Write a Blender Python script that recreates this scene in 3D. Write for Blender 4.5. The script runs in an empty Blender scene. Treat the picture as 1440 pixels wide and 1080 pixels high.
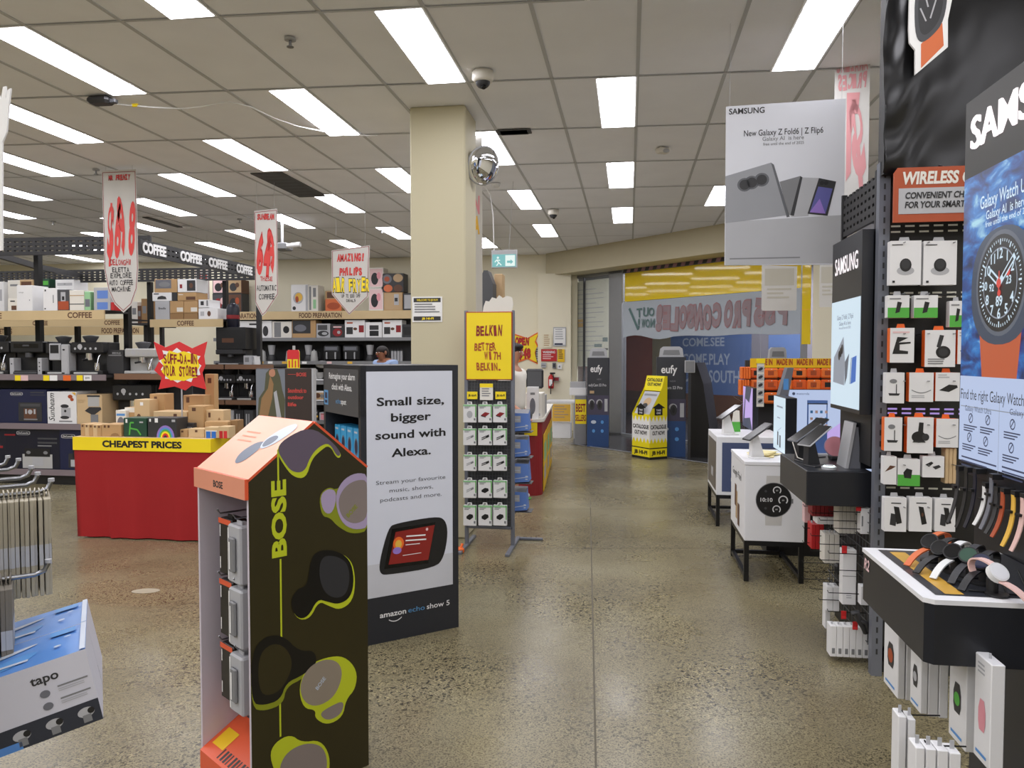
import bpy, math, random
from mathutils import Vector, Matrix

# ---------------------------------------------------------------- camera, world, exposure
C = bpy.context.scene.collection
SC = bpy.context.scene
EYE = 1.46
FPX = 1080.0
YAW = math.atan(165 / FPX)
PITCH = math.atan(40 / FPX)
cam_data = bpy.data.cameras.new('camera')
cam_data.sensor_width = 36.0
cam_data.lens = 36.0 * FPX / 1440
cam_data.clip_start = 0.05
cam = bpy.data.objects.new('camera', cam_data)
C.objects.link(cam)
cam.location = (0, 0, EYE)
cam.rotation_euler = (math.pi / 2 - PITCH, 0, YAW)
SC.camera = cam
world = bpy.data.worlds.new('world')
SC.world = world
world.use_nodes = True
world.node_tree.nodes['Background'].inputs[0].default_value = (0.55, 0.56, 0.6, 1)
world.node_tree.nodes['Background'].inputs[1].default_value = 0.25
SC.view_settings.view_transform = 'Standard'
SC.view_settings.look = 'None'
SC.view_settings.exposure = 0.0
SC.view_settings.gamma = 1.0
SC.view_settings.use_curve_mapping = False
LIGHT_POWER = 14.0       # radiance of the ceiling panels

# ---------------------------------------------------------------- measuring helpers (photo pixel -> point of the place)
_cy, _sy, _cp, _sp = math.cos(YAW), math.sin(YAW), math.cos(PITCH), math.sin(PITCH)
_fw = (-_sy * _cp, _cy * _cp, -_sp); _rt = (_cy, _sy, 0.0); _up = (-_sy * _sp, _cy * _sp, _cp)
def _ray(px, py):
    a = (px - 720) / FPX; b = (540 - py) / FPX
    return [_fw[i] + a * _rt[i] + b * _up[i] for i in range(3)]
def AZ(px, py, z):
    r = _ray(px, py); t = (z - EYE) / r[2]; return Vector((r[0] * t, r[1] * t, z))
def AY(px, py, y):
    r = _ray(px, py); t = y / r[1]; return Vector((r[0] * t, y, EYE + r[2] * t))
def AX(px, py, x):
    r = _ray(px, py); t = x / r[0]; return Vector((x, r[1] * t, EYE + r[2] * t))

# ---------------------------------------------------------------- materials
MATS = {}
def lin(c):
    return tuple(((v / 255.0) / 12.92 if v <= 10 else (((v / 255.0) + 0.055) / 1.055) ** 2.4) for v in c)
def M(name, rgb=None, rough=0.5, metal=0.0, emit=0.0, var=0.05, scale=6.0, trans=0.0, alpha=1.0, spec=0.5):
    if name in MATS: return MATS[name]
    m = bpy.data.materials.new(name); m.use_nodes = True
    nt = m.node_tree; b = nt.nodes['Principled BSDF']
    col = lin(rgb) + (1,)
    b.inputs['Base Color'].default_value = col
    b.inputs['Roughness'].default_value = rough
    b.inputs['Metallic'].default_value = metal
    b.inputs['Specular IOR Level'].default_value = spec
    if emit:
        b.inputs['Emission Color'].default_value = col
        b.inputs['Emission Strength'].default_value = emit
        b.inputs['Base Color'].default_value = (0.02, 0.02, 0.02, 1)
    elif var:
        tc = nt.nodes.new('ShaderNodeTexCoord'); nz = nt.nodes.new('ShaderNodeTexNoise'); mx = nt.nodes.new('ShaderNodeMix')
        mx.data_type = 'RGBA'
        nz.inputs['Scale'].default_value = scale; nz.inputs['Detail'].default_value = 2.0
        nt.links.new(tc.outputs['Object'], nz.inputs['Vector'])
        nt.links.new(nz.outputs['Fac'], mx.inputs['Factor'])
        mx.inputs['A'].default_value = tuple(min(1, v * (1 + var)) for v in col[:3]) + (1,)
        mx.inputs['B'].default_value = tuple(v * (1 - var) for v in col[:3]) + (1,)
        nt.links.new(mx.outputs['Result'], b.inputs['Base Color'])
    if trans: b.inputs['Transmission Weight'].default_value = trans
    if alpha < 1: b.inputs['Alpha'].default_value = alpha
    MATS[name] = m
    return m
def nodes_of(name, rgb, rough=0.5, **k):
    m = M(name, rgb, rough, var=0, **k); nt = m.node_tree
    return m, nt, nt.nodes['Principled BSDF'], nt.nodes, nt.links

for n, c, r in [
    ('black', (26, 26, 27), .45), ('blackgloss', (14, 14, 16), .18), ('charcoal', (48, 48, 50), .5), ('darkgrey', (70, 71, 74), .5),
    ('grey', (128, 129, 131), .5), ('lightgrey', (178, 179, 182), .5), ('white', (232, 232, 232), .45), ('offwhite', (226, 222, 212), .5),
    ('paper', (240, 240, 238), .6), ('ivory', (232, 224, 196), .6), ('yellow', (250, 222, 30), .45), ('deepyellow', (236, 190, 20), .45), ('red', (190, 28, 32), .5),
    ('brightred', (216, 44, 48), .5), ('darkred', (140, 28, 34), .55), ('orange', (236, 110, 40), .45), ('rust', (170, 74, 34), .5),
    ('kraft', (186, 150, 104), .7), ('kraftdark', (150, 116, 76), .7), ('kraftlight', (206, 178, 136), .7), ('brown', (96, 62, 42), .55),
    ('navy', (26, 32, 66), .4), ('navydark', (18, 20, 38), .4), ('blue', (40, 110, 200), .45), ('skyblue', (88, 150, 214), .45), ('boxblue', (98, 134, 206), .5),
    ('cyan', (54, 160, 214), .4), ('green', (84, 176, 66), .5), ('palegreen', (150, 200, 150), .5), ('darkgreen', (30, 70, 50), .5), ('pink', (226, 150, 160), .5),
    ('pinkpale', (232, 196, 196), .5), ('purple', (150, 120, 200), .45), ('lilac', (176, 160, 190), .35), ('tan', (190, 160, 120), .5),
    ('skin', (186, 132, 104), .5), ('skinbrown', (140, 92, 66), .5), ('hair', (26, 20, 18), .6), ('shirtblue', (150, 172, 210), .8), ('cloth_white', (226, 222, 212), .9),
    ('denim', (48, 56, 78), .8), ('wood', (196, 170, 124), .55), ('shelfbrown', (124, 92, 70), .5), ('salmon', (226, 150, 120), .45),
    ('bandorange', (214, 110, 60), .5), ('bandyellow', (232, 184, 70), .5), ('bandpink', (228, 190, 180), .5), ('bandwhite', (225, 225, 222), .5), ('bandgrey', (110, 112, 120), .5),
    ('stainless', (180, 180, 178), .3)]:
    M(n, c, r)
M('steel', (150, 152, 156), .3, metal=1.0); M('chrome', (215, 216, 220), .12, metal=1.0); M('uprightgrey', (118, 122, 132), .45, metal=.3)
M('mirrorglass', (235, 238, 245), .02, metal=1.0, var=0)
M('blackmetal', (22, 22, 23), .4, metal=.2)

# ---------------------------------------------------------------- mesh building
class FR:
    """A flat face of something: origin, right and up directions; the normal points at whoever looks at it."""
    def __init__(s, o, u, v):
        s.o = Vector(o); s.u = Vector(u).normalized(); v = Vector(v); s.n = s.u.cross(v).normalized(); s.v = s.n.cross(s.u)
    def p(s, u, v, n=0.0): return s.o + s.u * u + s.v * v + s.n * n
FRONT = ((1, 0, 0), (0, 0, 1)); LEFT = ((0, -1, 0), (0, 0, 1)); RIGHT = ((0, 1, 0), (0, 0, 1)); UP = ((1, 0, 0), (0, 1, 0)); BACK = ((-1, 0, 0), (0, 0, 1))
def fr(o, d): return FR(o, *d)
_TC = {}
def glyphs(s, bold, ext=0.0):
    k = (s, bold, ext)
    if k not in _TC:
        cu = bpy.data.curves.new('t', 'FONT'); cu.body = s; cu.size = 1; cu.offset = bold; cu.resolution_u = 3; cu.extrude = ext
        ob = bpy.data.objects.new('t', cu)
        me = bpy.data.meshes.new_from_object(ob)
        vs = [tuple(v.co) for v in me.vertices]; fs = [tuple(p.vertices) for p in me.polygons]
        bpy.data.objects.remove(ob); bpy.data.meshes.remove(me); bpy.data.curves.remove(cu)
        xs = [v[0] for v in vs] or [0, 1]
        _TC[k] = (vs, fs, min(xs), max(xs))
    return _TC[k]

class MB:
    def __init__(s, T=None): s.v = []; s.f = []; s.m = []; s.names = []; s.T = T; s.sm = []
    def mi(s, mat):
        if mat not in s.names: s.names.append(mat)
        return s.names.index(mat)
    def add(s, vs, fs, mat, smooth=False):
        b = len(s.v); T = s.T
        s.v += [tuple(T @ Vector(v)) if T else tuple(v) for v in vs]
        i = s.mi(mat)
        for f in fs: s.f.append(tuple(b + k for k in f)); s.m.append(i); s.sm.append(smooth)
        return s
    def box(s, a, b, mat, top=None, front=None):
        x0, x1 = sorted((a[0], b[0])); y0, y1 = sorted((a[1], b[1])); z0, z1 = sorted((a[2], b[2]))
        vs = [(x0, y0, z0), (x1, y0, z0), (x1, y1, z0), (x0, y1, z0), (x0, y0, z1), (x1, y0, z1), (x1, y1, z1), (x0, y1, z1)]
        fs = [(0, 3, 2, 1), (0, 1, 5, 4), (1, 2, 6, 5), (2, 3, 7, 6), (3, 0, 4, 7)]
        s.add(vs, fs, mat); s.add(vs, [(4, 5, 6, 7)], top or mat); return s
    def cbox(s, a, b, mat, c=.004):
        """a box with chamfered vertical and horizontal edges"""
        x0, x1 = sorted((a[0], b[0])); y0, y1 = sorted((a[1], b[1])); z0, z1 = sorted((a[2], b[2]))
        c = min(c, (x1 - x0) * .45, (y1 - y0) * .45, (z1 - z0) * .45)
        def ring(x0, x1, y0, y1, z, c): return [(x0 + c, y0, z), (x1 - c, y0, z), (x1, y0 + c, z), (x1, y1 - c, z), (x1 - c, y1, z), (x0 + c, y1, z), (x0, y1 - c, z), (x0, y0 + c, z)]
        rs = [ring(x0 + c, x1 - c, y0 + c, y1 - c, z0, c * .4), ring(x0, x1, y0, y1, z0 + c, c), ring(x0, x1, y0, y1, z1 - c, c), ring(x0 + c, x1 - c, y0 + c, y1 - c, z1, c * .4)]
        vs = sum(rs, []); fs = [tuple(range(7, -1, -1)), tuple(range(24, 32))]
        for k in range(3):
            for i in range(8):
                j = (i + 1) % 8; fs.append((k * 8 + i, k * 8 + j, k * 8 + 8 + j, k * 8 + 8 + i))
        return s.add(vs, fs, mat)
    def quad(s, a, b, c, d, mat): return s.add([a, b, c, d], [(0, 1, 2, 3)], mat)
    def prism(s, f, pts, t, mat, n0=0.0, side=None, back=None):
        """outline pts (u,v), counter-clockwise seen from the front; front at n0, back at n0-t"""
        k = len(pts); a = [f.p(u, v, n0) for u, v in pts]; b = [f.p(u, v, n0 - t) for u, v in pts]
        s.add(a + b, [tuple(range(k))], mat)
        s.add(a + b, [(i, k + i, k + (i + 1) % k, (i + 1) % k) for i in range(k)], side or mat)
        s.add(b, [tuple(range(k - 1, -1, -1))], back or side or mat); return s
    def flat(s, f, pts, mat, n=.001): return s.add([f.p(u, v, n) for u, v in pts], [tuple(range(len(pts)))], mat)
    def rect(s, f, u0, v0, u1, v1, mat, n=.001): return s.flat(f, [(u0, v0), (u1, v0), (u1, v1), (u0, v1)], mat, n)
    def ell(s, f, u, v, ru, rv, mat, n=.001, k=20, rot=0.0, a0=0, a1=2 * math.pi):
        P = []
        full = abs(a1 - a0) > 6.2
        for i in range(k if full else k + 1):
            t = a0 + (a1 - a0) * i / k; x, y = ru * math.cos(t), rv * math.sin(t)
            P.append((u + x * math.cos(rot) - y * math.sin(rot), v + x * math.sin(rot) + y * math.cos(rot)))
        return s.flat(f, P, mat, n)
    def ring(s, f, u, v, r0, r1, mat, n=.001, k=24, a0=0.0, a1=2 * math.pi):
        vs = []; fs = []
        for i in range(k + 1):
            t = a0 + (a1 - a0) * i / k
            vs += [f.p(u + r0 * math.cos(t), v + r0 * math.sin(t), n), f.p(u + r1 * math.cos(t), v + r1 * math.sin(t), n)]
            if i: fs.append((2 * i - 2, 2 * i - 1, 2 * i + 1, 2 * i))
        return s.add(vs, fs, mat)
    def line(s, f, u0, v0, u1, v1, w, mat, n=.001):
        d = Vector((u1 - u0, v1 - v0)); d = d.normalized() if d.length else Vector((1, 0)); q = Vector((-d.y, d.x)) * w / 2
        return s.flat(f, [(u0 - q.x, v0 - q.y), (u1 - q.x, v1 - q.y), (u1 + q.x, v1 + q.y), (u0 + q.x, v0 + q.y)], mat, n)
    def text(s, f, st, u, v, h, mat, w=None, al='c', n=.0015, bold=0.0, shear=0.0, mirror=False, ext=0.0, rot=0.0):
        vs, fs, x0, x1 = glyphs(st, bold, ext)
        sc = h / .72; sx = sc if w is None else w / max(1e-6, x1 - x0)
        W = (x1 - x0) * sx; off = {'l': 0, 'c': -W / 2, 'r': -W}[al]
        out = []
        for x, y, z in vs:
            a = (x - x0) * sx + off + shear * y * sc; b = y * sc
            if mirror: a = -a if al == 'c' else a
            if rot: a, b = a * math.cos(rot) - b * math.sin(rot), a * math.sin(rot) + b * math.cos(rot)
            out.append(f.p(u + a, v + b, n + (z + ext) * sc))
        if mirror: fs = [tuple(reversed(q)) for q in fs]
        return s.add(out, fs, mat)
    def brush(s, f, st, u, v, h, w, mat, edge=None, n=.0015, seed=1, bold=.03, mirror=False):
        """hand-painted lettering: each letter a little turned and shifted, optionally over a darker edge"""
        rn = random.Random(seed); k = len(st); cw = w / max(1, k)
        for i, ch in enumerate(st):
            if ch == ' ': continue
            x = u - w / 2 + cw * (i + .5); r = rn.uniform(-.1, .1); dv = rn.uniform(-.05, .05) * h; hh = h * rn.uniform(.94, 1.1)
            if mirror: x = 2 * u - x
            g_ = glyphs(ch, bold); nat = (g_[3] - g_[2]) * hh / .72; ww = min(cw * .88, nat * 1.15)
            if edge: s.text(f, ch, x, v + dv, hh, edge, w=ww * 1.12, n=n, bold=bold + .05, mirror=mirror, rot=r)
            s.text(f, ch, x, v + dv, hh, mat, w=ww, n=n + .0008, bold=bold, mirror=mirror, rot=r)
        return s
    def cyl(s, p0, p1, r0, mat, r1=None, n=12, caps=True, smooth=True):
        p0, p1 = Vector(p0), Vector(p1); r1 = r0 if r1 is None else r1; d = (p1 - p0).normalized()
        a = d.orthogonal().normalized(); b = d.cross(a); vs = []
        for p, r in ((p0, r0), (p1, r1)):
            for i in range(n):
                t = 2 * math.pi * i / n; vs.append(p + (a * math.cos(t) + b * math.sin(t)) * r)
        s.add(vs, [(i, (i + 1) % n, n + (i + 1) % n, n + i) for i in range(n)], mat, smooth)
        if caps: s.add(vs, [tuple(range(n - 1, -1, -1)), tuple(range(n, 2 * n))], mat)
        return s
    def tube(s, pts, r, mat, n=8, smooth=True):
        pts = [Vector(p) for p in pts]; vs = []; fs = []; prev = None
        for i, p in enumerate(pts):
            d = (pts[min(i + 1, len(pts) - 1)] - pts[max(i - 1, 0)]).normalized()
            a = (prev - d * prev.dot(d)) if prev is not None else d.orthogonal()
            if a.length < 1e-6: a = d.orthogonal()
            a.normalize(); prev = a; b = d.cross(a)
            for k in range(n):
                t = 2 * math.pi * k / n; vs.append(p + (a * math.cos(t) + b * math.sin(t)) * r)
        for i in range(len(pts) - 1):
            for k in range(n): fs.append((i * n + k, i * n + (k + 1) % n, (i + 1) * n + (k + 1) % n, (i + 1) * n + k))
        s.add(vs, fs, mat, smooth); L = len(pts) - 1
        return s.add(vs, [tuple(range(n - 1, -1, -1)), tuple(range(L * n, L * n + n))], mat)
    def lathe(s, prof, c, mat, n=20, axis=(0, 0, 1), smooth=True):
        ax = Vector(axis).normalized(); a = ax.orthogonal().normalized(); b = ax.cross(a); c = Vector(c); vs = []
        for r, z in prof:
            for i in range(n):
                t = 2 * math.pi * i / n; vs.append(c + ax * z + (a * math.cos(t) + b * math.sin(t)) * r)
        fs = []
        for k in range(len(prof) - 1):
            for i in range(n): fs.append((k * n + i, k * n + (i + 1) % n, k * n + n + (i + 1) % n, k * n + n + i))
        s.add(vs, fs, mat, smooth); K = (len(prof) - 1) * n
        return s.add(vs, [tuple(range(n - 1, -1, -1)), tuple(range(K, K + n))], mat)
    def ball(s, c, r, mat, n=14, m=9):
        r = (r, r, r) if not hasattr(r, '__len__') else r; vs = []; fs = []
        for j in range(m + 1):
            ph = math.pi * j / m
            for i in range(n):
                t = 2 * math.pi * i / n; vs.append((c[0] + r[0] * math.sin(ph) * math.cos(t), c[1] + r[1] * math.sin(ph) * math.sin(t), c[2] - r[2] * math.cos(ph)))
        for j in range(m):
            for i in range(n): fs.append((j * n + i, j * n + (i + 1) % n, j * n + n + (i + 1) % n, j * n + n + i))
        return s.add(vs, fs, mat, True)
    def build(s, name, parent=None, loc=(0, 0, 0), rz=0.0, label=None):
        me = bpy.data.meshes.new(name); me.from_pydata(s.v, [], s.f)
        for nme in s.names: me.materials.append(MATS[nme])
        me.polygons.foreach_set('material_index', s.m); me.polygons.foreach_set('use_smooth', s.sm)
        me.validate(); me.update()
        o = bpy.data.objects.new(name, me); C.objects.link(o)
        o.location = loc; o.rotation_euler = (0, 0, rz)
        if parent: o.parent = parent
        if label: o['label'] = label
        return o

def decals(mb, f, w, h, L, n0=.0008, step=.0005):
    """printed matter in fractions of a face w x h"""
    for k, d in enumerate(L):
        n = n0 + step * k; t = d[0]
        if t == 'r': mb.rect(f, d[1] * w, d[2] * h, d[3] * w, d[4] * h, d[5], n)
        elif t == 'e': mb.ell(f, d[1] * w, d[2] * h, d[3] * w, d[4] * h, d[5], n, rot=d[6] if len(d) > 6 else 0)
        elif t == 'p': mb.flat(f, [(a * w, b * h) for a, b in d[1]], d[2], n)
        elif t == 't': mb.text(f, d[1], d[2] * w, d[3] * h, d[4] * h, d[5], w=(d[6] * w if len(d) > 6 and d[6] else None), n=n, bold=d[7] if len(d) > 7 else 0.0)
        elif t == 'l': mb.line(f, d[1] * w, d[2] * h, d[3] * w, d[4] * h, d[5], d[6], n)
        elif t == 'txtlines':          # small print: u0, v_top, u1, count, pitch, mat
            rn = random.Random(k * 7 + int(d[2] * 100))
            for i in range(d[4]): mb.rect(f, d[1] * w, (d[2] - i * d[5]) * h, (d[1] + (d[3] - d[1]) * rn.uniform(.65, 1)) * w, (d[2] - i * d[5] + d[5] * .45) * h, d[6], n)

def tag(o, label, cat, group=None):
    o['label'] = label; o['category'] = cat
    if group: o['group'] = group
    return o
def thing(name, label, cat, loc=(0, 0, 0), rz=0.0, group=None):
    o = bpy.data.objects.new(name, None); o.empty_display_size = .05; C.objects.link(o)
    o.location = loc; o.rotation_euler = (0, 0, rz)
    return tag(o, label, cat, group)
def solo(mb, name, label, cat, loc=(0, 0, 0), rz=0.0, group=None): return tag(mb.build(name, None, loc, rz), label, cat, group)
def struct(mb, name, parent=None):
    o = mb.build(name, parent); o['kind'] = 'structure'; return o
def dup(root, loc=None, rz=None, label=None, group=None):
    r = root.copy(); C.objects.link(r)
    if loc is not None: r.location = loc
    if rz is not None: r.rotation_euler = (0, 0, rz)
    if label: r['label'] = label
    if group: r['group'] = group
    for ch in list(root.children):
        c = ch.copy(); C.objects.link(c); c.parent = r
        for g in list(ch.children):
            d = g.copy(); C.objects.link(d); d.parent = c
    return r
def carton(w, d, h, mat, decs=(), left=(), right=(), top=()):
    mb = MB(); mb.cbox((-w / 2, 0, 0), (w / 2, d, h), mat, .003)
    decals(mb, fr((-w / 2, 0, 0), FRONT), w, h, decs)
    decals(mb, fr((-w / 2, d, 0), LEFT), d, h, left); decals(mb, fr((w / 2, 0, 0), RIGHT), d, h, right); decals(mb, fr((-w / 2, 0, h), UP), w, d, top)
    return mb
def pbox(x0, y0, x1, y1, Y, d, mat, decs, name, label, cat='box', z=None, group=None, right=(), left=(), rz=0.0):
    """a carton whose front, at depth Y, spans the measured extents; z = what it stands on"""
    a = AY(x0, y1, Y); b = AY(x1, y0, Y); w = b.x - a.x; zb = a.z if z is None else z; h = b.z - zb
    return solo(carton(w, d, max(h, .02), mat, decs, right=right, left=left), name, label, cat, ((a.x + b.x) / 2, Y, zb), rz, group)
# ---------------------------------------------------------------- the setting
CEIL = 3.42
# floor: polished exposed-aggregate concrete
m, nt, b, N, L = nodes_of('concrete', (128, 122, 104), .28)
tc = N.new('ShaderNodeTexCoord')
def noise(scale, detail=3): 
    q = N.new('ShaderNodeTexNoise'); q.inputs['Scale'].default_value = scale; q.inputs['Detail'].default_value = detail; L.new(tc.outputs['Object'], q.inputs['Vector']); return q
def ramp(src, stops):
    q = N.new('ShaderNodeValToRGB'); e = q.color_ramp.elements
    while len(e) < len(stops): e.new(.5)
    for k, (p, c) in enumerate(stops): e[k].position = p; e[k].color = c if len(c) == 4 else lin(c) + (1,)
    L.new(src, q.inputs['Fac']); return q
big = ramp(noise(.9, 4).outputs['Fac'], [(.3, (112, 102, 76)), (.5, (133, 124, 96)), (.72, (150, 143, 117))])
vo = N.new('ShaderNodeTexVoronoi'); vo.inputs['Scale'].default_value = 95; L.new(tc.outputs['Object'], vo.inputs['Vector'])
sp = ramp(vo.outputs['Color'], [(.0, (.02, .02, .02, 1)), (.2, (.1, .095, .09, 1)), (.3, (.85, .85, .85, 1)), (.7, (1, 1, 1, 1)), (.9, (1.5, 1.48, 1.4, 1))])
fine = ramp(noise(140, 2).outputs['Fac'], [(.38, (.16, .15, .14, 1)), (.47, (.95, .95, .95, 1)), (.62, (1.15, 1.15, 1.1, 1))])
mask = ramp(noise(.8, 5).outputs['Fac'], [(.42, (.3, .3, .3, 1)), (.58, (1, 1, 1, 1))])
m1 = N.new('ShaderNodeMix'); m1.data_type = 'RGBA'; m1.blend_type = 'MULTIPLY'; L.new(mask.outputs['Color'], m1.inputs['Factor']); L.new(big.outputs['Color'], m1.inputs['A']); L.new(sp.outputs['Color'], m1.inputs['B'])
m2 = N.new('ShaderNodeMix'); m2.data_type = 'RGBA'; m2.blend_type = 'MULTIPLY'; m2.inputs['Factor'].default_value = .8; L.new(m1.outputs['Result'], m2.inputs['A']); L.new(fine.outputs['Color'], m2.inputs['B'])
L.new(m2.outputs['Result'], b.inputs['Base Color'])
rr = ramp(noise(1.3, 4).outputs['Fac'], [(.3, (.2, .2, .2, 1)), (.7, (.36, .36, .36, 1))]); L.new(rr.outputs['Color'], b.inputs['Roughness'])
M('joint', (92, 86, 72), .7); M('darktile', (52, 52, 54), .25, var=.1, scale=2); M('cream', (206, 198, 168), .6, var=.03, scale=1.5); M('creampillar', (200, 192, 162), .6, var=.03, scale=1.5); M('creamwall', (236, 229, 204), .6, var=.03, scale=1.5); M('creamdark', (196, 187, 158), .6, var=.03)
M('ceilingtile', (244, 245, 250), .85, var=.05, scale=3); M('teebar', (190, 191, 193), .6)
M('ventgrey', (84, 84, 84), .7); M('aluminium', (150, 152, 154), .4, metal=.6); M('filler', (168, 160, 140), .4)

mb = MB()
mb.quad((-15, -10, 0), (8, -10, 0), (8, 24, 0), (-15, 24, 0), 'concrete')
f = fr((0, 0, 0), UP)
for pts in [((650, 771), (1100, 771)), ((830, 700), (838, 1080)), ((690, 716), (1000, 716)), ((780, 660), (905, 640))]:
    a, c = AZ(*pts[0], 0), AZ(*pts[1], 0); mb.line(f, a.x, a.y, c.x, c.y, .008, 'joint', .0006)
q = AZ(205, 831, 0); mb.ell(f, q.x, q.y, .085, .05, 'filler', .0008, rot=.2)
struct(mb, 'floor')
# darker tiled threshold in front of the shopfront
T0, T1 = Vector((-0.95, 12.62)), Vector((4.0, 7.68))
mb = MB(); mb.flat(f, [(T0.x, T0.y), (T1.x, T1.y), (8, 7.7), (8, 24), (-.95, 24)], 'darktile', .004)
mb.line(f, T0.x, T0.y, T1.x, T1.y, .03, 'lightgrey', .008)
struct(mb, 'floor_threshold')

# ceiling with its tee-bar grid (rows run very slightly askew, as in the place)
SKEW = .05
mb = MB(); mb.quad((-15, 24, CEIL), (8, 24, CEIL), (8, -10, CEIL), (-15, -10, CEIL), 'ceilingtile')
fc = FR((0, 0, CEIL), (1, 0, 0), (0, -1, 0))   # faces down
for k in range(-24, 13):
    x = .045 + .6 * k
    mb.box((x - .012, -10, CEIL - .006), (x + .012, 17, CEIL), 'teebar')
for k in range(-12, 14):
    y = 5.52 + 1.2 * k
    a = (-15, y - 15 * SKEW); c = (5, y + 5 * SKEW)
    for n, w in ((.0066, .022),): mb.add([(a[0], a[1] - w / 2, CEIL - n), (a[0], a[1] + w / 2, CEIL - n), (c[0], c[1] + w / 2, CEIL - n), (c[0], c[1] - w / 2, CEIL - n)], [(0, 1, 2, 3)], 'teebar')
struct(mb, 'ceiling')
# walls
def wallbox(name, a, c, mat='creamwall'): mb = MB(); mb.box(a, c, mat); return struct(mb, name)
wallbox('wall_back', (-15, 14.9, 0), (-1.0, 15.1, CEIL))
wallbox('wall_left', (-15.1, -10, 0), (-15, 15, CEIL))
wallbox('wall_near', (-15, -10.1, 0), (8, -10, CEIL))
wallbox('wall_right', (5.0, -10, 0), (5.2, 8.0, CEIL))
# pilaster beside the shopfront
a = AY(757, 500, 14.7); c = AY(803, 500, 14.7)
wallbox('wall_pilaster', (a.x, 14.62, 0), (c.x, 14.9, 3.02))

# shopfront on the diagonal: frame of reference along it
S0 = Vector((-1.0, 14.92, 0)); SD = Vector((1, -1, 0)).normalized(); SN = Vector((-1, -1, 0)).normalized()
def on_front(px, py, back=0.0):
    r = _ray(px, py); o = S0 - SN * back; k = (o.x * SN.x + o.y * SN.y + 0) / (r[0] * SN.x + r[1] * SN.y)
    p = Vector((r[0] * k, r[1] * k, EYE + r[2] * k)); return (p - o).dot(SD), p.z
FS = FR(S0, SD, (0, 0, 1))
def bar(mb, u0, v0, u1, v1, n0, n1, mat):
    mb.prism(FS, [(u0, v0), (u1, v0), (u1, v1), (u0, v1)], n1 - n0, mat, n1)
LEN = 5.6
mb = MB(); bar(mb, -.35, 3.0, LEN, CEIL, -.1, .5, 'creamdark'); struct(mb, 'bulkhead_front')
e0 = on_front(875, 500)[0]; e1 = on_front(1128, 500)[0]; eL = on_front(803, 500)[0]; eM = on_front(857, 500)[0]
mb = MB(); bar(mb, eM, 0, e0, 3.0, -.1, .02, 'aluminium'); bar(mb, eL - .05, 0, eL + .03, 3.0, -.1, .02, 'darkgrey')
bar(mb, eL, 2.95, LEN, 3.0, -.1, .02, 'aluminium'); bar(mb, e1 - .02, 0, e1 + .03, 3.0, -.08, .02, 'aluminium'); bar(mb, eL, 0, LEN, .05, -.08, .02, 'aluminium')
eV = on_front(820, 500)[0]; bar(mb, eV - .008, .05, eV + .008, 2.95, -.05, 0, 'darkgrey')
struct(mb, 'window_frame')
M('glass', (225, 232, 235), .03, alpha=.16, var=0); M('glassdark', (70, 78, 84), .03, alpha=.22, var=0)
mb = MB(); bar(mb, e0, .05, e1, 3.0, -.05, -.04, 'glassdark'); struct(mb, 'window_1')
mb = MB(); bar(mb, eL, .05, eM, 2.95, -.05, -.04, 'glass'); struct(mb, 'window_2')
# right pier beyond the glass
mb = MB(); eY = on_front(1142, 500)[0]; bar(mb, eY, 0, LEN, 3.0, -.1, .0, 'creamwall'); struct(mb, 'wall_pier')
# hoarding across the mall corridor
M('hoardblue', (84, 108, 158), .6); M('hoardblue2', (104, 132, 188), .6); M('hoardgrey', (132, 130, 140), .6); M('hoardred', (150, 70, 56), .6); M('hoardtan', (150, 140, 110), .6); M('hoardtext', (168, 180, 200), .6)
mb = MB(); FH = FR(S0 - SN * 4.2, SD, (0, 0, 1))
mb.prism(FH, [(-6, 0), (9, 0), (9, 3.4), (-6, 3.4)], .1, 'hoardgrey', 0)
def hp(px, py):
    r = _ray(px, py); o = FH.o; k = (o.x * SN.x + o.y * SN.y) / (r[0] * SN.x + r[1] * SN.y)
    p = Vector((r[0] * k, r[1] * k, EYE + r[2] * k)); return (p - o).dot(SD), p.z
def hq(x0, y0, x1, y1, mat, n): 
    a, c = hp(x0, y1), hp(x1, y0); mb.rect(FH, a[0], a[1], c[0], c[1], mat, n)
hq(943, 470, 1057, 562, 'hoardblue', .002); hq(1080, 470, 1128, 545, 'hoardblue2', .002); hq(1057, 470, 1080, 560, 'hoardgrey', .002)
u, v = hp(875, 545); mb.ell(FH, u - .4, v - .3, 2.2, 2.1, 'hoardred', .002, k=40); hq(917, 470, 943, 562, 'hoardtan', .003)
hq(860, 562, 1140, 640, 'brown', .0035)
for s, x0, x1, yb, yt in [('COME.SEE', 960, 1019, 487, 474), ('COME.PLAY', 960, 1027, 512, 497), ('COME.SOUTH', 960, 1040, 536, 521)]:
    a, c = hp(x0, yb), hp(x1, yt); mb.text(FH, s, a[0], a[1], c[1] - a[1], 'hoardtext', w=c[0] - a[0], al='l', n=.006, bold=.02)
struct(mb, 'wall_mall')
mb = MB(); mb.quad((-3, 24, 3.3), (12, 24, 3.3), (12, 8, 3.3), (2.2, 11.9, 3.3), 'lightgrey'); struct(mb, 'ceiling_mall')

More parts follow.
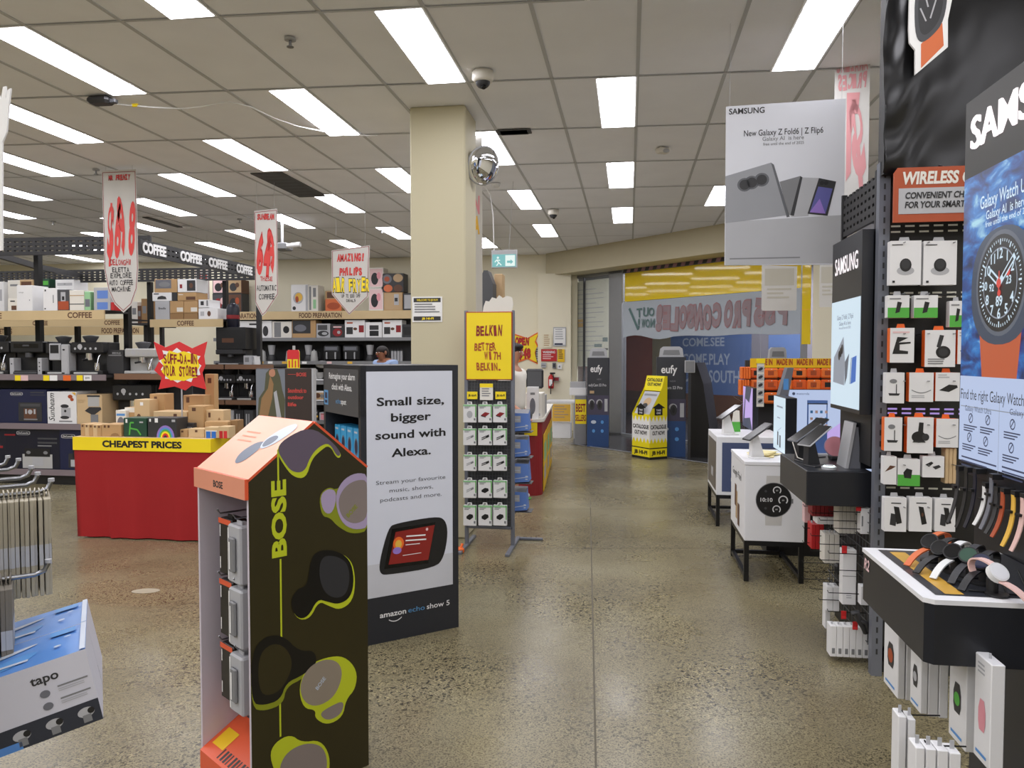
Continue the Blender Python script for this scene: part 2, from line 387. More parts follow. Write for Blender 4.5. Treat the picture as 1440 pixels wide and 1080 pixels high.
# ---------------------------------------------------------------- ceiling lights
M('panel', (249, 248, 255), .5, emit=LIGHT_POWER, var=0)
lf = MB(); lf.prism(FR((0, 0, -.004), (1, 0, 0), (0, -1, 0)), [(-.15, -.6), (.15, -.6), (.15, .6), (-.15, .6)], .02, 'white', .004)
ld = MB(); ld.rect(FR((0, 0, -.010), (1, 0, 0), (0, -1, 0)), -.135, -.585, .135, .585, 'panel', 0)
cols = ['right', 'middle', 'left']
light0 = None
seen = {0: 'above the aisle', 1: 'over the right hand displays', -1: 'beside the cream pillar', -2: 'left of the cream pillar', -3: 'second row left of the pillar', -4: 'third row left of the pillar', -5: 'fourth row left of the pillar', -6: 'fifth row left of the pillar', -7: 'sixth row left of the pillar', -8: 'seventh row left of the pillar', -9: 'outermost row at the far left', -10: 'row along the left wall', 2: 'row behind the right gondolas', 3: 'row by the right wall'}
ordn = ['nearest', 'second nearest', 'third nearest', 'fourth nearest', 'fifth nearest', 'sixth nearest', 'seventh nearest', 'eighth nearest', 'ninth nearest', 'tenth nearest']
for k in range(-9, 4):
    x = -.105 + 1.2 * k; idx = 0
    for j in range(-7, 6):
        y = (5.52 if k % 2 == 0 else 4.32) + 2.4 * j + SKEW * x + .6
        if y > 14.2 or y < -8.5: continue
        if x + y > 13.2: continue
        if k in (2, 3) and (y > 6.5): continue
        lab = 'bright rectangular ceiling light panel, %s of the %s' % (ordn[min(idx, 9)], seen[k] if seen[k].startswith(('second', 'third', 'fourth', 'fifth', 'sixth', 'seventh', 'outer', 'row')) else 'row ' + seen[k]); idx += 1
        if light0 is None:
            light0 = thing('ceiling_light', lab, 'ceiling light', (x, y, CEIL), 0, 'ceiling light panels'); lf.build('frame', light0); ld.build('diffuser', light0, label='glowing white diffuser')
        else: dup(light0, (x, y, CEIL), 0, lab)
# unseen panels added over the mall corridor to brighten the hoarding
mb = MB(); mb.rect(FR((0, 0, 0), (1, 0, 0), (0, -1, 0)), -.6, -.6, .6, .6, 'panel', 0)
for q in ((1.2, 14.6, 3.29), (2.6, 13.4, 3.29), (4.2, 11.8, 3.29), (2.4, 15.8, 3.29), (4.0, 14.4, 3.29), (5.4, 12.8, 3.29)): struct(mb, 'trim_added_mall_light').location = q

# pillar
a = AY(576, 157, 5.95); c = AY(654, 157, 5.95)
PX0, PX1, PY0, PY1 = a.x, c.x, 5.95, 6.38
mb = MB(); mb.cbox((PX0, PY0, 0), (PX1, PY1, CEIL + .002), 'creampillar', .012); struct(mb, 'trim_pillar')
# ---------------------------------------------------------------- helpers for printed vertical faces
def onface(P, d):
    """P: a point (x, y) of a vertical face, d: its direction; returns (frame, measure) where measure maps a photo pixel to (u, z) on it"""
    d = Vector((d[0], d[1], 0)).normalized(); nrm = Vector((d.y, -d.x, 0)); o = Vector((P[0], P[1], 0))
    def g(px, py):
        r = _ray(px, py); k = (o.x * nrm.x + o.y * nrm.y) / (r[0] * nrm.x + r[1] * nrm.y)
        p = Vector((r[0] * k, r[1] * k, EYE + r[2] * k)); return ((p - o).dot(d), p.z)
    return FR(o, d, (0, 0, 1)), g
def blob(g, pts): return [g(x, y) for x, y in pts]
def smooth_poly(pts, k=3):
    """rounds a closed outline (Chaikin)"""
    for _ in range(k):
        q = []
        for i in range(len(pts)):
            a, b = pts[i], pts[(i + 1) % len(pts)]
            q += [(a[0] * .75 + b[0] * .25, a[1] * .75 + b[1] * .25), (a[0] * .25 + b[0] * .75, a[1] * .25 + b[1] * .75)]
        pts = q
    return pts
def tri_flat(mb, f, pts, mat, n):
    """a flat printed shape of any outline"""
    from mathutils.geometry import tessellate_polygon
    fs = tessellate_polygon([[Vector((u, v, 0)) for u, v in pts]])
    vs = [f.p(u, v, n) for u, v in pts]; out = []
    for t in fs:
        a, b, c = [Vector((pts[i][0], pts[i][1])) for i in t]
        out.append(tuple(t) if (b - a).cross(c - a) > 0 else tuple(reversed(t)))
    mb.add(vs, out, mat)
def tri_prism(mb, f, pts, t, mat, n0=0.0, side=None):
    ar = sum(pts[i][0] * pts[(i + 1) % len(pts)][1] - pts[(i + 1) % len(pts)][0] * pts[i][1] for i in range(len(pts)))
    if ar < 0: pts = list(reversed(pts))
    tri_flat(mb, f, pts, mat, n0); k = len(pts)
    a = [f.p(u, v, n0) for u, v in pts]; b = [f.p(u, v, n0 - t) for u, v in pts]
    mb.add(a + b, [(i, k + i, k + (i + 1) % k, (i + 1) % k) for i in range(k)], side or mat)
    fb = FR(f.o, -f.u, f.v); tri_flat(mb, fb, [(-u, v) for u, v in reversed(pts)], side or mat, -(n0 - t))

# ---------------------------------------------------------------- earbud display bin (foreground)
M('olive', (52, 46, 20), .38, var=.12, scale=3); M('lime', (196, 206, 40), .4); M('limedim', (140, 148, 30), .4); M('lilacdark', (104, 92, 106), .35); M('budblack', (22, 20, 16), .35); M('budgrey', (140, 128, 122), .35); M('budtan', (150, 138, 122), .35)
M('peach', (232, 178, 150), .28, var=.06, scale=4); M('binorange', (226, 92, 52), .4); M('binwhite', (206, 198, 208), .5); M('hpgrey', (96, 106, 124), .3); M('hplight', (196, 206, 220), .3)
BB = Vector((-1.17, 2.225, 0)); bU = Vector((math.cos(math.radians(-36)), math.sin(math.radians(-36)), 0)); bV = Vector((-bU.y, bU.x, 0))
bw, bd, be, br = .375, .44, 1.065, 1.235
bose = thing('display_bin', 'tall dark olive earbud display bin with a peach gabled top, in the foreground', 'display', BB)
f, g = onface((0, 0), bV); _, g = onface(BB[:2], bV)
side = MB()
tri_prism(side, f, [(0, 0), (bd, 0), (bd, be), (bd * .53, br), (0, be)], .012, 'olive', 0, 'binwhite')
def print_(mb, pts, mat, n, k=2):
    P = smooth_poly(blob(g, pts), k)
    P = [(min(bd - .001, max(.001, u)), max(.002, v)) for u, v in P]
    tri_flat(mb, f, P, mat, n)
line0, line1 = g(389, 612), g(396, 925)
for (x0, y0, x1, y1) in [(391, 632, 391, 676), (395, 786, 395, 897), (394, 985, 394, 1036)]:
    a, c = g(x0, y0), g(x1, y1); side.line(f, (a[0] + c[0]) / 2, c[1], (a[0] + c[0]) / 2, a[1], .006, 'lime', .0006)
a, c = g(380, 786), g(400, 674); side.text(f, 'BOSE', c[0] + .002, (a[1] + c[1]) / 2 - (c[1] - a[1]) / 2, c[0] - a[0] - .004, 'lime', w=c[1] - a[1], al='l', n=.0012, bold=.045, rot=math.pi / 2)
# buds: outline, glow rim, body
print_(side, [(388, 634), (398, 618), (436, 600), (468, 622), (481, 640), (474, 646), (463, 625), (450, 634), (438, 646), (430, 673), (412, 671), (398, 653)], 'lime', .0012)
print_(side, [(389, 632), (399, 617), (436, 599), (466, 620), (480, 638), (474, 643), (463, 622), (448, 628), (436, 642), (428, 664), (410, 664), (398, 648)], 'lilacdark', .0018)
print_(side, [(448, 696), (462, 684), (474, 690), (500, 664), (520, 668), (522, 745), (495, 752), (474, 740), (464, 728), (452, 726)], 'limedim', .0012)
print_(side, [(449, 697), (462, 686), (474, 692), (468, 722), (455, 722)], 'lilac', .0018)
print_(side, [(470, 700), (480, 676), (500, 664), (520, 668), (522, 740), (498, 746), (478, 734)], 'lilac', .0021)
print_(side, [(474, 704), (484, 684), (502, 674), (518, 676), (518, 728), (498, 738), (480, 728)], 'budgrey', .0024)
a = g(498, 716); side.text(f, 'BOSE', a[0] - .006, a[1] - .01, .016, 'limedim', n=.003, bold=.02, rot=.7)
print_(side, [(436, 790), (446, 776), (470, 774), (494, 786), (500, 815), (496, 845), (478, 858), (462, 852), (448, 845), (436, 870), (418, 872), (408, 850), (418, 830), (432, 826)], 'lime', .0012)
print_(side, [(436, 788), (446, 774), (470, 773), (492, 786), (498, 814), (493, 840), (476, 850), (460, 846), (446, 842), (433, 868), (417, 870), (407, 848), (417, 828), (432, 824)], 'budblack', .0018)
print_(side, [(450, 784), (468, 780), (488, 790), (492, 815), (486, 836), (472, 842), (456, 834), (448, 812)], 'charcoal', .0024)
print_(side, [(353, 920), (372, 896), (398, 895), (420, 918), (440, 916), (446, 936), (426, 954), (402, 966), (398, 990), (372, 1000), (353, 996)], 'limedim', .0012)
print_(side, [(353, 918), (372, 894), (398, 893), (420, 916), (442, 914), (446, 934), (424, 950), (402, 960), (394, 984), (370, 992), (353, 988)], 'budblack', .0018)
print_(side, [(362, 924), (380, 904), (400, 908), (412, 930), (404, 956), (388, 976), (364, 978)], 'olive', .0022)
print_(side, [(419, 966), (432, 936), (458, 924), (484, 922), (502, 942), (500, 968), (486, 984), (482, 1008), (460, 1020), (442, 1010), (444, 998), (426, 996)], 'lime', .0014)
print_(side, [(420, 964), (433, 938), (456, 926), (476, 930), (482, 950), (470, 980), (446, 994), (427, 988)], 'budtan', .002)
print_(side, [(448, 1004), (462, 994), (484, 984), (480, 1004), (460, 1014)], 'budgrey', .0022)
a = g(452, 962); side.text(f, 'BOSE', a[0], a[1], .014, 'hplight', n=.003, bold=.02, rot=.75)
print_(side, [(378, 1064), (386, 1044), (408, 1032), (424, 1044), (450, 1040), (464, 1062), (462, 1092), (430, 1110), (392, 1098)], 'lime', .0014)
print_(side, [(392, 1078), (404, 1056), (430, 1044), (452, 1048), (460, 1066), (458, 1090), (428, 1104), (396, 1094)], 'budgrey', .002)
side.build('side_panel', bose, label='olive panel printed with large earbuds')
fl_, _ = onface((0, 0), bV)
mb = MB(); tri_prism(mb, FR(-bU * (bw - .012), bV, (0, 0, 1)), [(0, 0), (bd, 0), (bd, be), (bd * .53, br), (0, be)], .012, 'binwhite'); mb.build('side_panel', bose, label='pale far side panel')
mb = MB(); fbk = FR(-bU * bw + bV * (bd - .012), bU, (0, 0, 1)); mb.prism(fbk, [(.012, 0), (bw - .012, 0), (bw - .012, be), (.012, be)], .01, 'binwhite'); mb.build('back_panel', bose)
roof = MB(); fr1 = FR(-bU * bw + Vector((0, 0, be)), bU, bV * bd * .53 + Vector((0, 0, br - be))); sl = math.hypot(bd * .53, br - be)
roof.prism(fr1, [(0, 0), (bw, 0), (bw, sl), (0, sl)], .008, 'peach', .008, 'binorange')
fr2 = FR(bV * bd + Vector((0, 0, be)), -bU, -bV * bd * .47 + Vector((0, 0, br - be))); sl2 = math.hypot(bd * .47, br - be)
roof.prism(fr2, [(0, 0), (bw, 0), (bw, sl2), (0, sl2)], .008, 'olive', .008, 'binorange')
# printed headphones on the front slope
P = smooth_poly([(.16, .1), (.2, .05), (.24, .07), (.25, .13), (.235, .17), (.205, .165), (.18, .15)], 2); tri_flat(roof, fr1, P, 'hpgrey', .009)
P = smooth_poly([(.22, .17), (.25, .13), (.29, .15), (.32, .2), (.33, .25), (.3, .27), (.265, .255), (.235, .22)], 2); tri_flat(roof, fr1, P, 'hplight', .0092)
P = smooth_poly([(.23, .165), (.255, .14), (.285, .16), (.29, .195), (.26, .205), (.235, .19)], 2); tri_flat(roof, fr1, P, 'hpgrey', .0096)
for i in range(3): roof.rect(fr1, .05, .2 - i * .022, .15, .206 - i * .022, 'salmon', .009)
roof.build('gabled_top', bose)
lip = MB(); fl2 = FR(-bU * bw + Vector((0, 0, be - .055)), bU, (0, 0, 1)); lip.prism(fl2, [(0, 0), (bw, 0), (bw, .065), (0, .065)], .015, 'salmon', .012, 'binorange')
lip.text(fl2, 'BOSE', bw * .5, .018, .022, 'charcoal', n=.0125, bold=.03); lip.build('front_lip', bose)
base = MB(); fb0 = FR(-bU * (bw - .012), bU, (0, 0, 1)); wI = bw - .024
pA = [fb0.p(0, 0, .01), fb0.p(wI, 0, .01), fb0.p(wI, .09, .01), fb0.p(0, .09, .01), fb0.p(0, .17, -.14), fb0.p(wI, .17, -.14), fb0.p(0, 0, -.14), fb0.p(wI, 0, -.14)]
base.add(pA, [(0, 1, 2, 3), (3, 2, 5, 4), (0, 3, 4, 6), (1, 7, 5, 2)], 'binorange')
fs_ = FR(fb0.p(0, .09, .01), bU, pA[4] - pA[3])
for i in range(9): base.rect(fs_, wI * .3 + i * .02, .012, wI * .3 + i * .02 + (.012 if i % 3 else .007), .05, 'charcoal', .001)
base.rect(fs_, .02, .04, .1, .11, 'deepyellow', .001)
base.build('base_tray', bose)
peg = MB()
for zz in (.93, .72, .5):
    for uu in (.13, .245):
        p = -bU * (bw - uu) + Vector((0, 0, zz)); peg.tube([p + bV * .42, p + bV * .02, p + bV * .01 + Vector((0, 0, .015))], .003, 'steel', 6)
peg.build('pegs', bose)
pk = None
for r_, zz in enumerate((.925, .715, .495)):
    for c_, uu in enumerate((.13, .245)):
        mb = MB(); blk = c_ == 0
        hh = .205
        mb.cbox((-.046, -.0, -hh), (.046, .062, -.012), 'budblack' if blk else 'lightgrey', .006)
        ff = fr((-.046, 0, -hh), FRONT)
        if blk: mb.rect(ff, 0, .175, .092, .193, 'binorange', .0008); mb.rect(ff, .01, .13, .016, .17, 'paper', .001); mb.rect(ff, .01, .02, .016, .06, 'paper', .001)
        else: mb.cbox((-.02, -.012, -hh + .04), (.02, 0, -.05), 'grey', .005); mb.rect(ff, .004, .01, .012, .18, 'paper', .001); mb.rect(fr((-.02, -.012, -hh + .04), FRONT), .01, .01, .018, .1, 'paper', .001)
        mb.box((-.018, .02, -.014), (.018, .024, .0), 'budblack' if blk else 'lightgrey')
        p = BB - bU * (bw - uu) + bV * (.035 if blk else .012); p.z = zz - .004
        pos = ('top', 'middle', 'bottom')[r_]
        solo(mb, 'boxed_earphones', '%s boxed earphones hanging in the %s row of the olive display bin' % ('black' if blk else 'pale grey', pos), 'boxed earphones', p, math.radians(-36), 'boxed earphones in the olive bin')

# ---------------------------------------------------------------- tall smart-screen display unit
aP = Vector((-1.315, 3.64, 0)); aU = Vector((.76, .65, 0)).normalized(); aD = Vector((-aU.y, aU.x, 0)); aw, ad, ah = .545, .57, 1.41
unit = thing('display_unit', 'tall black display unit with a white smart screen poster, behind the olive bin', 'display unit', aP)
f = FR((0, 0, 0), aU, (0, 0, 1)); _, g = onface(aP[:2], aU)
M('posterblue', (214, 218, 228), .3, var=.03); M('screenred', (140, 38, 34), .3); M('unitblack', (40, 42, 48), .4); M('unitgrey', (66, 67, 70), .45); M('panelfloor', (200, 202, 208), .35); M('echoblue', (90, 150, 200), .4); M('midgrey', (88, 90, 96), .5)
mb = MB(); mb.prism(f, [(0, 0), (aw, 0), (aw, ah), (0, ah)], .03, 'unitblack')
a, c = g(520, 842), g(635, 518); q = g(634, 818)
mb.flat(f, [(.03, g(520, 842)[1]), (aw - .035, g(520, 842)[1]), (aw - .035, ah - .03), (.03, ah - .03)], 'posterblue', .001)
zb = g(520, 842)[1]; mb.flat(f, [(.03, zb), (aw - .035, zb), (aw - .035, zb + .17), (.03, zb + .17)], 'panelfloor', .0013)
for st, yb, x0, x1, hh in [('Small size,', 569, 536, 630, .042), ('bigger', 591, 556, 612, .042), ('sound with', 615, 534, 632, .042), ('Alexa.', 640, 556, 611, .042)]:
    cx = aw * .5; mb.text(f, st, cx, g((x0 + x1) / 2, yb)[1], hh, 'black', w=g(x1, yb)[0] - g(x0, yb)[0], n=.002, bold=.022)
for st, yb, x0, x1 in [('Stream your favourite', 679, 535, 632), ('music, shows,', 691, 553, 614), ('podcasts and more.', 703, 540, 626)]:
    mb.text(f, st, aw * .5, g((x0 + x1) / 2, yb - 2)[1], .021, 'midgrey', w=g(x1, yb)[0] - g(x0, yb)[0], n=.002)
P = smooth_poly(blob(g, [(534, 808), (533, 790), (546, 742), (556, 736), (612, 726), (626, 730), (630, 750), (624, 784), (612, 798), (548, 808)]), 2); tri_flat(mb, f, P, 'black', .002)
tri_flat(mb, f, blob(g, [(540, 800), (551, 744), (612, 734), (602, 792)]), 'blackgloss', .0026)
tri_flat(mb, f, blob(g, [(546, 794), (556, 748), (611, 738), (602, 787)]), 'screenred', .0032)
q = g(560, 764); mb.ell(f, q[0], q[1], .03, .034, 'orange', .0036); mb.ell(f, q[0], q[1] - .004, .018, .022, 'bandyellow', .004); mb.ell(f, q[0] - .008, q[1] - .036, .024, .018, 'purple', .0042)
for k, (x0, y0, x1, w_) in enumerate([(571, 754, 598, .007), (570, 760, 599, .007), (570, 766, 590, .004)]):
    a, c = g(x0, y0), g(x1, y0 - 2); mb.line(f, a[0], a[1], c[0], c[1], w_, 'paper', .0038)
a, c = g(566, 781), g(592, 777); mb.line(f, a[0], a[1], c[0], c[1], .003, 'paper', .0038)
q = g(600, 744); mb.ell(f, q[0], q[1], .007, .008, 'pinkpale', .004)
a, c = g(534, 869), g(571, 862); mb.text(f, 'amazon', a[0], a[1] - .001, .028, 'white', w=c[0] - a[0], al='l', n=.002, bold=.02)
mb.ring(f, (a[0] + c[0]) / 2 + .01, a[1] + .022, .05, .0545, 'white', .002, 14, math.pi * 1.28, math.pi * 1.75)
a2, c2 = g(574, 862), g(597, 858); mb.text(f, 'echo', a2[0], a[1], .026, 'echoblue', w=c2[0] - a2[0], al='l', n=.002)
a2, c2 = g(600, 857), g(632, 851); mb.text(f, 'show 5', a2[0], a[1], .028, 'white', w=c2[0] - a2[0], al='l', n=.002, bold=.008)
mb.build('poster_panel', unit, label='black panel with white smart screen poster')
mb = MB(); fL = FR(aD * ad, -aD, (0, 0, 1))
mb.prism(fL, [(0, 1.15), (ad, 1.15), (ad, ah), (0, ah)], .03, 'unitgrey', .0)
for st, v, hh, w_ in [('Reimagine your alarm', 1.335, .034, .4), ('clock with Alexa.', 1.278, .034, .31)]: mb.text(fL, st, ad * .52, v, hh, 'white', w=w_, n=.001, bold=.012)
mb.text(fL, 'echo', ad * .36, 1.205, .028, 'echoblue', w=.075, al='l', n=.001); mb.text(fL, 'spot', ad * .5, 1.205, .028, 'white', w=.08, al='l', n=.001, bold=.012)
mb.rect(fL, .012, 1.19, .08, 1.27, 'echoblue', .001); mb.rect(fL, .026, 1.225, .066, 1.258, 'navy', .0015); mb.rect(fL, .026, 1.2, .066, 1.216, 'navy', .0015)
mb.build('header_board', unit, label='grey header board about an alarm clock')
mb = MB(); 
def ub(u0, u1, w0, w1, z0, z1, mat, mb=mb):
    pts = [aU * u + aD * w + Vector((0, 0, z)) for z in (z0, z1) for w in (w0, w1) for u in (u0, u1)]
    mb.add(pts, [(0, 1, 3, 2), (4, 6, 7, 5), (0, 4, 5, 1), (1, 5, 7, 3), (3, 7, 6, 2), (2, 6, 4, 0)], mat)
ub(.0, aw, ad - .03, ad, 0, ah, 'unitblack'); ub(aw - .03, aw, .03, ad - .03, 0, ah, 'unitblack'); ub(0, aw, .03, ad, ah - .02, ah, 'unitblack'); ub(.03, aw - .03, .03, ad - .03, 0, .1, 'unitblack')
mb.build('cabinet', unit)
mb = MB()
for z in (.9, .62, .34): ub(.03, aw - .03, .03, ad - .03, z, z + .015, 'unitblack', mb)
mb.build('shelves', unit)
for k in range(5):
    w0 = .045 + k * .098
    mb = MB(); mb.cbox((-.042, 0, 0), (.042, .1, .165), 'cyan', .003); ff = fr((-.042, 0, 0), FRONT)
    mb.ell(ff, .042, .07, .026, .045, 'hpgrey', .001); mb.ell(ff, .042, .07, .019, .036, 'navy', .0015); mb.rect(ff, .015, .14, .06, .15, 'hplight', .001)
    p = aP + aU * .045 + aD * (w0 + .042); p.z = .915
    solo(mb, 'boxed_speaker', 'blue boxed smart clock, %s from the poster panel, under the grey header' % ['first', 'second', 'third', 'fourth', 'fifth'][k], 'boxed smart clock', p, math.atan2(aU.y, aU.x) - math.pi / 2, 'blue boxes in the black display unit')

# ---------------------------------------------------------------- red promotion table
def cloth(mb, x0, y0, x1, y1, z0, z1, mat, taper=.03, seed=3):
    rn = random.Random(seed); ring = []
    N_ = 30
    for (ax, ay, bx, by, nx, ny) in [(x0, y0, x1, y0, 0, -1), (x1, y0, x1, y1, 1, 0), (x1, y1, x0, y1, 0, 1), (x0, y1, x0, y0, -1, 0)]:
        for i in range(N_): ring.append((ax + (bx - ax) * i / N_, ay + (by - ay) * i / N_, nx, ny))
    ph = [rn.uniform(0, 6.28) for _ in range(4)]; K = len(ring); vs = []; R = 6
    for j in range(R + 1):
        t = j / R
        for i, (x, y, nx, ny) in enumerate(ring):
            a = i * .62; wv = .012 * t * (math.sin(a * .9 + ph[0]) + .6 * math.sin(a * 2.1 + ph[1])) - taper * t
            if i == 8: wv += .03 * t
            vs.append((x + nx * wv, y + ny * wv, z1 + (z0 - z1) * t))
    fs = []
    for j in range(R):
        for i in range(K): fs.append((j * K + i, j * K + (i + 1) % K, (j + 1) * K + (i + 1) % K, (j + 1) * K + i))
    fs = [tuple(reversed(q)) for q in fs]
    mb.add(vs, fs, mat, True)
M('redcloth', (160, 20, 24), .75, var=.08, scale=3)
tab = thing('promotion_table', 'promotion table under a red cloth with a yellow cheapest prices band', 'table', (-3.78, 5.9, 0))
x0, x1, y0, y1 = -.59, .58, -.4, .4
mb = MB(); cloth(mb, x0, y0, x1, y1, .01, .715, 'redcloth'); mb.build('tablecloth', tab)
mb = MB(); mb.box((x0 - .006, y0 - .008, .71), (x1 + .006, y1 + .008, .815), 'yellow', top='kraftlight')
ff = fr((x0 - .006, y0 - .008, .71), FRONT); mb.text(ff, 'CHEAPEST PRICES', .6, .03, .05, 'black', w=.68, n=.001, bold=.045); mb.build('price_band', tab)
ZT = .815
PBOX = [  # x0, y0, x1, y1, Y, depth, mat, decals, label
    (289, 526, 301, 590, 6.08, .07, 'kraft', [('r', .3, .84, .7, .93, 'brown')], 'tallest slim kraft carton, standing right of the starburst sign on the red table'),
    (258, 556, 287, 590, 5.98, .16, 'kraft', [('r', .15, .8, .3, .95, 'brown'), ('e', .75, .45, .14, .3, 'kraftdark')], 'kraft carton with a dark round mark, behind the big front kraft carton'),
    (265, 571, 286, 604, 5.78, .16, 'kraft', [('r', .25, .82, .5, .94, 'brown')], 'big plain kraft carton just right of the sign pole on the red table'),
    (288, 577, 314, 600, 5.82, .12, 'kraftlight', [('r', .2, .7, .32, .9, 'brown'), ('e', .78, .35, .1, .35, 'kraftdark')], 'light kraft carton with an arch print near the right end of the red table'),
    (288, 593, 320, 601, 5.7, .11, 'kraft', [], 'flat kraft carton lying in front of the arch print carton'),
    (211, 554, 231, 590, 6.0, .14, 'kraft', [('r', .3, .78, .5, .93, 'brown')], 'tall kraft carton left of the sign pole, behind the flat kraft pile'),
    (189, 562, 210, 592, 5.88, .16, 'kraftlight', [('e', .3, .4, .16, .17, 'brown'), ('e', .9, .35, .1, .15, 'brown'), ('r', .4, .82, .6, .92, 'paper')], 'kraft carton with two dark round holes, back left of the red table'),
    (216, 579, 263, 604, 5.84, .2, 'kraftlight', [('r', 0, .68, 1, .7, 'kraftdark'), ('r', .6, .75, .7, .9, 'brown')], 'wide low kraft carton below the starburst sign'),
    (176, 573, 191, 600, 5.9, .12, 'kraft', [('r', .0, .8, 1, 1, 'offwhite')], 'small kraft carton with a torn white top at the left of the pile'),
    (163, 577, 177, 604, 5.86, .12, 'offwhite', [('e', .5, .4, .35, .3, 'bandgrey'), ('r', .1, .75, .9, .85, 'skyblue')], 'white and blue carton at the far left back of the red table'),
    (249, 604, 264, 617, 5.6, .1, 'kraft', [('r', .4, .6, .6, .85, 'brown')], 'small kraft carton beside the rainbow printed black carton'),
    (265, 603, 287, 617, 5.58, .1, 'kraftlight', [('r', .42, .6, .58, .85, 'brown')], 'small light kraft carton at the front, right of the rainbow carton'),
    (245, 592, 258, 605, 5.72, .08, 'kraftlight', [], 'little pale kraft carton behind the small front cartons'),
    (258, 595, 272, 604, 5.7, .05, 'charcoal', [('t', 'SPEED', .5, .3, .4, 'lightgrey', .8)], 'small dark carton with pale lettering among the kraft cartons'),
    (288, 601, 307, 618, 5.56, .1, 'kraftlight', [('r', .1, .0, .42, .62, 'blue'), ('r', .5, .0, .82, .62, 'blue'), ('r', .1, .62, .9, .7, 'paper')], 'kraft carton holding blue cans at the right front of the table'),
    (307, 600, 322, 619, 5.56, .1, 'kraftlight', [('r', .1, .0, .42, .62, 'red'), ('r', .5, .0, .82, .62, 'brightred')], 'kraft carton holding red cans at the right front corner of the table'),
    (143, 597, 170, 615, 5.55, .16, 'kraft', [('r', .12, .72, .22, .92, 'brown'), ('r', .32, .72, .42, .92, 'brown'), ('p', [(.45, 0), (.5, .18), (.6, .27), (.72, .3), (.85, .24), (.95, 0)], 'kraftdark')], 'kraft carton with a dark arch, right of the five slim cartons'),
]
for x0_, y0_, x1_, y1_, Y, d, mt, dc, lab in PBOX:
    lift = {'flat kraft carton lying in front of the arch print carton': ZT}.get(lab, ZT)
    pbox(x0_, y0_, x1_, y1_, Y, d, mt, dc, 'speaker_carton', lab, 'carton', z=lift, group='cartons piled on the red table')
for k in range(5):
    pbox(113.5 + 5.8 * k, 596 + .4 * k, 119 + 5.8 * k, 615, 5.55, .15, 'kraftlight' if k % 2 else 'kraft', [('r', .3, .74, .7, .92, 'brown')], 'speaker_carton', '%s of five slim kraft cartons at the red table left end' % ['leftmost', 'second from left', 'middle one', 'second from right', 'rightmost'][k], 'carton', z=ZT, group='slim cartons on the red table')
o = pbox(174, 588, 206, 615, 5.56, .16, 'darkgreen', [('l', .25, .1, .3, .75, .012, 'green'), ('l', .3, .75, .45, .75, .012, 'green'), ('l', .3, .45, .6, .38, .012, 'green'), ('l', .6, .38, .75, .1, .012, 'green'), ('r', .1, .74, .18, .94, 'paper'), ('r', .7, .74, .86, .82, 'lightgrey')], 'speaker_carton', 'dark green carton with a green squiggle at the front of the red table', 'carton', z=ZT, group='cartons piled on the red table')
mb_dec = [('r', .25, .76, .36, .98, 'paper'), ('r', .06, .8, .12, .95, 'paper'), ('r', .84, .8, .96, .92, 'lightgrey')]
o = pbox(208, 588, 248, 616, 5.55, .16, 'charcoal', mb_dec + [('p', [(.62 + r_ * .5 * math.cos(t * math.pi / 12), r_ * math.sin(t * math.pi / 12)) for t in range(13)], m_) for r_, m_ in [(.62, 'purple'), (.52, 'skyblue'), (.42, 'green'), (.32, 'yellow'), (.22, 'brightred'), (.12, 'charcoal')]], 'speaker_carton', 'black carton with a rainbow arch print at the front of the red table', 'carton', z=ZT, group='cartons piled on the red table')
pbox(323, 591, 334, 612, 5.75, .1, 'kraftdark', [], 'speaker_carton', 'dark kraft carton at the right rear corner of the red table', 'carton', z=ZT, group='cartons piled on the red table')
# starburst sign
def burst(cx, cy, rx, ry, k, inner, seed, jit=.12):
    rn = random.Random(seed); P = []
    for i in range(2 * k):
        t = math.pi * i / k; q = 1 if i % 2 == 0 else inner
        q *= 1 + rn.uniform(-jit, jit); ct, st = math.cos(t), math.sin(t); sq = 1 / max(abs(ct), abs(st)) ** .55
        P.append((cx + rx * q * ct * sq, cy + ry * q * st * sq))
    return P
YS = 5.83; c = AY(254, 514, YS); a = AY(217, 547, YS); b_ = AY(291, 480, YS); W_, H_ = b_.x - a.x, b_.z - a.z
sign = thing('starburst_sign', 'red and yellow starburst sign on a thin pole above the red table', 'sign', (c.x, YS, ZT))
f = fr((0, 0, c.z - ZT), FRONT); mb = MB()
red_pts = [(-.5, .5), (-.28, .38), (-.02, .5), (.22, .36), (.5, .5), (.44, .2), (.46, .0), (.4, -.15), (.47, -.5), (.2, -.42), (.08, -.52), (-.12, -.44), (-.42, -.5), (-.36, -.25), (-.5, -.1), (-.4, .1)]
tri_prism(mb, f, [(u * W_, v * H_) for u, v in red_pts], .004, 'brightred')
tri_flat(mb, f, [(u * .8, v * .72) for u, v in burst(0, 0, W_ * .52, H_ * .47, 11, .82, 4)], 'paper', .001)
tri_flat(mb, f, burst(0, -.005, W_ * .37, H_ * .33, 9, .86, 8, .06), 'yellow', .002)
mb.brush(f, 'SUFF-DA-IN', 0, .015, .08, W_ * .62, 'darkred', None, n=.003, seed=2, bold=.03); mb.brush(f, 'YOUR STORE!', 0, -.085, .08, W_ * .66, 'darkred', None, n=.003, seed=5, bold=.03)
mb.build('sign_board', sign)
mb = MB(); mb.cyl((0, .01, 0), (0, .01, c.z - ZT - .1), .006, 'lightgrey'); mb.cbox((-.03, -.02, 0), (.03, .04, .008), 'lightgrey'); mb.build('pole', sign)

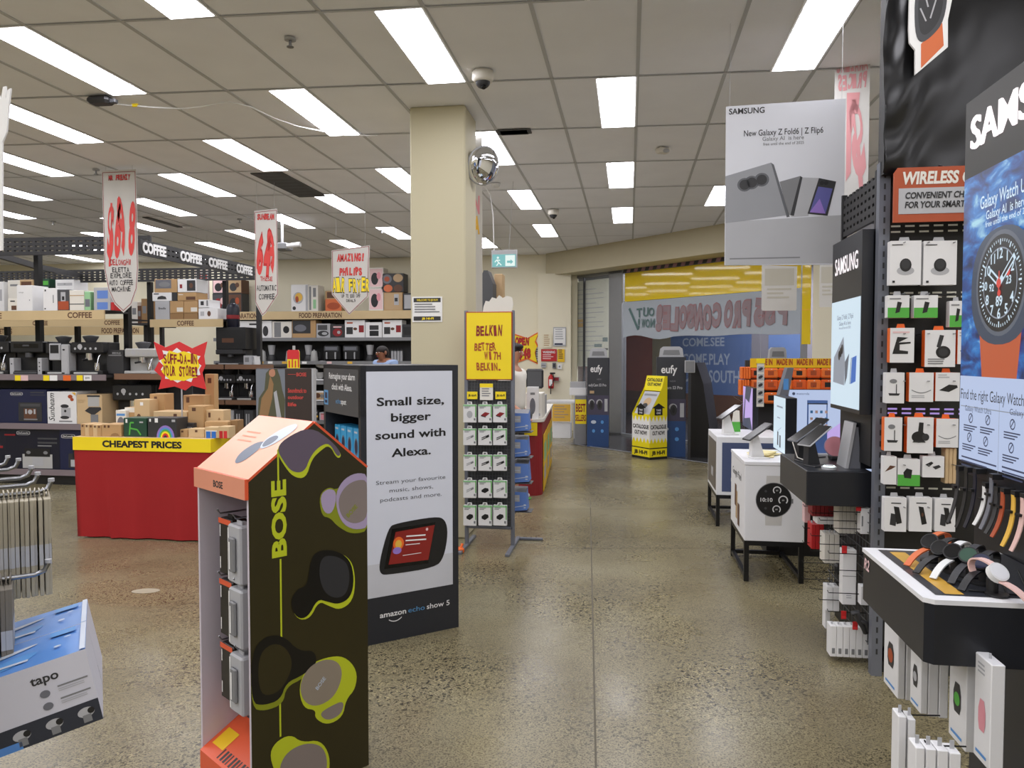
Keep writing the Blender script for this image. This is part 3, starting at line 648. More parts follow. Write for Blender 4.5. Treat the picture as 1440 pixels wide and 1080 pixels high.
# ---------------------------------------------------------------- wire accessory stand
wy = 5.71; sx0, sx1 = -1.225, -.868
M('wiregrey', (96, 98, 100), .4, metal=.4)
st = thing('accessory_stand', 'grey wire accessory stand with a yellow header, beside the cream pillar', 'stand', ((sx0 + sx1) / 2, wy, 0)); hw = (sx1 - sx0) / 2
mb = MB(); mb.cbox((-hw, -.012, 1.275), (hw, .012, 1.79), 'rust', .004); f = fr((-hw, -.012, 1.275), FRONT); w_ = 2 * hw; mb.rect(f, .008, .008, w_ - .008, .507, 'yellow', .001)
for tx, u, v, ww, sd in [('BELKIN', .5, .335, .2, 3), ('BETTER', .42, .225, .17, 4), ('WITH', .58, .155, .13, 5), ('BELKIN.', .5, .075, .19, 6)]: mb.brush(f, tx, u * w_, v, .075 if sd == 3 else .055, ww, 'darkred' if sd == 3 else 'rust', None, n=.002, seed=sd, bold=.035)
mb.build('header_sign', st, label='yellow header with red brush lettering')
for sx in (-1, 1):
    mb = MB(); mb.cbox((sx * hw - .014, -.0, .0), (sx * hw + .014, .03, 1.8), 'uprightgrey', .003); mb.build('upright', st)
    mb = MB(); mb.cbox((sx * hw - .016, -.26, 0), (sx * hw + .016, .3, .022), 'uprightgrey', .003); mb.build('foot', st)
mb = MB(); mb.cbox((-hw, .0, .14), (hw, .02, .16), 'uprightgrey', .003); mb.cbox((hw, .26, 0), (hw + .2, .29, .02), 'uprightgrey'); mb.build('crossbar', st)
mb = MB()
for i in range(15): u = -hw + .02 + i * (2 * hw - .04) / 14; mb.box((u - .0018, .008, .16), (u + .0018, .0116, 1.27), 'wiregrey')
for i in range(44): z = .17 + i * .025; mb.box((-hw, .0116, z), (hw, .015, z + .003), 'wiregrey')
mb.box((-hw + .014, .016, .16), (hw - .014, .022, 1.27), 'darkgrey')
mb.build('wire_grid', st)
mb = MB()
rowsY = [(569, 594), (603, 626), (640, 662), (676, 700), (711, 739)]; colsX = [(651, 670), (672, 692), (693, 713)]
for (ya, yb) in rowsY:
    for (xa, xb) in colsX:
        p = AY((xa + xb) / 2, ya - 2, wy - .06); x = p.x - (sx0 + sx1) / 2; mb.tube([(x, .01, p.z), (x, -.1, p.z), (x, -.106, p.z + .012)], .0025, 'steel', 6)
mb.build('pegs', st)
for x_, mt in ((664, 'yellow'), (704, 'yellow')):
    mb = MB(); p = AY(x_, 556, wy - .02); q = p.x - (sx0 + sx1) / 2; mb.box((q - .04, -.02, p.z - .028), (q + .04, -.016, p.z + .028), mt); mb.text(fr((q, -.02, p.z), FRONT), 'JB HI-FI', 0, -.008, .016, 'black', w=.062, bold=.03); mb.build('brand_tag', st)
p = AY(684, 551, wy - .03); q = p.x - (sx0 + sx1) / 2
mb = MB(); mb.box((q - .05, -.03, p.z - .062), (q + .05, -.027, p.z + .062), 'offwhite'); f = fr((q - .05, -.03, p.z - .062), FRONT); mb.rect(f, 0, .095, .1, .124, 'yellow'); decals(mb, f, .1, .124, [('txtlines', .15, .65, .85, 4, .14, 'grey')]); mb.build('info_card', st)
rown = ['top', 'second', 'third', 'fourth', 'bottom']; coln = ['left', 'middle', 'right']; rn = random.Random(5)
for i, (ya, yb) in enumerate(rowsY):
    for j, (xa, xb) in enumerate(colsX):
        a = AY(xa + .5, yb, wy - .1); c = AY(xb - .5, ya, wy - .1); w_, h_ = c.x - a.x, c.z - a.z
        mb = MB(); mb.cbox((-w_ / 2, 0, -h_), (w_ / 2, .03, 0), 'white', .002); ff = fr((-w_ / 2, 0, -h_), FRONT)
        mb.prism(fr((0, .0, 0), FRONT), [(-.02, 0), (.02, 0), (.016, .022), (-.016, .022)], .002, 'white'); mb.rect(fr((0, 0, 0), FRONT), -.009, .008, .009, .015, 'charcoal')
        mb.rect(ff, 0, h_ * .9, w_, h_, 'palegreen', .0008); mb.rect(ff, w_ * .93, h_ * .3, w_, h_, 'green', .001)
        item = [[0, 1, 1], [2, 3, 3], [2, 3, 3], [2, 4, 2], [4, 4, 4]][i][j]
        if item == 0: mb.ell(ff, w_ * .5, h_ * .45, w_ * .22, h_ * .2, 'lightgrey', .0012)
        elif item == 1: mb.flat(ff, [(w_ * .2, h_ * .4), (w_ * .55, h_ * .33), (w_ * .85, h_ * .52), (w_ * .5, h_ * .58)], 'darkred', .0012); mb.flat(ff, [(w_ * .2, h_ * .4), (w_ * .55, h_ * .33), (w_ * .55, h_ * .28), (w_ * .2, h_ * .35)], 'charcoal', .0014)
        elif item in (2, 3):
            for k in range(2): mb.line(ff, w_ * .25, h_ * (.33 + .1 * k), w_ * .8, h_ * (.55 + .08 * k), .006, 'lightgrey' if item == 2 else 'black', .0012)
            mb.line(ff, w_ * .6, h_ * .48, w_ * .8, h_ * .57, .011, 'grey' if item == 2 else 'black', .0016)
        else: mb.flat(ff, [(w_ * .25, h_ * .35), (w_ * .5, h_ * .28), (w_ * .78, h_ * .42), (w_ * .74, h_ * .55), (w_ * .5, h_ * .58), (w_ * .25, h_ * .46)], 'black', .0012)
        decals(mb, ff, w_, h_, [('txtlines', .1, .86, .6, 2, .07, 'grey'), ('r', .82, .12, .95, .24, 'grey')], .0018)
        colr = ['white charger', 'red power bank', 'grey cable', 'black cable', 'black plug adapter'][item]
        solo(mb, 'accessory_pack', 'white %s pack, %s column, %s row of the wire stand' % (colr, coln[j], rown[i]), 'accessory pack', ((a.x + c.x) / 2, wy - .1, c.z), rn.uniform(-.08, .08), 'packs on the wire stand')
# blue cartons on the far side of the stand
for i, (ya, yb, x1_) in enumerate([(577, 607, 744), (614, 643, 743), (648, 679, 744), (688, 719, 741)]):
    yy = wy + .1; a = AY(720.5, yb, yy); c = AY(x1_, ya + 4, yy); w_, h_ = c.x - a.x, c.z - a.z
    mb = MB(); vs = [(0, 0, 0), (w_, 0, .012), (w_, .14, .012), (0, .14, 0), (0, 0, h_), (w_ * .97, 0, h_ * .98), (w_ * .9, .14, h_ * 1.14), (0, .14, h_ * 1.14)]
    mb.add(vs, [(0, 3, 2, 1), (0, 1, 5, 4), (1, 2, 6, 5), (2, 3, 7, 6), (3, 0, 4, 7)], 'boxblue'); mb.add(vs, [(4, 5, 6, 7)], 'bandgrey')
    ff = fr((0, 0, 0), FRONT); decals(mb, ff, w_, h_, [('r', .06, .5, .5, .84, 'lightgrey'), ('r', .12, .62, .44, .66, 'hplight'), ('l', .05, .2, .95, .32, .006, 'hplight'), ('e', .85, .35, .08, .03, 'hplight'), ('e', .85, .2, .08, .03, 'hplight')])
    solo(mb, 'shelf_carton', 'blue display carton at the right of the wire stand, %s' % ['topmost', 'second from top', 'third from top', 'lowest'][i], 'carton', (a.x, yy, a.z), 0, 'blue cartons on the wire stand')
mb = MB()
for yb in (607, 643, 679, 719):
    p = AY(720, yb, wy + .1); mb.box((hw, .1, p.z - .008), (hw + .13, .24, p.z - .002), 'wiregrey'); mb.box((hw - .01, .02, p.z - .008), (hw + .012, .24, p.z - .002), 'wiregrey')
mb.build('side_brackets', st)
p = AZ(651, 771, 0); mb = MB(); mb.cbox((-.02, -.03, 0), (.02, .04, .035), 'orange', .006); mb.cyl((0, .01, .03), (.015, .02, .06), .01, 'orange'); solo(mb, 'door_wedge', 'small orange wedge on the floor at the foot of the cream pillar', 'wedge', (p.x + .012, p.y - .12, 0), .4)

yj = wy + .0; f = fr((0, 0, 0), FRONT); a = AY(679, 440, yj)
def jp(px, py): p = AY(px, py, yj); return (p.x - a.x, p.z - 1.7905)
mb = MB(); tri_prism(mb, f, [(jp(*q)[0], max(0, jp(*q)[1])) for q in [(679, 441), (680, 431), (683, 423), (688, 424), (692, 418), (698, 420), (702, 415), (707, 419), (713, 416), (720, 418), (722, 428), (719.5, 441)]], .004, 'offwhite'); solo(mb, 'torn_card', 'white torn edged card standing on top of the yellow header sign', 'card', (a.x, yj - .002, 1.7905))
yt_ = 10.9; a = AY(664, 500, yt_); c = AY(693, 380, yt_); mb = MB(); w_ = c.x - a.x; h_ = c.z; mb.prism(fr((0, 0, 0), FRONT), [(0, 0), (w_, 0), (w_, h_ * .93), (w_ * .75, h_), (w_ * .55, h_), (w_ * .3, h_ * .92), (0, h_ * .84)], .3, 'darkgrey'); mb.rect(fr((0, 0, 0), FRONT), 0, h_ * .55, w_, h_ * .74, 'bandgrey'); mb.rect(fr((0, 0, 0), FRONT), w_ * .1, h_ * .75, w_ * .5, h_ * .77, 'lightgrey', .002)
solo(mb, 'display_tower', 'dark grey display tower seen between pillar and yellow header sign', 'display', (a.x, yt_, 0))
a = AY(695, 500, 11.3); c = AY(707, 385, 11.3); mb = MB(); mb.cbox((0, 0, 0), (c.x - a.x, .2, c.z), 'tan', .01); solo(mb, 'display_post', 'slim brown post right of the dark grey display tower', 'post', (a.x, 11.3, 0))

# ---------------------------------------------------------------- things on the pillar and above the aisle
def notice(x0, y0, x1, y1, P, d, mat, decs, name, label, cat='notice', t=.003, off=.002):
    """a flat sheet or board fixed to a vertical face; extents measured on that face"""
    f0, g_ = onface(P, d); a, c = g_(x0, y1), g_(x1, y0); w_, h_ = c[0] - a[0], c[1] - a[1]
    dd = Vector((d[0], d[1], 0)).normalized(); nn = Vector((dd.y, -dd.x, 0))
    mb = MB(); f = FR((0, 0, 0), dd, (0, 0, 1)); mb.prism(f, [(0, 0), (w_, 0), (w_, h_), (0, h_)], t, mat, t); decals(mb, f, w_, h_, decs, t + .001, .0006)
    o = Vector((P[0], P[1], 0)) + dd * a[0] + nn * off; return solo(mb, name, label, cat, (o.x, o.y, a[1]))
notice(580, 417, 622, 453, (0, PY0), (1, 0), 'paper', [('r', .05, .78, .95, .95, 'charcoal'), ('t', 'WELCOME TO JB HI-FI', .5, .83, .08, 'yellow', .7, .02), ('txtlines', .08, .68, .92, 4, .1, 'grey'), ('r', .05, .06, .95, .22, 'charcoal'), ('t', 'JB HI-FI', .52, .1, .08, 'yellow', .4, .04)], 'notice', 'white notice with black and yellow bands on the cream pillar')
p = AX(671, 222, PX1 + .1); mir = thing('convex_mirror', 'round convex security mirror high on the side of the cream pillar', 'mirror', (PX1, 6.2, p.z))
ax = Vector((.72, -.62, -.28)).normalized(); cpt = Vector((.1, -.02, 0))
mb = MB(); mb.lathe([(.15, -.01), (.148, .012), (.125, .032), (.08, .05), (.03, .058), (.0, .059)], cpt, 'mirrorglass', 28, ax); mb.build('mirror_face', mir)
mb = MB(); mb.lathe([(.0, -.03), (.1, -.028), (.156, -.012), (.158, .004), (.15, .006)], cpt, 'lightgrey', 28, ax); mb.build('mirror_back', mir)
mb = MB(); mb.tube([(0.004, .0, -.02), (.05, 0, -.01), tuple(cpt - ax * .02)], .012, 'lightgrey'); mb.cbox((0.0005, -.03, -.06), (.012, .03, .12), 'lightgrey'); mb.build('wall_arm', mir)
# tall paper banner behind the pillar
M('bannerpaper', (206, 204, 199), .7)
by = 6.7; a = AY(655, 440, by); c = AY(678, 190, by)
mb = MB(); f = fr((0, 0, 0), FRONT); w_, h_ = c.x - a.x, c.z - a.z; mb.prism(f, [(0, 0), (w_, 0), (w_, h_), (0, h_)], .003, 'bannerpaper')
for s_, y_, mt in [('N', 300, 'pink'), ('A', 328, 'bandyellow')]: mb.text(f, s_, w_ * .68, AY(670, y_, by).z - a.z, .15, mt, w=.05, bold=.05)
mb.tube([(.03, 0, h_), (.03, 0, CEIL - a.z)], .0015, 'lightgrey', 5); mb.tube([(w_ - .01, 0, h_), (w_ - .01, 0, CEIL - a.z)], .0015, 'lightgrey', 5)
solo(mb, 'hanging_banner', 'tall narrow paper banner with pink and yellow letters behind the cream pillar', 'banner', (a.x, by, a.z))
# exit sign
M('exitgreen', (120, 190, 190), .4, emit=.9); M('exitwhite', (225, 240, 235), .4, emit=1.0)
ey = 8.6; a = AY(691, 377, ey); c = AY(727, 351, ey); w_, h_ = c.x - a.x, c.z - a.z
ex = thing('exit_sign', 'hanging green exit sign with running figure and arrow beyond the pillar', 'exit sign', ((a.x + c.x) / 2, ey, a.z))
mb = MB(); mb.cbox((-w_ / 2, -.0, 0), (w_ / 2, .05, h_), 'lightgrey', .006); f = fr((-w_ / 2, 0, 0), FRONT); mb.rect(f, .012, .012, w_ - .012, h_ - .05, 'exitgreen')
mb.rect(f, .16, .02, .27, h_ - .06, 'exitwhite', .002)
for q in [((.06, .09), (.085, .06)), ((.085, .06), (.06, .025)), ((.085, .06), (.115, .03)), ((.06, .09), (.04, .065)), ((.06, .09), (.1, .085))]: mb.line(f, *q[0], *q[1], .012, 'exitwhite', .002)
mb.ell(f, .075, .115, .013, .013, 'exitwhite', .002); mb.rect(f, .18, .055, .22, .08, 'exitgreen', .003); mb.flat(f, [(.22, .04), (.25, .067), (.22, .095)], 'exitgreen', .003)
mb.build('sign_box', ex)
hz = CEIL - a.z
mb = MB(); mb.tube([(-.12, .025, h_), (-.13, .025, h_ + (hz - h_) * .5), (-.16, .025, h_ + (hz - h_) * .8), (-.25, .03, hz)], .006, 'white', 6); mb.tube([(.05, .025, h_), (.1, .025, hz)], .002, 'lightgrey', 5); mb.build('hanging_cables', ex)

# ---------------------------------------------------------------- shopfront: fascia, window banner, painted hazard tape reflection
M('fascia', (236, 204, 46), .05, var=.03)
mb = MB(); f = FR((0, 0, 0), SD, (0, 0, 1)); eA, eB = on_front(877, 400)[0], on_front(1127, 400)[0]
mb.prism(f, [(0, 2.43), (eB - eA, 2.43), (eB - eA, 2.94), (0, 2.94)], .01, 'fascia'); o = S0 + SD * eA - SN * .03
solo(mb, 'sign_fascia', 'glossy yellow fascia panel above the window banner', 'fascia', (o.x, o.y, 0))
eC, eD = on_front(1129.5, 400)[0], on_front(1141, 400)[0]; mb = MB(); mb.prism(f, [(0, 1.62), (eD - eC, 1.62), (eD - eC, 2.95), (0, 2.95)], .02, 'fascia'); mb.rect(f, 0, 2.1, eD - eC, 2.12, 'deepyellow')
o = S0 + SD * eC + SN * .022; solo(mb, 'sign_fascia', 'narrow yellow fascia strip right of the big window', 'fascia', (o.x, o.y, 0))
M('hazardred', (158, 118, 122), .6); M('hazardwhite', (120, 112, 110), .6)
mb = MB(); L_ = eB - eA  # coloured stripes paint a reflection of hazard tape
for k in range(int(L_ / .09) + 1):
    u0 = k * .09; u1 = min(L_, u0 + .09)
    if u1 > u0: mb.prism(f, [(u0, 0), (u1, 0), (min(L_, u1 + .03), .07), (u0 + .03, .07)], .004, 'hazardred' if k % 2 else 'charcoal')
o = S0 + SD * eA + SN * .025; solo(mb, 'hazard_tape_reflection', 'painted reflection of striped red hazard tape along the top of the big shop window', 'tape', (o.x, o.y, 2.94))
M('sheetgrey', (176, 184, 192), .7, var=.03); M('lettergrey', (150, 132, 136), .7); M('letterteal', (92, 120, 118), .7)
mb = MB(); W_ = eB - eA; vs = []; K = 24
for i in range(K + 1):
    u = W_ * i / K; sag = .04 * math.sin(i * .8) * (1 if i < 8 else .25)
    vs += [f.p(u, 1.78 + sag * (1 if i else 0), .006 * math.sin(i * 1.3)), f.p(u, 2.42, .004 * math.sin(i * .9))]
mb.add(vs, [(2 * i, 2 * i + 2, 2 * i + 3, 2 * i + 1) for i in range(K)], 'sheetgrey', True)
def eu(px): return on_front(px, 440)[0] - eA
for tx, x0_, x1_, mt, hh in [('PS5', 1060, 1108, 'lettergrey', .36), ('PRO', 1018, 1056, 'lettergrey', .36), ('CONSOLE!', 922, 1015, 'lettergrey', .34)]:
    u0, u1 = eu(x0_), eu(x1_); mb.brush(f, tx, (u0 + u1) / 2, 1.93, hh, u1 - u0, mt, 'hazardred', n=.012, seed=len(tx), bold=.05, mirror=True)
u0, u1 = eu(896), eu(922); mb.brush(f, 'OUT', (u0 + u1) / 2, 2.14, .15, u1 - u0, 'letterteal', None, n=.012, seed=2, mirror=True); mb.brush(f, 'NOW!', (u0 + u1) / 2, 1.95, .15, u1 - u0, 'letterteal', None, n=.012, seed=3, mirror=True)
u0 = eu(886); mb.line(f, u0, 2.3, u0 + .22, 1.92, .05, 'letterteal', .012)
o = S0 + SD * eA + SN * .02 - SN * .012; solo(mb, 'window_banner', 'long white window banner seen from behind, lettering reversed', 'banner', (o.x, o.y, 0))
# papers in the side window
f0 = FR((0, 0, 0), SD, (0, 0, 1)); eP = on_front(806, 500)[0]; eQ = on_front(852, 500)[0]
M('paperlit', (226, 226, 206), .7); mb = MB(); mb.prism(f0, [(0, 1.25), (eQ - eP, 1.25), (eQ - eP, 2.9), (0, 2.9)], .006, 'paperlit')
for k in range(14): mb.rect(f0, .03, 2.72 - k * .09, (eQ - eP) * (.6 + .3 * math.sin(k * 2.1) ** 2), 2.735 - k * .09, 'lightgrey', .0012)
mb.rect(f0, .04, 2.0, .2, 2.16, 'bandyellow', .0011); 
for (u0, v0, u1, v1, mt) in [(.55, 1.62, .78, 1.68, 'letterteal'), (.55, 1.5, .78, 1.54, 'charcoal'), (.8, 1.72, .95, 1.8, 'letterteal'), (.82, 1.56, .96, 1.6, 'charcoal')]: mb.rect(f0, u0 * (eQ - eP), v0, u1 * (eQ - eP), v1, mt, .0014)
o = S0 + SD * eP - SN * .09; solo(mb, 'poster_sheet', 'pale sheet of papers behind the narrow side window', 'poster', (o.x, o.y, 0))

# ---------------------------------------------------------------- service counter and its things
ct = thing('service_counter', 'red service counter with yellow corner band behind the wire stand', 'counter', (-1.5, 7.86, 0), .062)
cz = .80
mb = MB(); P = [(-.5, 0), (.5, 0)] + [(.61 - .11 * (1 - math.sin(t * math.pi / 12)), .11 - .11 * math.cos(t * math.pi / 12)) for t in range(1, 7)] + [(.61, 2.6), (-.5, 2.6)]
mb.prism(FR((0, 0, cz - .03), (1, 0, 0), (0, 1, 0)), P, cz - .03, 'darkred', 0); mb.build('counter_body', ct)
mb = MB(); mb.prism(FR((0, 0, cz), (1, 0, 0), (0, 1, 0)), [(x + (.02 if x > 0 else -.02), y - (.02 if y < .2 else -.02)) for x, y in P], .03, 'offwhite', 0); mb.build('counter_top', ct)
mb = MB(); mb.box((.3, -.012, cz - .17), (.56, -.002, cz - .035), 'yellow'); mb.text(fr((.32, -.012, cz - .15), FRONT), 'C', .0, .03, .06, 'black', bold=.05); mb.build('price_band', ct)
mb = MB()
for y_ in (.15, .95, 1.75): mb.box((.615, y_, .02), (.622, y_ + .7, .62), 'deepyellow'); mb.rect(fr((.622, y_, .02), RIGHT), .08, .3, .6, .5, 'palegreen'); mb.rect(fr((.622, y_, .02), RIGHT), .1, .1, .5, .25, 'lightgrey')
mb.build('side_posters', ct)
for x0_, y0_, x1_, y1_, Y, d, mt, dc, lab in [(739, 553, 762, 592, 8.0, .3, 'offwhite', [('r', .1, .1, .9, .2, 'lightgrey')], 'large white carton on the red service counter'),
    (741, 544, 757, 563, 7.93, .06, 'white', [('e', .5, .4, .25, .25, 'bandgrey'), ('r', .3, .75, .7, .82, 'grey')], 'white carton with a grey picture in front of the large white carton'),
    (757, 556, 765, 590, 8.5, .3, 'lightgrey', [('r', .2, .3, .8, .6, 'grey')], 'pale grey carton at the far end of the red counter')]:
    pbox(x0_, y0_, x1_, y1_, Y, d, mt, dc, 'counter_carton', lab, 'carton', z=cz if Y != 7.93 else cz)
p = AY(752, 545, 9.2); mb = MB(); mb.cbox((-.07, 0, .0), (.07, .1, .03), 'charcoal'); mb.cyl((0, .05, .03), (0, .05, .3), .015, 'charcoal'); mb.cbox((-.11, .02, .26), (.1, .08, .5), 'charcoal', .02); mb.rect(fr((-.11, .02, .26), FRONT), .02, .03, .19, .21, 'darkgrey'); solo(mb, 'till_screen', 'small dark till screen standing behind the white cartons', 'screen', (p.x, 9.2, cz))
# starburst sign on wall behind, wall notices, hydrant
wy_ = 14.6; f = fr((0, 0, 0), FRONT); c = AY(737, 489, wy_); mb = MB(); k_ = wy_ / 1080.
B_ = [(-22, 22), (2, 14), (20, 24), (14, 10), (18, 2), (14, -8), (18, -24), (2, -16), (-20, -24), (-14, 0)]; k_ = (AY(738, 489, wy_).x - c.x)
tri_prism(mb, f, [(u * k_, v * k_) for u, v in B_], .01, 'orange'); tri_flat(mb, f, [(u * k_ * .88, v * k_ * .86) for u, v in B_], 'yellow', .001)
mb.brush(f, 'OPEN', -6 * k_, 4 * k_, 10 * k_, 20 * k_, 'red', 'darkred', n=.003); mb.brush(f, '$48', -2 * k_, -14 * k_, 13 * k_, 18 * k_, 'red', 'darkred', n=.003)
solo(mb, 'starburst_sign', 'yellow starburst sign with orange edge on the cream wall behind the counter', 'sign', (c.x, 14.885, c.z))
W = (0, 14.605)
notice(761, 491, 783, 508, W, (1, 0), 'red', [('t', 'WARNING', .5, .66, .2, 'white', .8, .03), ('txtlines', .1, .5, .9, 3, .16, 'pinkpale')], 'warning_sign', 'red warning sign on the cream wall beside the shopfront', 'sign')
notice(784, 491, 794, 509, W, (1, 0), 'deepyellow', [('txtlines', .15, .9, .85, 5, .16, 'brown')], 'notice', 'yellow notice right of the red warning sign')
notice(778, 460, 796, 487, W, (1, 0), 'lightgrey', [('r', .06, .08, .94, .94, 'paper'), ('txtlines', .15, .85, .85, 5, .12, 'lightgrey'), ('r', .1, .08, .75, .16, 'navy')], 'notice', 'white framed sheet above the yellow notice')
notice(763, 470, 776, 489, W, (1, 0), 'ivory', [('txtlines', .15, .9, .85, 6, .15, 'tan')], 'notice', 'cream sheet left of the white framed sheet')
notice(753, 488, 758, 510, (0, 14.89), (1, 0), 'bandgrey', [('txtlines', .15, .9, .85, 6, .15, 'lightgrey')], 'notice', 'narrow grey notice at the tip of the wall starburst sign')
notice(761, 510, 768, 517, W, (1, 0), 'lightgrey', [('r', .1, .3, .9, .6, 'grey')], 'wall_switch', 'small grey switch plate under the warning sign', 'switch', .02)
notice(777, 510, 782, 518, W, (1, 0), 'bandgrey', [('r', .2, .2, .8, .8, 'charcoal')], 'wall_switch', 'dark switch plate under the yellow notice', 'switch', .02)
notice(784, 512, 790, 519, W, (1, 0), 'white', [('e', .5, .5, .2, .2, 'grey')], 'wall_switch', 'white switch plate under the yellow notice', 'switch', .02)
a = AY(775, 551, 14.55); c = AY(775, 526, 14.55); fe = thing('fire_extinguisher', 'red fire extinguisher with black hose on the cream wall', 'fire extinguisher', (a.x, 14.53, a.z)); hh = c.z - a.z
mb = MB(); mb.lathe([(.0, .06), (.05, .065), (.055, .1), (.055, hh * .8), (.04, hh * .9), (.018, hh * .95), (.018, hh)], (0, 0, 0), 'red', 14); mb.rect(fr((-.03, -.056, hh * .35), FRONT), 0, 0, .06, .12, 'paper'); mb.build('cylinder', fe)
mb = MB(); mb.tube([(0, 0, hh), (.04, -.03, hh), (.06, -.03, hh * .7), (.0, -.06, .1), (0, -.06, -.04)], .01, 'black'); mb.cbox((-.02, -.03, hh), (.08, .01, hh + .03), 'black'); mb.build('hose', fe)
notice(779, 530, 787, 536, W, (1, 0), 'lightgrey', [('r', .1, .1, .9, .9, 'darkred')], 'alarm_box', 'small red alarm box right of the fire extinguisher', 'alarm', .05)
# white folding table with bins near the shopfront
tb = thing('side_table', 'small white table with notices against the wall by the shopfront', 'table', (-1.18, 13.75, 0))
mb = MB(); mb.cbox((-.28, -.25, .62), (.26, .25, .66), 'white'); mb.build('table_top', tb)
for sx in (-.25, .23):
    for sy in (-.22, .22): mb = MB(); mb.cbox((sx - .02, sy - .02, 0), (sx + .02, sy + .02, .62), 'lightgrey'); mb.build('leg', tb)
mb = MB(); mb.box((-.16, -.262, .3), (.16, -.25, .6), 'bandyellow'); decals(mb, fr((-.16, -.262, .3), FRONT), .32, .3, [('txtlines', .1, .85, .9, 5, .16, 'tan')]); mb.build('yellow_notice', tb)
mb = MB(); mb.cbox((-.16, -.2, 0), (.16, .1, .28), 'white'); solo(mb, 'storage_tub', 'white storage tub under the small white table', 'tub', (-1.18, 13.72, 0))

# ---------------------------------------------------------------- camera posters by the window, catalogue bin
M('eufyblack', (50, 52, 58), .4); M('eufyblue', (40, 72, 122), .45); M('eufynight', (70, 66, 86), .4)
def totem(x0, x1, ytop, ybase, Y, d, label, h=None):
    a = AY(x0, ybase, Y); c = AY(x1, ytop, Y); w_ = c.x - a.x; h_ = c.z
    t = thing('display_totem', label, 'display', ((a.x + c.x) / 2, Y, 0), 0, 'security camera totems')
    mb = MB(); mb.cbox((-w_ / 2, 0, 0), (w_ / 2, d, h_), 'eufyblack', .006); f = fr((-w_ / 2, 0, 0), FRONT)
    decals(mb, f, w_, h_, [('r', 0, 0, 1, .36, 'eufyblue'), ('r', 0, .36, 1, .58, 'eufynight'), ('t', 'eufy', .42, .84, .08, 'white', .55, .02), ('t', 'eufyCam S3 Pro', .47, .68, .03, 'lightgrey', .82, .03), ('t', 'NEW', .55, .75, .018, 'grey', .2),
        ('r', .12, .6, .32, .63, 'tan'), ('e', .2, .5, .14, .035, 'lightgrey'), ('e', .22, .47, .12, .055, 'charcoal'), ('e', .56, .5, .14, .035, 'lightgrey'), ('e', .58, .47, .12, .055, 'charcoal'), ('e', .22, .47, .05, .03, 'black'), ('e', .58, .47, .05, .03, 'black'), ('r', .8, .4, .94, .54, 'lightgrey'),
        ('e', .3, .28, .12, .02, 'hplight'), ('e', .7, .28, .07, .02, 'skyblue'), ('e', .3, .18, .07, .02, 'skyblue'), ('e', .7, .18, .07, .02, 'skyblue')])
    mb.build('poster_panel', t)
    return t, w_, h_
def tub_header(t, w_, h_):
    mb = MB(); mb.prism(fr((-w_ * .42, .04, h_), FRONT), [(0, 0), (w_ * .84, 0), (w_ * .8, .12), (w_ * .7, .15), (w_ * .14, .15), (w_ * .04, .12)], .12, 'lightgrey')
    mb.prism(fr((-w_ * .3, .038, h_ + .03), FRONT), [(0, 0), (w_ * .6, 0), (w_ * .56, .07), (w_ * .04, .07)], .004, 'grey'); mb.build('carry_handle', t, label='pale plastic handle')
q = totem(825.5, 856.5, 503, 627, 12.3, .3, 'black and blue camera totem beside the narrow side window'); tub_header(*q)
q = totem(923, 965, 502, 644, 11.24, .35, 'black and blue camera totem behind the yellow catalogue bin'); tub_header(*q)
a = AY(1078, 640, 10.2); c = AY(1110, 505, 10.2); q = totem(1078, 1110, 505, 660, 10.2, .3, 'camera totem whose pale handle peeks above the orange case rack'); tub_header(*q)
# A-frame board
mb = MB(); a = AY(964, 648, 11.3); c = AY(1000, 655, 11.0); p0 = AY(967, 510, 11.3)
f = FR((0, 0, 0), (1, -.35, 0), (0, 0, 1)); tri_prism(mb, f, [(0, 0), (.36, 0), (.2, p0.z - .3), (.1, p0.z), (0, p0.z)], .5, 'blackmetal')
solo(mb, 'easel_board', 'black leaning easel board right of the window camera totem', 'easel', (a.x + .04, 11.25, 0))
p = AY(970, 524, 11.0); mb = MB(); mb.cbox((-.07, -.02, 0), (.07, .02, .17), 'lightgrey'); mb.rect(fr((-.07, -.02, 0), FRONT), .01, .01, .13, .16, 'grey'); mb.cbox((-.02, 0, -p.z + .0), (.02, .02, 0), 'charcoal'); solo(mb, 'card_holder', 'grey card holder on a post between totem and easel board', 'card holder', (p.x, 11.0, p.z))
M('catyellow', (244, 226, 24), .45)
cb = Vector((.285, 10.86, 0)); U_ = Vector((.6, -.8, 0)); V_ = Vector((.8, .6, 0)); wf, df = .4, .31
cat_ = thing('catalogue_bin', 'yellow catalogue dispenser bin standing on the floor before the shop window', 'catalogue bin', cb)
zf, zb_ = AY(913, 583, 10.86).z, AY(913, 545, 11.0).z; zt = AY(913, 529, 11.0).z
mb = MB(); o_ = -U_ * wf
def cpt_(u, v, z): return o_ + U_ * u + V_ * v + Vector((0, 0, z))
ffr = FR(o_, U_, (0, 0, 1)); frt = FR((0, 0, 0), V_, (0, 0, 1))
mb.quad(cpt_(0, 0, 0), cpt_(wf, 0, 0), cpt_(wf, 0, zf), cpt_(0, 0, zf), 'catyellow')
for u, rev in ((wf, 0), (0, 1)):
    P = [cpt_(u, 0, 0), cpt_(u, df, 0), cpt_(u, df, zt), cpt_(u, df * .84, zt), cpt_(u, df * .7, zb_), cpt_(u, 0, zf)]; mb.add(P, [tuple(range(6)) if not rev else tuple(range(5, -1, -1))], 'catyellow')
mb.quad(cpt_(wf, df, 0), cpt_(0, df, 0), cpt_(0, df, zt), cpt_(wf, df, zt), 'catyellow')
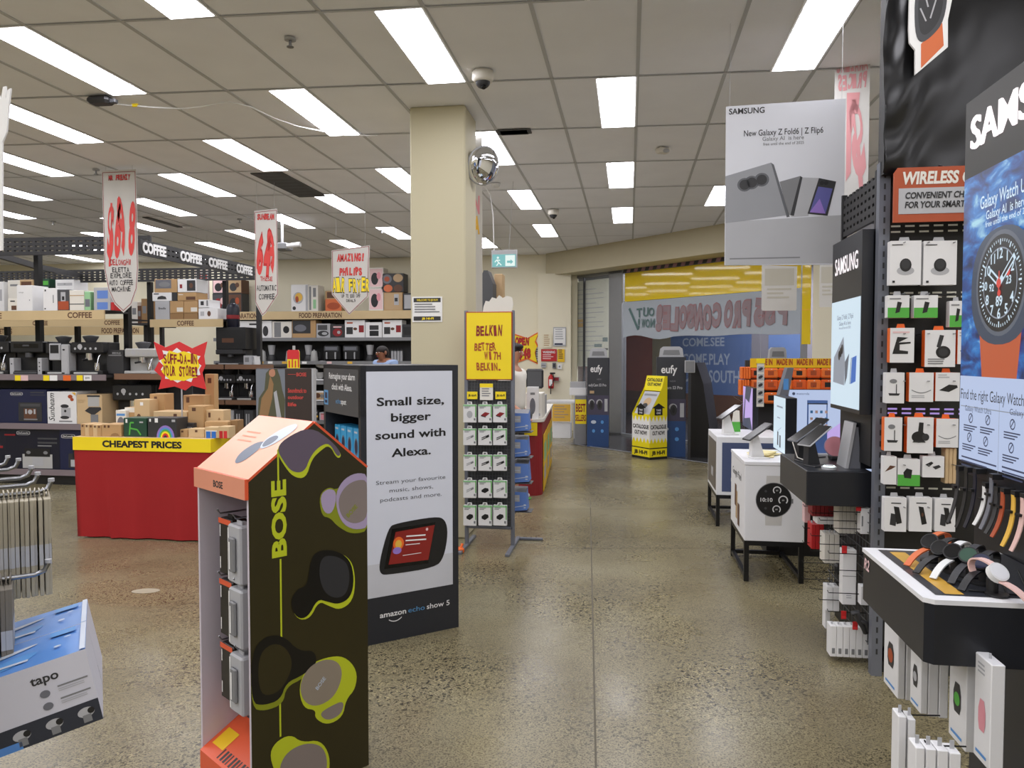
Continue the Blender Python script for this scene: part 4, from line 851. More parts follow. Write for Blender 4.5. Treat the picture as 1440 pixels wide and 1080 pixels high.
mb.quad(cpt_(0, df * .7, zb_ - .05), cpt_(wf, df * .7, zb_ - .05), cpt_(wf, df * .84, zt), cpt_(0, df * .84, zt), 'catyellow'); mb.quad(cpt_(0, df * .84, zt), cpt_(wf, df * .84, zt), cpt_(wf, df, zt), cpt_(0, df, zt), 'catyellow')
for f_, w_ in ((ffr, wf), (frt, df)):
    mb.rect(f_, 0, 0, w_, .035, 'black', .001); mb.rect(f_, .0, .035, w_, .15, 'catyellow', .001); mb.text(f_, 'JB HI-FI', w_ / 2, .07, .05, 'black', w=w_ * .75, n=.002, bold=.05); mb.rect(f_, 0, .15, w_, .165, 'black', .001)
    Q = [(w_ * i / 10, .3 + (.0 if i % 2 else -.07)) for i in range(11)] + [(w_ * (10 - i) / 10, .53 + (0 if i % 2 else .08)) for i in range(11)]; tri_flat(mb, f_, Q, 'paper', .0012)
    mb.text(f_, 'CATALOGUE', w_ / 2, .43, .055, 'black', w=w_ * .9, n=.002, bold=.04); mb.text(f_, 'OUT NOW!', w_ / 2, .345, .055, 'black', w=w_ * .7, n=.002, bold=.04)
    zz = .62; tri_flat(mb, f_, [(w_ * .5 - .07, zz), (w_ * .5 + .07, zz), (w_ * .5 + .07, zz + .1), (w_ * .5 + .12, zz + .1), (w_ * .5, zz + .17), (w_ * .5 - .12, zz + .1), (w_ * .5 - .07, zz + .1)], 'black', .0014); mb.text(f_, 'TAKE', w_ * .5, zz + .06, .025, 'white', n=.002, bold=.03); mb.text(f_, 'ONE', w_ * .5, zz + .02, .025, 'white', n=.002, bold=.03)
fh = FR(cpt_(0, df * .7, zb_ - .05), U_, V_ * df * .14 + Vector((0, 0, zt - zb_ + .05))); mb.text(fh, 'CATALOGUE', wf / 2, .135, .045, 'black', w=wf * .85, n=.002, bold=.04); mb.text(fh, 'OUT NOW!', wf / 2, .07, .045, 'black', w=wf * .75, n=.002, bold=.04)
mb.build('bin_body', cat_)
mb = MB(); fs_ = FR(cpt_(0, .01, zf - .03), U_, cpt_(0, df * .7, zb_ - .06) - cpt_(0, .01, zf - .03)); ls = (cpt_(0, df * .7, zb_ - .06) - cpt_(0, .01, zf - .03)).length
mb.prism(fs_, [(.03, .0), (wf - .03, 0), (wf - .03, ls * .98), (.03, ls * .98)], .03, 'lightgrey', .01); mb.ell(fs_, wf * .5, ls * .55, .08, .07, 'tan', .011); mb.ell(fs_, wf * .45, ls * .4, .06, .04, 'charcoal', .012); mb.rect(fs_, .06, ls * .8, wf - .06, ls * .88, 'grey', .011); mb.build('catalogues', cat_, label='stack of printed catalogues')
p = AY(817, 590, 12.5); mb = MB(); a = AY(808, 627, 12.5); c = AY(825, 560, 12.5)
mb.cbox((a.x - p.x, 0, 0), (c.x - p.x, .25, AY(810, 556, 12.5).z), 'grey', .01); ff = fr((a.x - p.x, 0, 0), FRONT); w_ = c.x - a.x; zz = AY(810, 596, 12.5).z; mb.rect(ff, .01, zz, w_ - .005, c.z - .02, 'yellow', .001)
mb.text(ff, 'BEST', w_ / 2, zz + .2, .13, 'darkred', w=w_ * .8, n=.002, bold=.03); mb.text(ff, 'SELLERS', w_ / 2, zz + .05, .1, 'darkred', w=w_ * .88, n=.002, bold=.03)
solo(mb, 'bestseller_stand', 'grey stand with a yellow best sellers sign left of the camera totem', 'stand', (p.x, 12.5, 0))
p = AY(813, 555, 12.55); mb = MB(); mb.cbox((-.14, 0, 0), (.13, .2, .12), 'white'); mb.box((-.13, .01, .12), (.12, .19, .22), 'lightgrey'); solo(mb, 'printer', 'white box on top of the best sellers stand', 'printer', (p.x, 12.52, AY(810, 556, 12.5).z))
# ---------------------------------------------------------------- coffee gondolas (left)
M('fasciawood', (206, 182, 138), .5, var=.1, scale=2.5); M('liplilac', (128, 116, 120), .5)
SHELF = []
def shelfunit(name, label, x0, x1, yf, depth, levels, post_x, post_top, z_fascia=None, fascia_txt=(), base=.16, lip='liplilac', backz=None):
    """black gondola: uprights on the rear line, base plinth, shelves (parts), optional wooden fascia with lettering"""
    SHELF.clear(); xm = (x0 + x1) / 2; t = thing(name, label, 'shelving', (xm, yf, 0)); w = x1 - x0
    mb = MB(); mb.box((-w / 2, .03, 0), (w / 2, depth, base), 'black'); mb.build('base_plinth', t)
    mb = MB(); mb.box((-w / 2, depth - .02, base), (w / 2, depth, backz or levels[-1]), 'charcoal'); mb.build('back_panel', t)
    for z in levels:
        mb = MB(); mb.box((-w / 2, 0, z - .03), (w / 2, depth - .02, z), 'charcoal'); mb.box((-w / 2, -.012, z - .062), (w / 2, 0, z + .004), lip); SHELF.append(mb.build('shelf', t))
    for px in post_x:
        mb = MB(); mb.box((px - xm - .03, depth, 0), (px - xm + .03, depth + .07, post_top), 'blackmetal'); mb.build('upright', t)
    if z_fascia:
        z0, z1 = z_fascia; mb = MB(); mb.box((-w / 2, -.022, z0), (w / 2, -.0, z1), 'fasciawood'); f = fr((-w / 2, -.022, z0), FRONT); hh = z1 - z0
        for s_, u, ww in fascia_txt: mb.text(f, s_, u - x0, hh * .2, hh * .6, 'brown', w=ww, n=.001, bold=.03)
        mb.build('fascia_board', t, label='wooden fascia board with dark lettering')
        mb = MB(); mb.box((-w / 2, 0, z1 - .02), (w / 2, depth - .02, z1), 'charcoal'); mb.build('top_shelf', t)
    return t
YA = 7.75
zA = AY(80, 527, YA).z; zl = .17; zb1 = .69; zf0, zf1 = AY(60, 450, YA).z, AY(60, 437, YA).z
xa = AY(149, 500, YA).x; xb = AY(52, 440, YA).x; xl = -9.0
tA = shelfunit('shelf_gondola', 'front black coffee gondola with machines, left of the red table', xl, xa, YA, .42, [zl, zb1, zA], [AY(52, 400, 8.18).x, AY(180, 400, 8.18).x - .03, -8.05], AY(52, 356, 8.18).z, (zf0, zf1), [('COFFEE', AY(114, 440, YA).x, .3), ('COFFEE', AY(-12, 440, YA).x, .3)])
for px_, mt, st_ in [(26, 'yellow', None), (34, 'pinkpale', None), (66, 'yellow', None), (75, 'paper', None), (94, 'orange', None), (113, 'yellow', None), (123, 'paper', '899')]:
    mb = MB(); p = AY(px_, 531.5, YA - .0125); f = fr((p.x - (xl + xa) / 2, -.0125, p.z), FRONT); mb.prism(f, [(-.045, -.03), (.03 if mt == 'yellow' else .05, -.03), (.03 if mt == 'yellow' else .05, .03), (-.045, .03)], .001, mt, .0015)
    if st_: mb.text(f, st_, 0, -.014, .026, 'navy', n=.002)
    mb.build('price_ticket', SHELF[-1], label={'yellow': 'yellow price ticket', 'orange': 'orange price ticket'}.get(mt))
tA2 = shelfunit('shelf_gondola', 'short black coffee gondola with a brown shelf edge behind the starburst sign', xa + .03, -5.02, 7.85, .42, [zl, .6, AY(190, 526, 7.85).z], [], 2.0, None, (), lip='shelfbrown')
# row on top of the front gondola
for x0_, y0_, x1_, y1_, d, mt, dc, lab in [
    (24, 401, 45, 436, .25, 'white', [('t', 'ninja', .3, .7, .06, 'grey', .3), ('r', .8, .4, .85, .45, 'grey')], 'tall white carton left of the first post on the front coffee shelf top'),
    (11, 420, 23.5, 436, .25, 'offwhite', [('r', .4, .1, .95, .45, 'brown'), ('r', .3, .75, .8, .85, 'charcoal')], 'white carton with a dark print at the far left of the front shelf top'),
    (61, 405, 80, 436, .25, 'white', [('r', .12, .86, .22, .94, 'charcoal'), ('r', .7, .35, .76, .7, 'grey'), ('e', .14, .1, .05, .03, 'charcoal')], 'clean white carton just right of the first post on the front shelf top'),
    (81, 407, 97, 436, .25, 'darkgrey', [('r', .05, .05, .95, .45, 'rust'), ('r', .3, .45, .7, .88, 'lightgrey'), ('r', .4, .5, .6, .68, 'black')], 'dark carton picturing a coffee machine over a brown table'),
    (98, 408, 118, 436, .25, 'offwhite', [('r', 0, .3, 1, .34, 'charcoal'), ('r', 0, .72, 1, .76, 'tan')], 'off white carton with two thin bands on the front shelf top'),
    (119, 410, 127, 436, .22, 'palegreen', [('r', .1, .2, .9, .6, 'bandgrey')], 'pale green carton behind the second rear post'),
    (132, 421, 155, 436, .25, 'lightgrey', [('r', .2, .1, .85, .75, 'boxblue')], 'lower grey carton with a blue window on the front shelf top'),
    (132, 404, 155, 420.6, .25, 'lightgrey', [('r', .2, .1, .85, .75, 'boxblue')], 'upper grey carton with a blue window, stacked on its twin'),
    (156, 425, 160, 436, .2, 'red', [], 'thin red carton at the right end of the front shelf top'),
    ]:
    pbox(x0_, y0_, x1_, y1_, YA + .04, d, mt, dc, 'appliance_carton', lab, 'carton', z=zf1 if 'upper grey' not in lab else AY(140, 421, YA + .04).z - (AY(140, 436, YA + .04).z - zf1) , group='cartons on top of the front coffee gondola')
# boxes below the machines
NAVYD = [('r', .1, .75, .45, .92, 'hplight')]
def pill(u, v, w): return [('p', [(u + w * .5 * math.copysign(abs(math.cos(t)) ** .4, math.cos(t)), v + .05 * math.copysign(abs(math.sin(t)) ** .6, math.sin(t))) for t in [i * math.pi / 10 for i in range(20)]], 'lightgrey'), ('p', [(u + w * .44 * math.copysign(abs(math.cos(t)) ** .4, math.cos(t)), v + .04 * math.copysign(abs(math.sin(t)) ** .6, math.sin(t))) for t in [i * math.pi / 10 for i in range(20)]], 'navydark'), ('t', "De'Longhi", u, v - .02, .04, 'white', w * .72, .02)]
mach = [('r', .38, .06, .9, .62, 'charcoal'), ('r', .42, .5, .86, .58, 'darkgrey'), ('r', .5, .12, .78, .44, 'brown'), ('e', .64, .34, .05, .07, 'lightgrey'), ('r', .53, .28, .57, .42, 'lightgrey'), ('r', .72, .28, .76, .42, 'lightgrey'), ('r', .5, .1, .8, .14, 'grey')]
YB = YA + .03
for x0_, y0_, x1_, y1_, d, z, mt, dc, lab in [
    (3, 548, 65, 599, .36, zb1, 'navy', pill(.34, .87, .28) + [('r', .65, .9, .95, .93, 'darkgrey'), ('r', .65, .83, .98, .85, 'darkgrey')] + mach, 'navy coffee machine carton beside the white vertical lettered carton'),
    (67, 551, 107, 599, .34, zb1, 'white', [('r', .4, .06, .85, .1, 'grey'), ('e', .6, .55, .14, .06, 'charcoal'), ('r', .48, .2, .8, .5, 'lightgrey'), ('e', .62, .4, .04, .04, 'black'), ('e', .6, .2, .15, .05, 'charcoal'), ('e', .8, .85, .08, .06, 'rust'), ('e', .86, .76, .06, .05, 'rust'), ('p', [(.85, .98), (.98, .98), (.98, .88)], 'bandyellow')], 'white carton with tall vertical lettering under the coffee machines'),
    (108.5, 555, 143, 599, .34, zb1, 'kraftlight', [('r', .45, .6, .9, .97, 'stainless'), ('r', .42, .92, .93, .98, 'charcoal'), ('p', [(.32, .45), (.5, .58), (.95, .58), (.98, .5), (.7, .32), (.6, .32)], 'charcoal'), ('r', .55, .02, .85, .33, 'grey'), ('r', .05, .8, .35, .82, 'tan'), ('r', .05, .74, .3, .76, 'tan')], 'pale carton picturing a coffee grinder under the coffee machines'),
    (8, 602, 84, 664, .36, zl, 'navydark', pill(.34, .87, .25) + [('r', .6, .72, .95, .76, 'darkgrey'), ('r', .6, .62, .95, .66, 'darkgrey'), ('r', .6, .55, .85, .58, 'grey'), ('r', .32, .02, .86, .36, 'stainless'), ('r', .36, .3, .82, .5, 'black'), ('e', .43, .4, .04, .04, 'grey'), ('e', .74, .4, .04, .04, 'grey'), ('r', .5, .08, .7, .28, 'lightgrey'), ('r', .0, .8, .2, .84, 'darkred')], 'big dark carton picturing a silver espresso machine on the lowest coffee shelf'),
    (84.5, 604, 146, 664, .36, zl, 'navy', pill(.2, .82, .32) + [('r', .2, .05, .7, .4, 'charcoal'), ('r', .25, .08, .4, .25, 'lightgrey'), ('r', .3, .3, .6, .5, 'black')], 'navy carton on the lowest coffee shelf, half behind the red table'),
    (-40, 548, 2.5, 599, .36, zb1, 'navy', [('r', .6, .8, .95, .84, 'darkgrey')], 'navy carton cut by the left edge of the picture, middle shelf'),
    (-60, 602, 7, 664, .36, zl, 'navydark', [('r', .7, .5, .95, .56, 'darkred')], 'dark carton cut by the left edge of the picture, lowest shelf'),
    ]:
    o = pbox(x0_, y0_, x1_, y1_, YB, d, mt, dc, 'appliance_carton', lab, 'carton', z=z, group='cartons under the coffee machines')
    if 'tall vertical' in lab:
        me = o; a = AY(x0_, y1_, YB); c = AY(x1_, y0_, YB); w_, h_ = c.x - a.x, c.z - zb1
        mb = MB(); mb.text(fr((-w_ / 2, 0, 0), FRONT), 'Sunbeam', w_ * .25, .03, w_ * .2, 'black', w=h_ * .85, al='l', n=.002, shear=.25, rot=math.pi / 2); mb.build('lettering', o, label='black vertical lettering')
# espresso machines
def espresso(name, label, x0, y0, x1, y1, Y, z, style):
    a = AY(x0, y1, Y); c = AY(x1, y0, Y); w, h, d = c.x - a.x, c.z - z, .3
    t = thing(name, label, 'coffee machine', ((a.x + c.x) / 2, Y, z), 0, 'coffee machines on display')
    body = {'auto': 'black', 'mixed': 'black', 'barista': 'black', 'steel': 'stainless', 'plain': 'charcoal'}[style]
    mb = MB(); mb.cbox((-w / 2, .1, 0), (w / 2, d, h), body, .008); mb.cbox((-w / 2, 0, h * .66), (w / 2, .1, h), body, .012); mb.cbox((-w / 2, -.01, 0), (w / 2, .1, h * .12), body, .006)
    f = fr((-w / 2, 0, 0), FRONT)
    if style == 'auto': mb.rect(f, w * .12, h * .8, w * .88, h * .93, 'blackgloss'); mb.rect(f, w * .4, h * .85, w * .6, h * .9, 'darkgrey', .002)
    if style in ('barista', 'steel'):
        for k in range(5): mb.ell(f, w * (.15 + .16 * k), h * .8, .014, .014, 'lightgrey', .002)
        mb.ell(f, w * .3, h * .86, .03, .03, 'lightgrey', .0015)
    mb.build('body', t)
    if style == 'auto':
        for s_ in (-1, 1):
            mb = MB(); mb.cbox((s_ * w * .43 - w * .065, -.012, 0), (s_ * w * .43 + w * .065, .1, h * .5), 'lightgrey', .004); ff = fr((s_ * w * .43 - w * .065, -.012, 0), FRONT)
            for k in range(3 if s_ > 0 else 1): mb.ell(ff, w * .065, h * (.12 + .12 * k + (.2 if s_ < 0 else 0)), .008, .008, 'black', .001)
            mb.build('side_pillar', t, label='pale grey pillar')
    if style == 'mixed':
        mb = MB(); mb.cbox((w * .2, -.03, 0), (w * .5, .1, h * .95), 'lightgrey', .01); ff = fr((w * .2, -.03, 0), FRONT); mb.ell(ff, w * .13, h * .78, .016, .01, 'black'); mb.build('side_panel', t, label='silver side panel')
        mb = MB(); mb.cbox((-w * .3, -.02, h * .45), (w * .16, .08, h * .98), 'lightgrey', .008); mb.rect(fr((-w * .3, -.02, h * .45), FRONT), w * .06, h * .22, w * .4, h * .48, 'black'); mb.build('spout_block', t)
    mb = MB(); mb.cyl((0, .05, h * .66), (0, .05, h * .52), w * .1, 'chrome' if style in ('barista', 'steel') else 'darkgrey', n=14); mb.build('group_head', t)
    if style in ('barista', 'steel'):
        mb = MB(); mb.cyl((0, .05, h * .52), (0, .05, h * .45), w * .12, 'chrome', n=14); mb.tube([(0, .03, h * .48), (.01, -.09, h * .44)], .012, 'black'); mb.build('portafilter', t)
        mb = MB(); mb.tube([(w * .36, .05, h * .66), (w * .38, .0, h * .55), (w * .32, -.02, h * .16)], .006, 'chrome'); mb.build('steam_wand', t)
        mb = MB(); mb.lathe([(.03, 0), (.035, .05), (.028, .08), (.03, .09)], (w * .28, .03, h * .12), 'chrome', 14); mb.build('milk_jug', t)
    mb = MB(); mb.cbox((-w * .36, -.03, .005), (w * .36, .09, h * .08), 'stainless' if style != 'auto' else 'darkgrey', .004); mb.build('drip_tray', t)
    if style in ('barista', 'steel', 'mixed'): mb = MB(); mb.lathe([(.05, 0), (.085, .06), (.085, .07), (.02, .08)], (-w * .2, .18, h), 'darkgrey', 16); mb.build('bean_hopper', t)
    return t
espresso('coffee_machine', 'black coffee machine with two pale pillars on the front coffee shelf', 14.5, 480, 59, 521, YA + .06, zA, 'auto')
espresso('coffee_machine', 'black coffee machine with a silver right panel on the front coffee shelf', 64, 482, 98, 521, YA + .06, zA, 'mixed')
espresso('coffee_machine', 'black espresso machine with chrome steam wand at the right end of the front shelf', 99.5, 481, 144, 520, YA + .06, zA, 'barista')
espresso('coffee_machine', 'dark machine with chrome parts cut by the left edge of the picture', -30, 480, 11, 521, YA + .06, zA, 'barista')
espresso('coffee_machine', 'silver espresso machine right of the plain dark box, short coffee gondola', 175, 490, 218, 520, 7.9, AY(190, 526, 7.85).z, 'steel')
pbox(150.5, 492, 173, 520, 7.9, .3, 'charcoal', [('r', .1, .75, .9, .8, 'grey'), ('t', 'BREVILLE', .6, .83, .08, 'lightgrey', .5)], 'toaster_oven', 'plain dark toaster oven left of the silver espresso machine', 'appliance', z=AY(190, 526, 7.85).z)
espresso('coffee_machine', 'dark espresso machine on the lower shelf behind the red table cartons', 158, 541, 212, 588, 7.9, .6, 'barista')
# overhead frame
M('beamblack', (44, 44, 46), .5)
frame = thing('overhead_frame', 'black perforated overhead frame with white coffee lettering above the coffee gondolas', 'frame', (-6.5, 8, 0))
def beam(mb, p0, p1, h, t, holes, rows, facing):
    p0, p1 = Vector(p0), Vector(p1); d = (p1 - p0).normalized(); f = FR(p0, d, (0, 0, 1)); Lb = (p1 - p0).length
    rz = [0.0]; rh = .016
    gaps = [h * (i + 1) / (rows + 1) for i in range(rows)]
    z = 0.0
    for g0 in gaps + [None]:
        top = (g0 - rh / 2) if g0 else h
        mb.prism(f, [(0, z), (Lb, z), (Lb, top), (0, top)], t, 'beamblack')
        if g0:
            z = g0 + rh / 2; u = 0.0
            while u < Lb:
                e = min(Lb, u + .035); mb.prism(f, [(u, top), (e, top), (e, z), (u, z)], t, 'beamblack'); u += .09
    return f
O_ = Vector((-6.5, 8, 0))
mb = MB(); beam(mb, Vector((-9.2, 7.92, 2.63)) - O_, Vector((-5.3, 7.92, 2.60)) - O_, .2, .03, 1, 3, 0); mb.build('front_beam', frame)
mb = MB(); fS = beam(mb, Vector((-5.28, 7.72, 2.56)) - O_, Vector((-5.28, 10.45, 2.56)) - O_, .17, .03, 1, 2, 0); mb.build('side_beam', frame)
for k, (x0_, x1_) in enumerate([(200, 233), (253, 283), (293, 319), (332, 354)]):
    u0, u1 = AX(x0_, 360, -5.28).y - 7.72, AX(x1_, 375, -5.28).y - 7.72; mb = MB(); mb.text(fS, 'COFFEE', (u0 + u1) / 2, .035, .11, 'white', w=u1 - u0, n=.002, bold=.045, ext=.03); mb.build('coffee_letters', frame, label='white raised coffee lettering, %s along the side beam' % ['first', 'second', 'third', 'last'][k])
mb = MB(); beam(mb, Vector((-10.2, 10.42, 2.55)) - O_, Vector((-5.28, 10.42, 2.55)) - O_, .19, .03, 1, 4, 0); mb.build('rear_beam', frame)
mb = MB(); P = [Vector((-7.25, 7.95, 2.6)) - O_, Vector((-7.6, 9.0, 2.58)) - O_, Vector((-7.9, 9.9, 2.6)) - O_, Vector((-8.1, 10.4, 2.62)) - O_]
for a_, b_ in zip(P[:-1], P[1:]): mb.prism(FR(a_, (b_ - a_), (0, 0, 1)), [(0, 0), ((b_ - a_).length, 0), ((b_ - a_).length, .07), (0, .07)], .05, 'beamblack')
mb.build('brace', frame)
for k, (x_, y_) in enumerate([(-5.3, 7.92), (-9.2, 7.92), (-5.3, 10.43), (-10.2, 10.43)]):
    if k == 0: continue
    mb = MB(); mb.box((x_ - O_.x - .03, y_ - O_.y - .0, 0), (x_ - O_.x + .03, y_ - O_.y + .06, 2.6), 'beamblack'); mb.build('post', frame)
# second row of gondolas
YR = 10.15; zr0, zr1 = AY(250, 460, YR).z, AY(250, 449, YR).z
xr0, xr1 = AY(212, 450, YR).x, AY(384, 450, YR).x; xq0 = AY(314, 450, YR).x; zs1 = AY(330, 513, YR).z; zs2 = AY(330, 563, YR).z
shelfunit('shelf_gondola', 'second black coffee gondola whose coffee board carries stacked kraft cartons', xr0, xq0, YR, .42, [zl, zs2, zs1], [AY(211, 420, 10.6).x, AY(317, 420, 10.6).x], 2.56, (zr0, zr1), [('COFFEE', AY(262, 455, YR).x, .26)], lip='shelfbrown')
shelfunit('shelf_gondola', 'dark end gondola with brown shelf edges behind the hiker poster', xq0 + .02, xr1, YR, .42, [zl, zs2, zs1], [], 2.0, None, (), lip='shelfbrown')
xs0, xs1 = AY(-60, 450, YR).x, AY(177, 450, YR).x
shelfunit('shelf_gondola', 'rear coffee gondola whose coffee boards show below the front board', xs0, xs1, YR + .1, .42, [zl, zs2, zs1], [AY(9, 420, 10.7).x, AY(108, 420, 10.7).x], 2.56, (AY(100, 459, YR + .1).z, AY(100, 449, YR + .1).z), [('COFFEE', AY(58, 455, YR + .1).x, .25), ('COFFEE', AY(159, 455, YR + .1).x, .25)])
zt2 = AY(100, 449, YR + .1).z
for x0_, y0_, x1_, y1_, mt, dc, lab in [
    (79, 393, 104, 449, 'white', [('r', .1, .85, .9, .92, 'lightgrey'), ('r', .45, .88, .55, .9, 'grey')], 'large white carton on the rear coffee gondola, above the banded carton'),
    (29, 393, 46, 449, 'tan', [('r', .1, .8, .9, .95, 'brown')], 'tall olive brown carton on the rear coffee gondola'),
    (12, 394, 28, 449, 'offwhite', [('r', .2, .85, .8, .9, 'grey')], 'tall white carton at the left of the rear coffee gondola'),
    (57, 392, 69, 449, 'darkgreen', [('r', .1, .85, .9, .95, 'green')], 'dark green carton on the rear coffee gondola'),
    (-20, 396, 5, 449, 'white', [('r', .6, .5, .9, .8, 'lightgrey')], 'white carton at the left picture edge on the rear coffee gondola')]:
    pbox(x0_, y0_, x1_, y1_, YR + .14, .3, mt, dc, 'appliance_carton', lab, 'carton', z=zt2, group='cartons on the rear coffee gondola')
YT = YR + .03
def tier(y): return AY(250, y, YT).z
for x0_, y0_, x1_, zb_, zt_, mt, dc, lab in [
    (218, 423, 238, zr1, 423, 'lightgrey', [('t', 'Breville', .5, .55, .12, 'charcoal', .5, .02)], 'pale grey carton under the white pot carton'),
    (214, 411, 241, tier(423), 411, 'white', [('p', [(.25, .2), (.75, .2), (.7, .5), (.5, .62), (.3, .5)], 'charcoal'), ('r', .08, .78, .35, .9, 'charcoal')], 'white carton picturing a dark pot, second row of cartons'),
    (217, 392, 248.5, tier(411), 392, 'kraft', [('r', .05, .3, .75, .95, 'bandgrey'), ('e', .45, .6, .25, .2, 'grey')], 'wide kraft carton with a grey photo at the top left of the stack'),
    (249.5, 392, 276, tier(411), 392, 'white', [('r', .5, .1, .95, .9, 'charcoal'), ('r', .12, .3, .25, .6, 'darkred'), ('e', .72, .5, .1, .2, 'brown')], 'white carton with a dark picture at the top right of the stack'),
    (241.5, 411, 248.5, tier(423), 411, 'charcoal', [], 'slim charcoal carton between the pot carton and the kraft carton'),
    (249.5, 411, 276, tier(423), 411, 'kraft', [('r', .45, .1, .95, .5, 'brown'), ('r', .05, .7, .3, .8, 'offwhite')], 'kraft carton with a brown label under the dark picture carton'),
    (239, 440, 258, zr1, 440, 'kraftdark', [], 'low dark kraft carton at the bottom left of the kraft pair'),
    (258.5, 440, 278, zr1, 440, 'kraftdark', [], 'low dark kraft carton at the bottom right of the kraft pair'),
    (239, 423, 258, tier(440), 423, 'kraft', [('r', .5, .1, .95, .45, 'offwhite')], 'left of two kraft cartons with white shipping labels'),
    (258.5, 423, 278, tier(440), 423, 'kraft', [('r', .5, .1, .95, .45, 'offwhite')], 'right of two kraft cartons with white shipping labels'),
    (279, 433, 306, zr1, 433, 'white', [('e', .55, .5, .09, .25, 'brown'), ('r', .1, .3, .3, .7, 'lightgrey')], 'white carton picturing a brown machine at the right end of the board'),
    (279, 421, 294, tier(433), 421, 'white', [('r', .2, .3, .5, .8, 'charcoal'), ('r', .75, .2, .9, .9, 'grey')], 'white carton with a small dark picture on top of the right end carton')]:
    a = AY(x0_, y0_, YT); c = AY(x1_, zt_, YT); w_, h_ = c.x - a.x, c.z - zb_
    solo(carton(w_, .3, h_ - .002, mt, dc), 'appliance_carton', lab, 'carton', ((a.x + c.x) / 2, YT, zb_), 0, 'cartons stacked on the second coffee board')
for x0_, x1_, zt_, mt, lab in [(184.5, 193, 424, 'offwhite', 'white carton between banner tip and rear post'), (193.5, 198.5, 430, 'brown', 'slim brown carton left of the rear post'), (199, 207, 420, 'kraftdark', 'dark kraft carton touching the rear post')]:
    a = AY(x0_, 449, YR + .9); c = AY(x1_, zt_, YR + .9); solo(carton(c.x - a.x, .3, c.z - (zr1 - .01), mt, [('r', .2, .4, .8, .7, 'grey')]), 'appliance_carton', lab, 'carton', ((a.x + c.x) / 2, YR + .9, zr1 - .01), 0, 'cartons behind the banner tip')
a = AY(182, 449, YR + .85); c = AY(209, 449, YR + .85); mb = MB(); mb.box((a.x, YR + .85, zr1 - .04), (c.x, YR + 1.3, zr1 - .01), 'charcoal'); mb.box((a.x, YR + 1.2, 0), (a.x + .05, YR + 1.26, zr1 - .04), 'charcoal'); mb.box((c.x - .05, YR + 1.2, 0), (c.x, YR + 1.26, zr1 - .04), 'charcoal'); solo(mb, 'storage_rack', 'small dark rack behind the banner tip carrying three cartons', 'rack')
# things on the end gondola
ZE = zs1
pbox(304, 460, 345, 492, YR + .03, .34, 'black', [('r', .2, .3, .6, .5, 'brown'), ('r', .1, .9, .9, .93, 'charcoal')], 'appliance_carton', 'big black carton standing high on the end gondola', 'carton', z=AY(320, 491, YR).z)
zbk = AY(320, 491, YR).z
espresso('coffee_machine', 'black coffee machine carrying the big black carton on the end gondola', 303, 491, 341, 513, YR + .03, ZE, 'plain')
pbox(342.5, 500, 352, 513, YR + .05, .2, 'lightgrey', [('r', .2, .3, .8, .8, 'grey')], 'milk_frother', 'small grey milk frother beside the black coffee machine', 'appliance', z=ZE)
mb = MB(); mb.lathe([(.05, 0), (.055, .02), (.045, .1), (.05, .12)], (0, .06, 0), 'white', 14); p = AY(350, 498, YR + .4); solo(mb, 'sugar_jar', 'white lidded jar on the upper end gondola shelf', 'jar', (AY(358, 500, YR + .1).x, YR + .1, ZE))
p = AY(323, 460, YR + .06); mb = MB(); hh = AY(323, 426, YR + .06).z - AY(320, 460, YR + .03).z; mb.lathe([(.08, 0), (.09, .02), (.09, hh * .8), (.07, hh * .95), (.02, hh)], (0, .1, 0), 'navydark', 18); mb.lathe([(.091, hh * .35), (.0915, hh * .36), (.0915, hh * .5), (.091, hh * .51)], (0, .1, 0), 'darkred', 18); solo(mb, 'water_tank', 'dark blue rounded canister on top of the big black carton', 'canister', (p.x, YR + .06, AY(320, 460, YR + .03).z))
for k, (x0_, x1_) in enumerate([(303, 330), (331, 357)]): espresso('coffee_machine', '%s of two dark espresso machines on the lower end gondola shelf' % ['left', 'right'][k], x0_, 527, x1_, 562, YR + .03, zs2, 'barista')
for k in range(4): pbox(303 + k * 13.5, 577, 315 + k * 13.5, 604, YR + .03, .3, ['charcoal', 'lightgrey', 'charcoal', 'darkgrey'][k], [('r', .2, .3, .35, .9, 'lightgrey'), ('r', .5, .3, .6, .9, 'lightgrey')], 'appliance_carton', '%s carton low on the end gondola behind the red table' % ['first dark', 'pale grey', 'third dark', 'dark grey'][k], 'carton', z=zl, group='cartons low on the end gondola')
# food preparation gondola in the middle distance
YM = 12.4; a = AY(75, 470, YM); c = AY(229, 458, YM)
shelfunit('shelf_gondola', 'low food preparation gondola seen between the coffee gondolas', AY(-10, 470, YM).x, c.x, YM, .42, [zl, .8, 1.3], [AY(163, 470, YM + .45).x], c.z, (AY(150, 471, YM).z, AY(150, 459, YM).z), [('FOOD PREPARATION', AY(170, 465, YM).x, .72), ('KETTLES', AY(8, 465, YM).x, .3)])
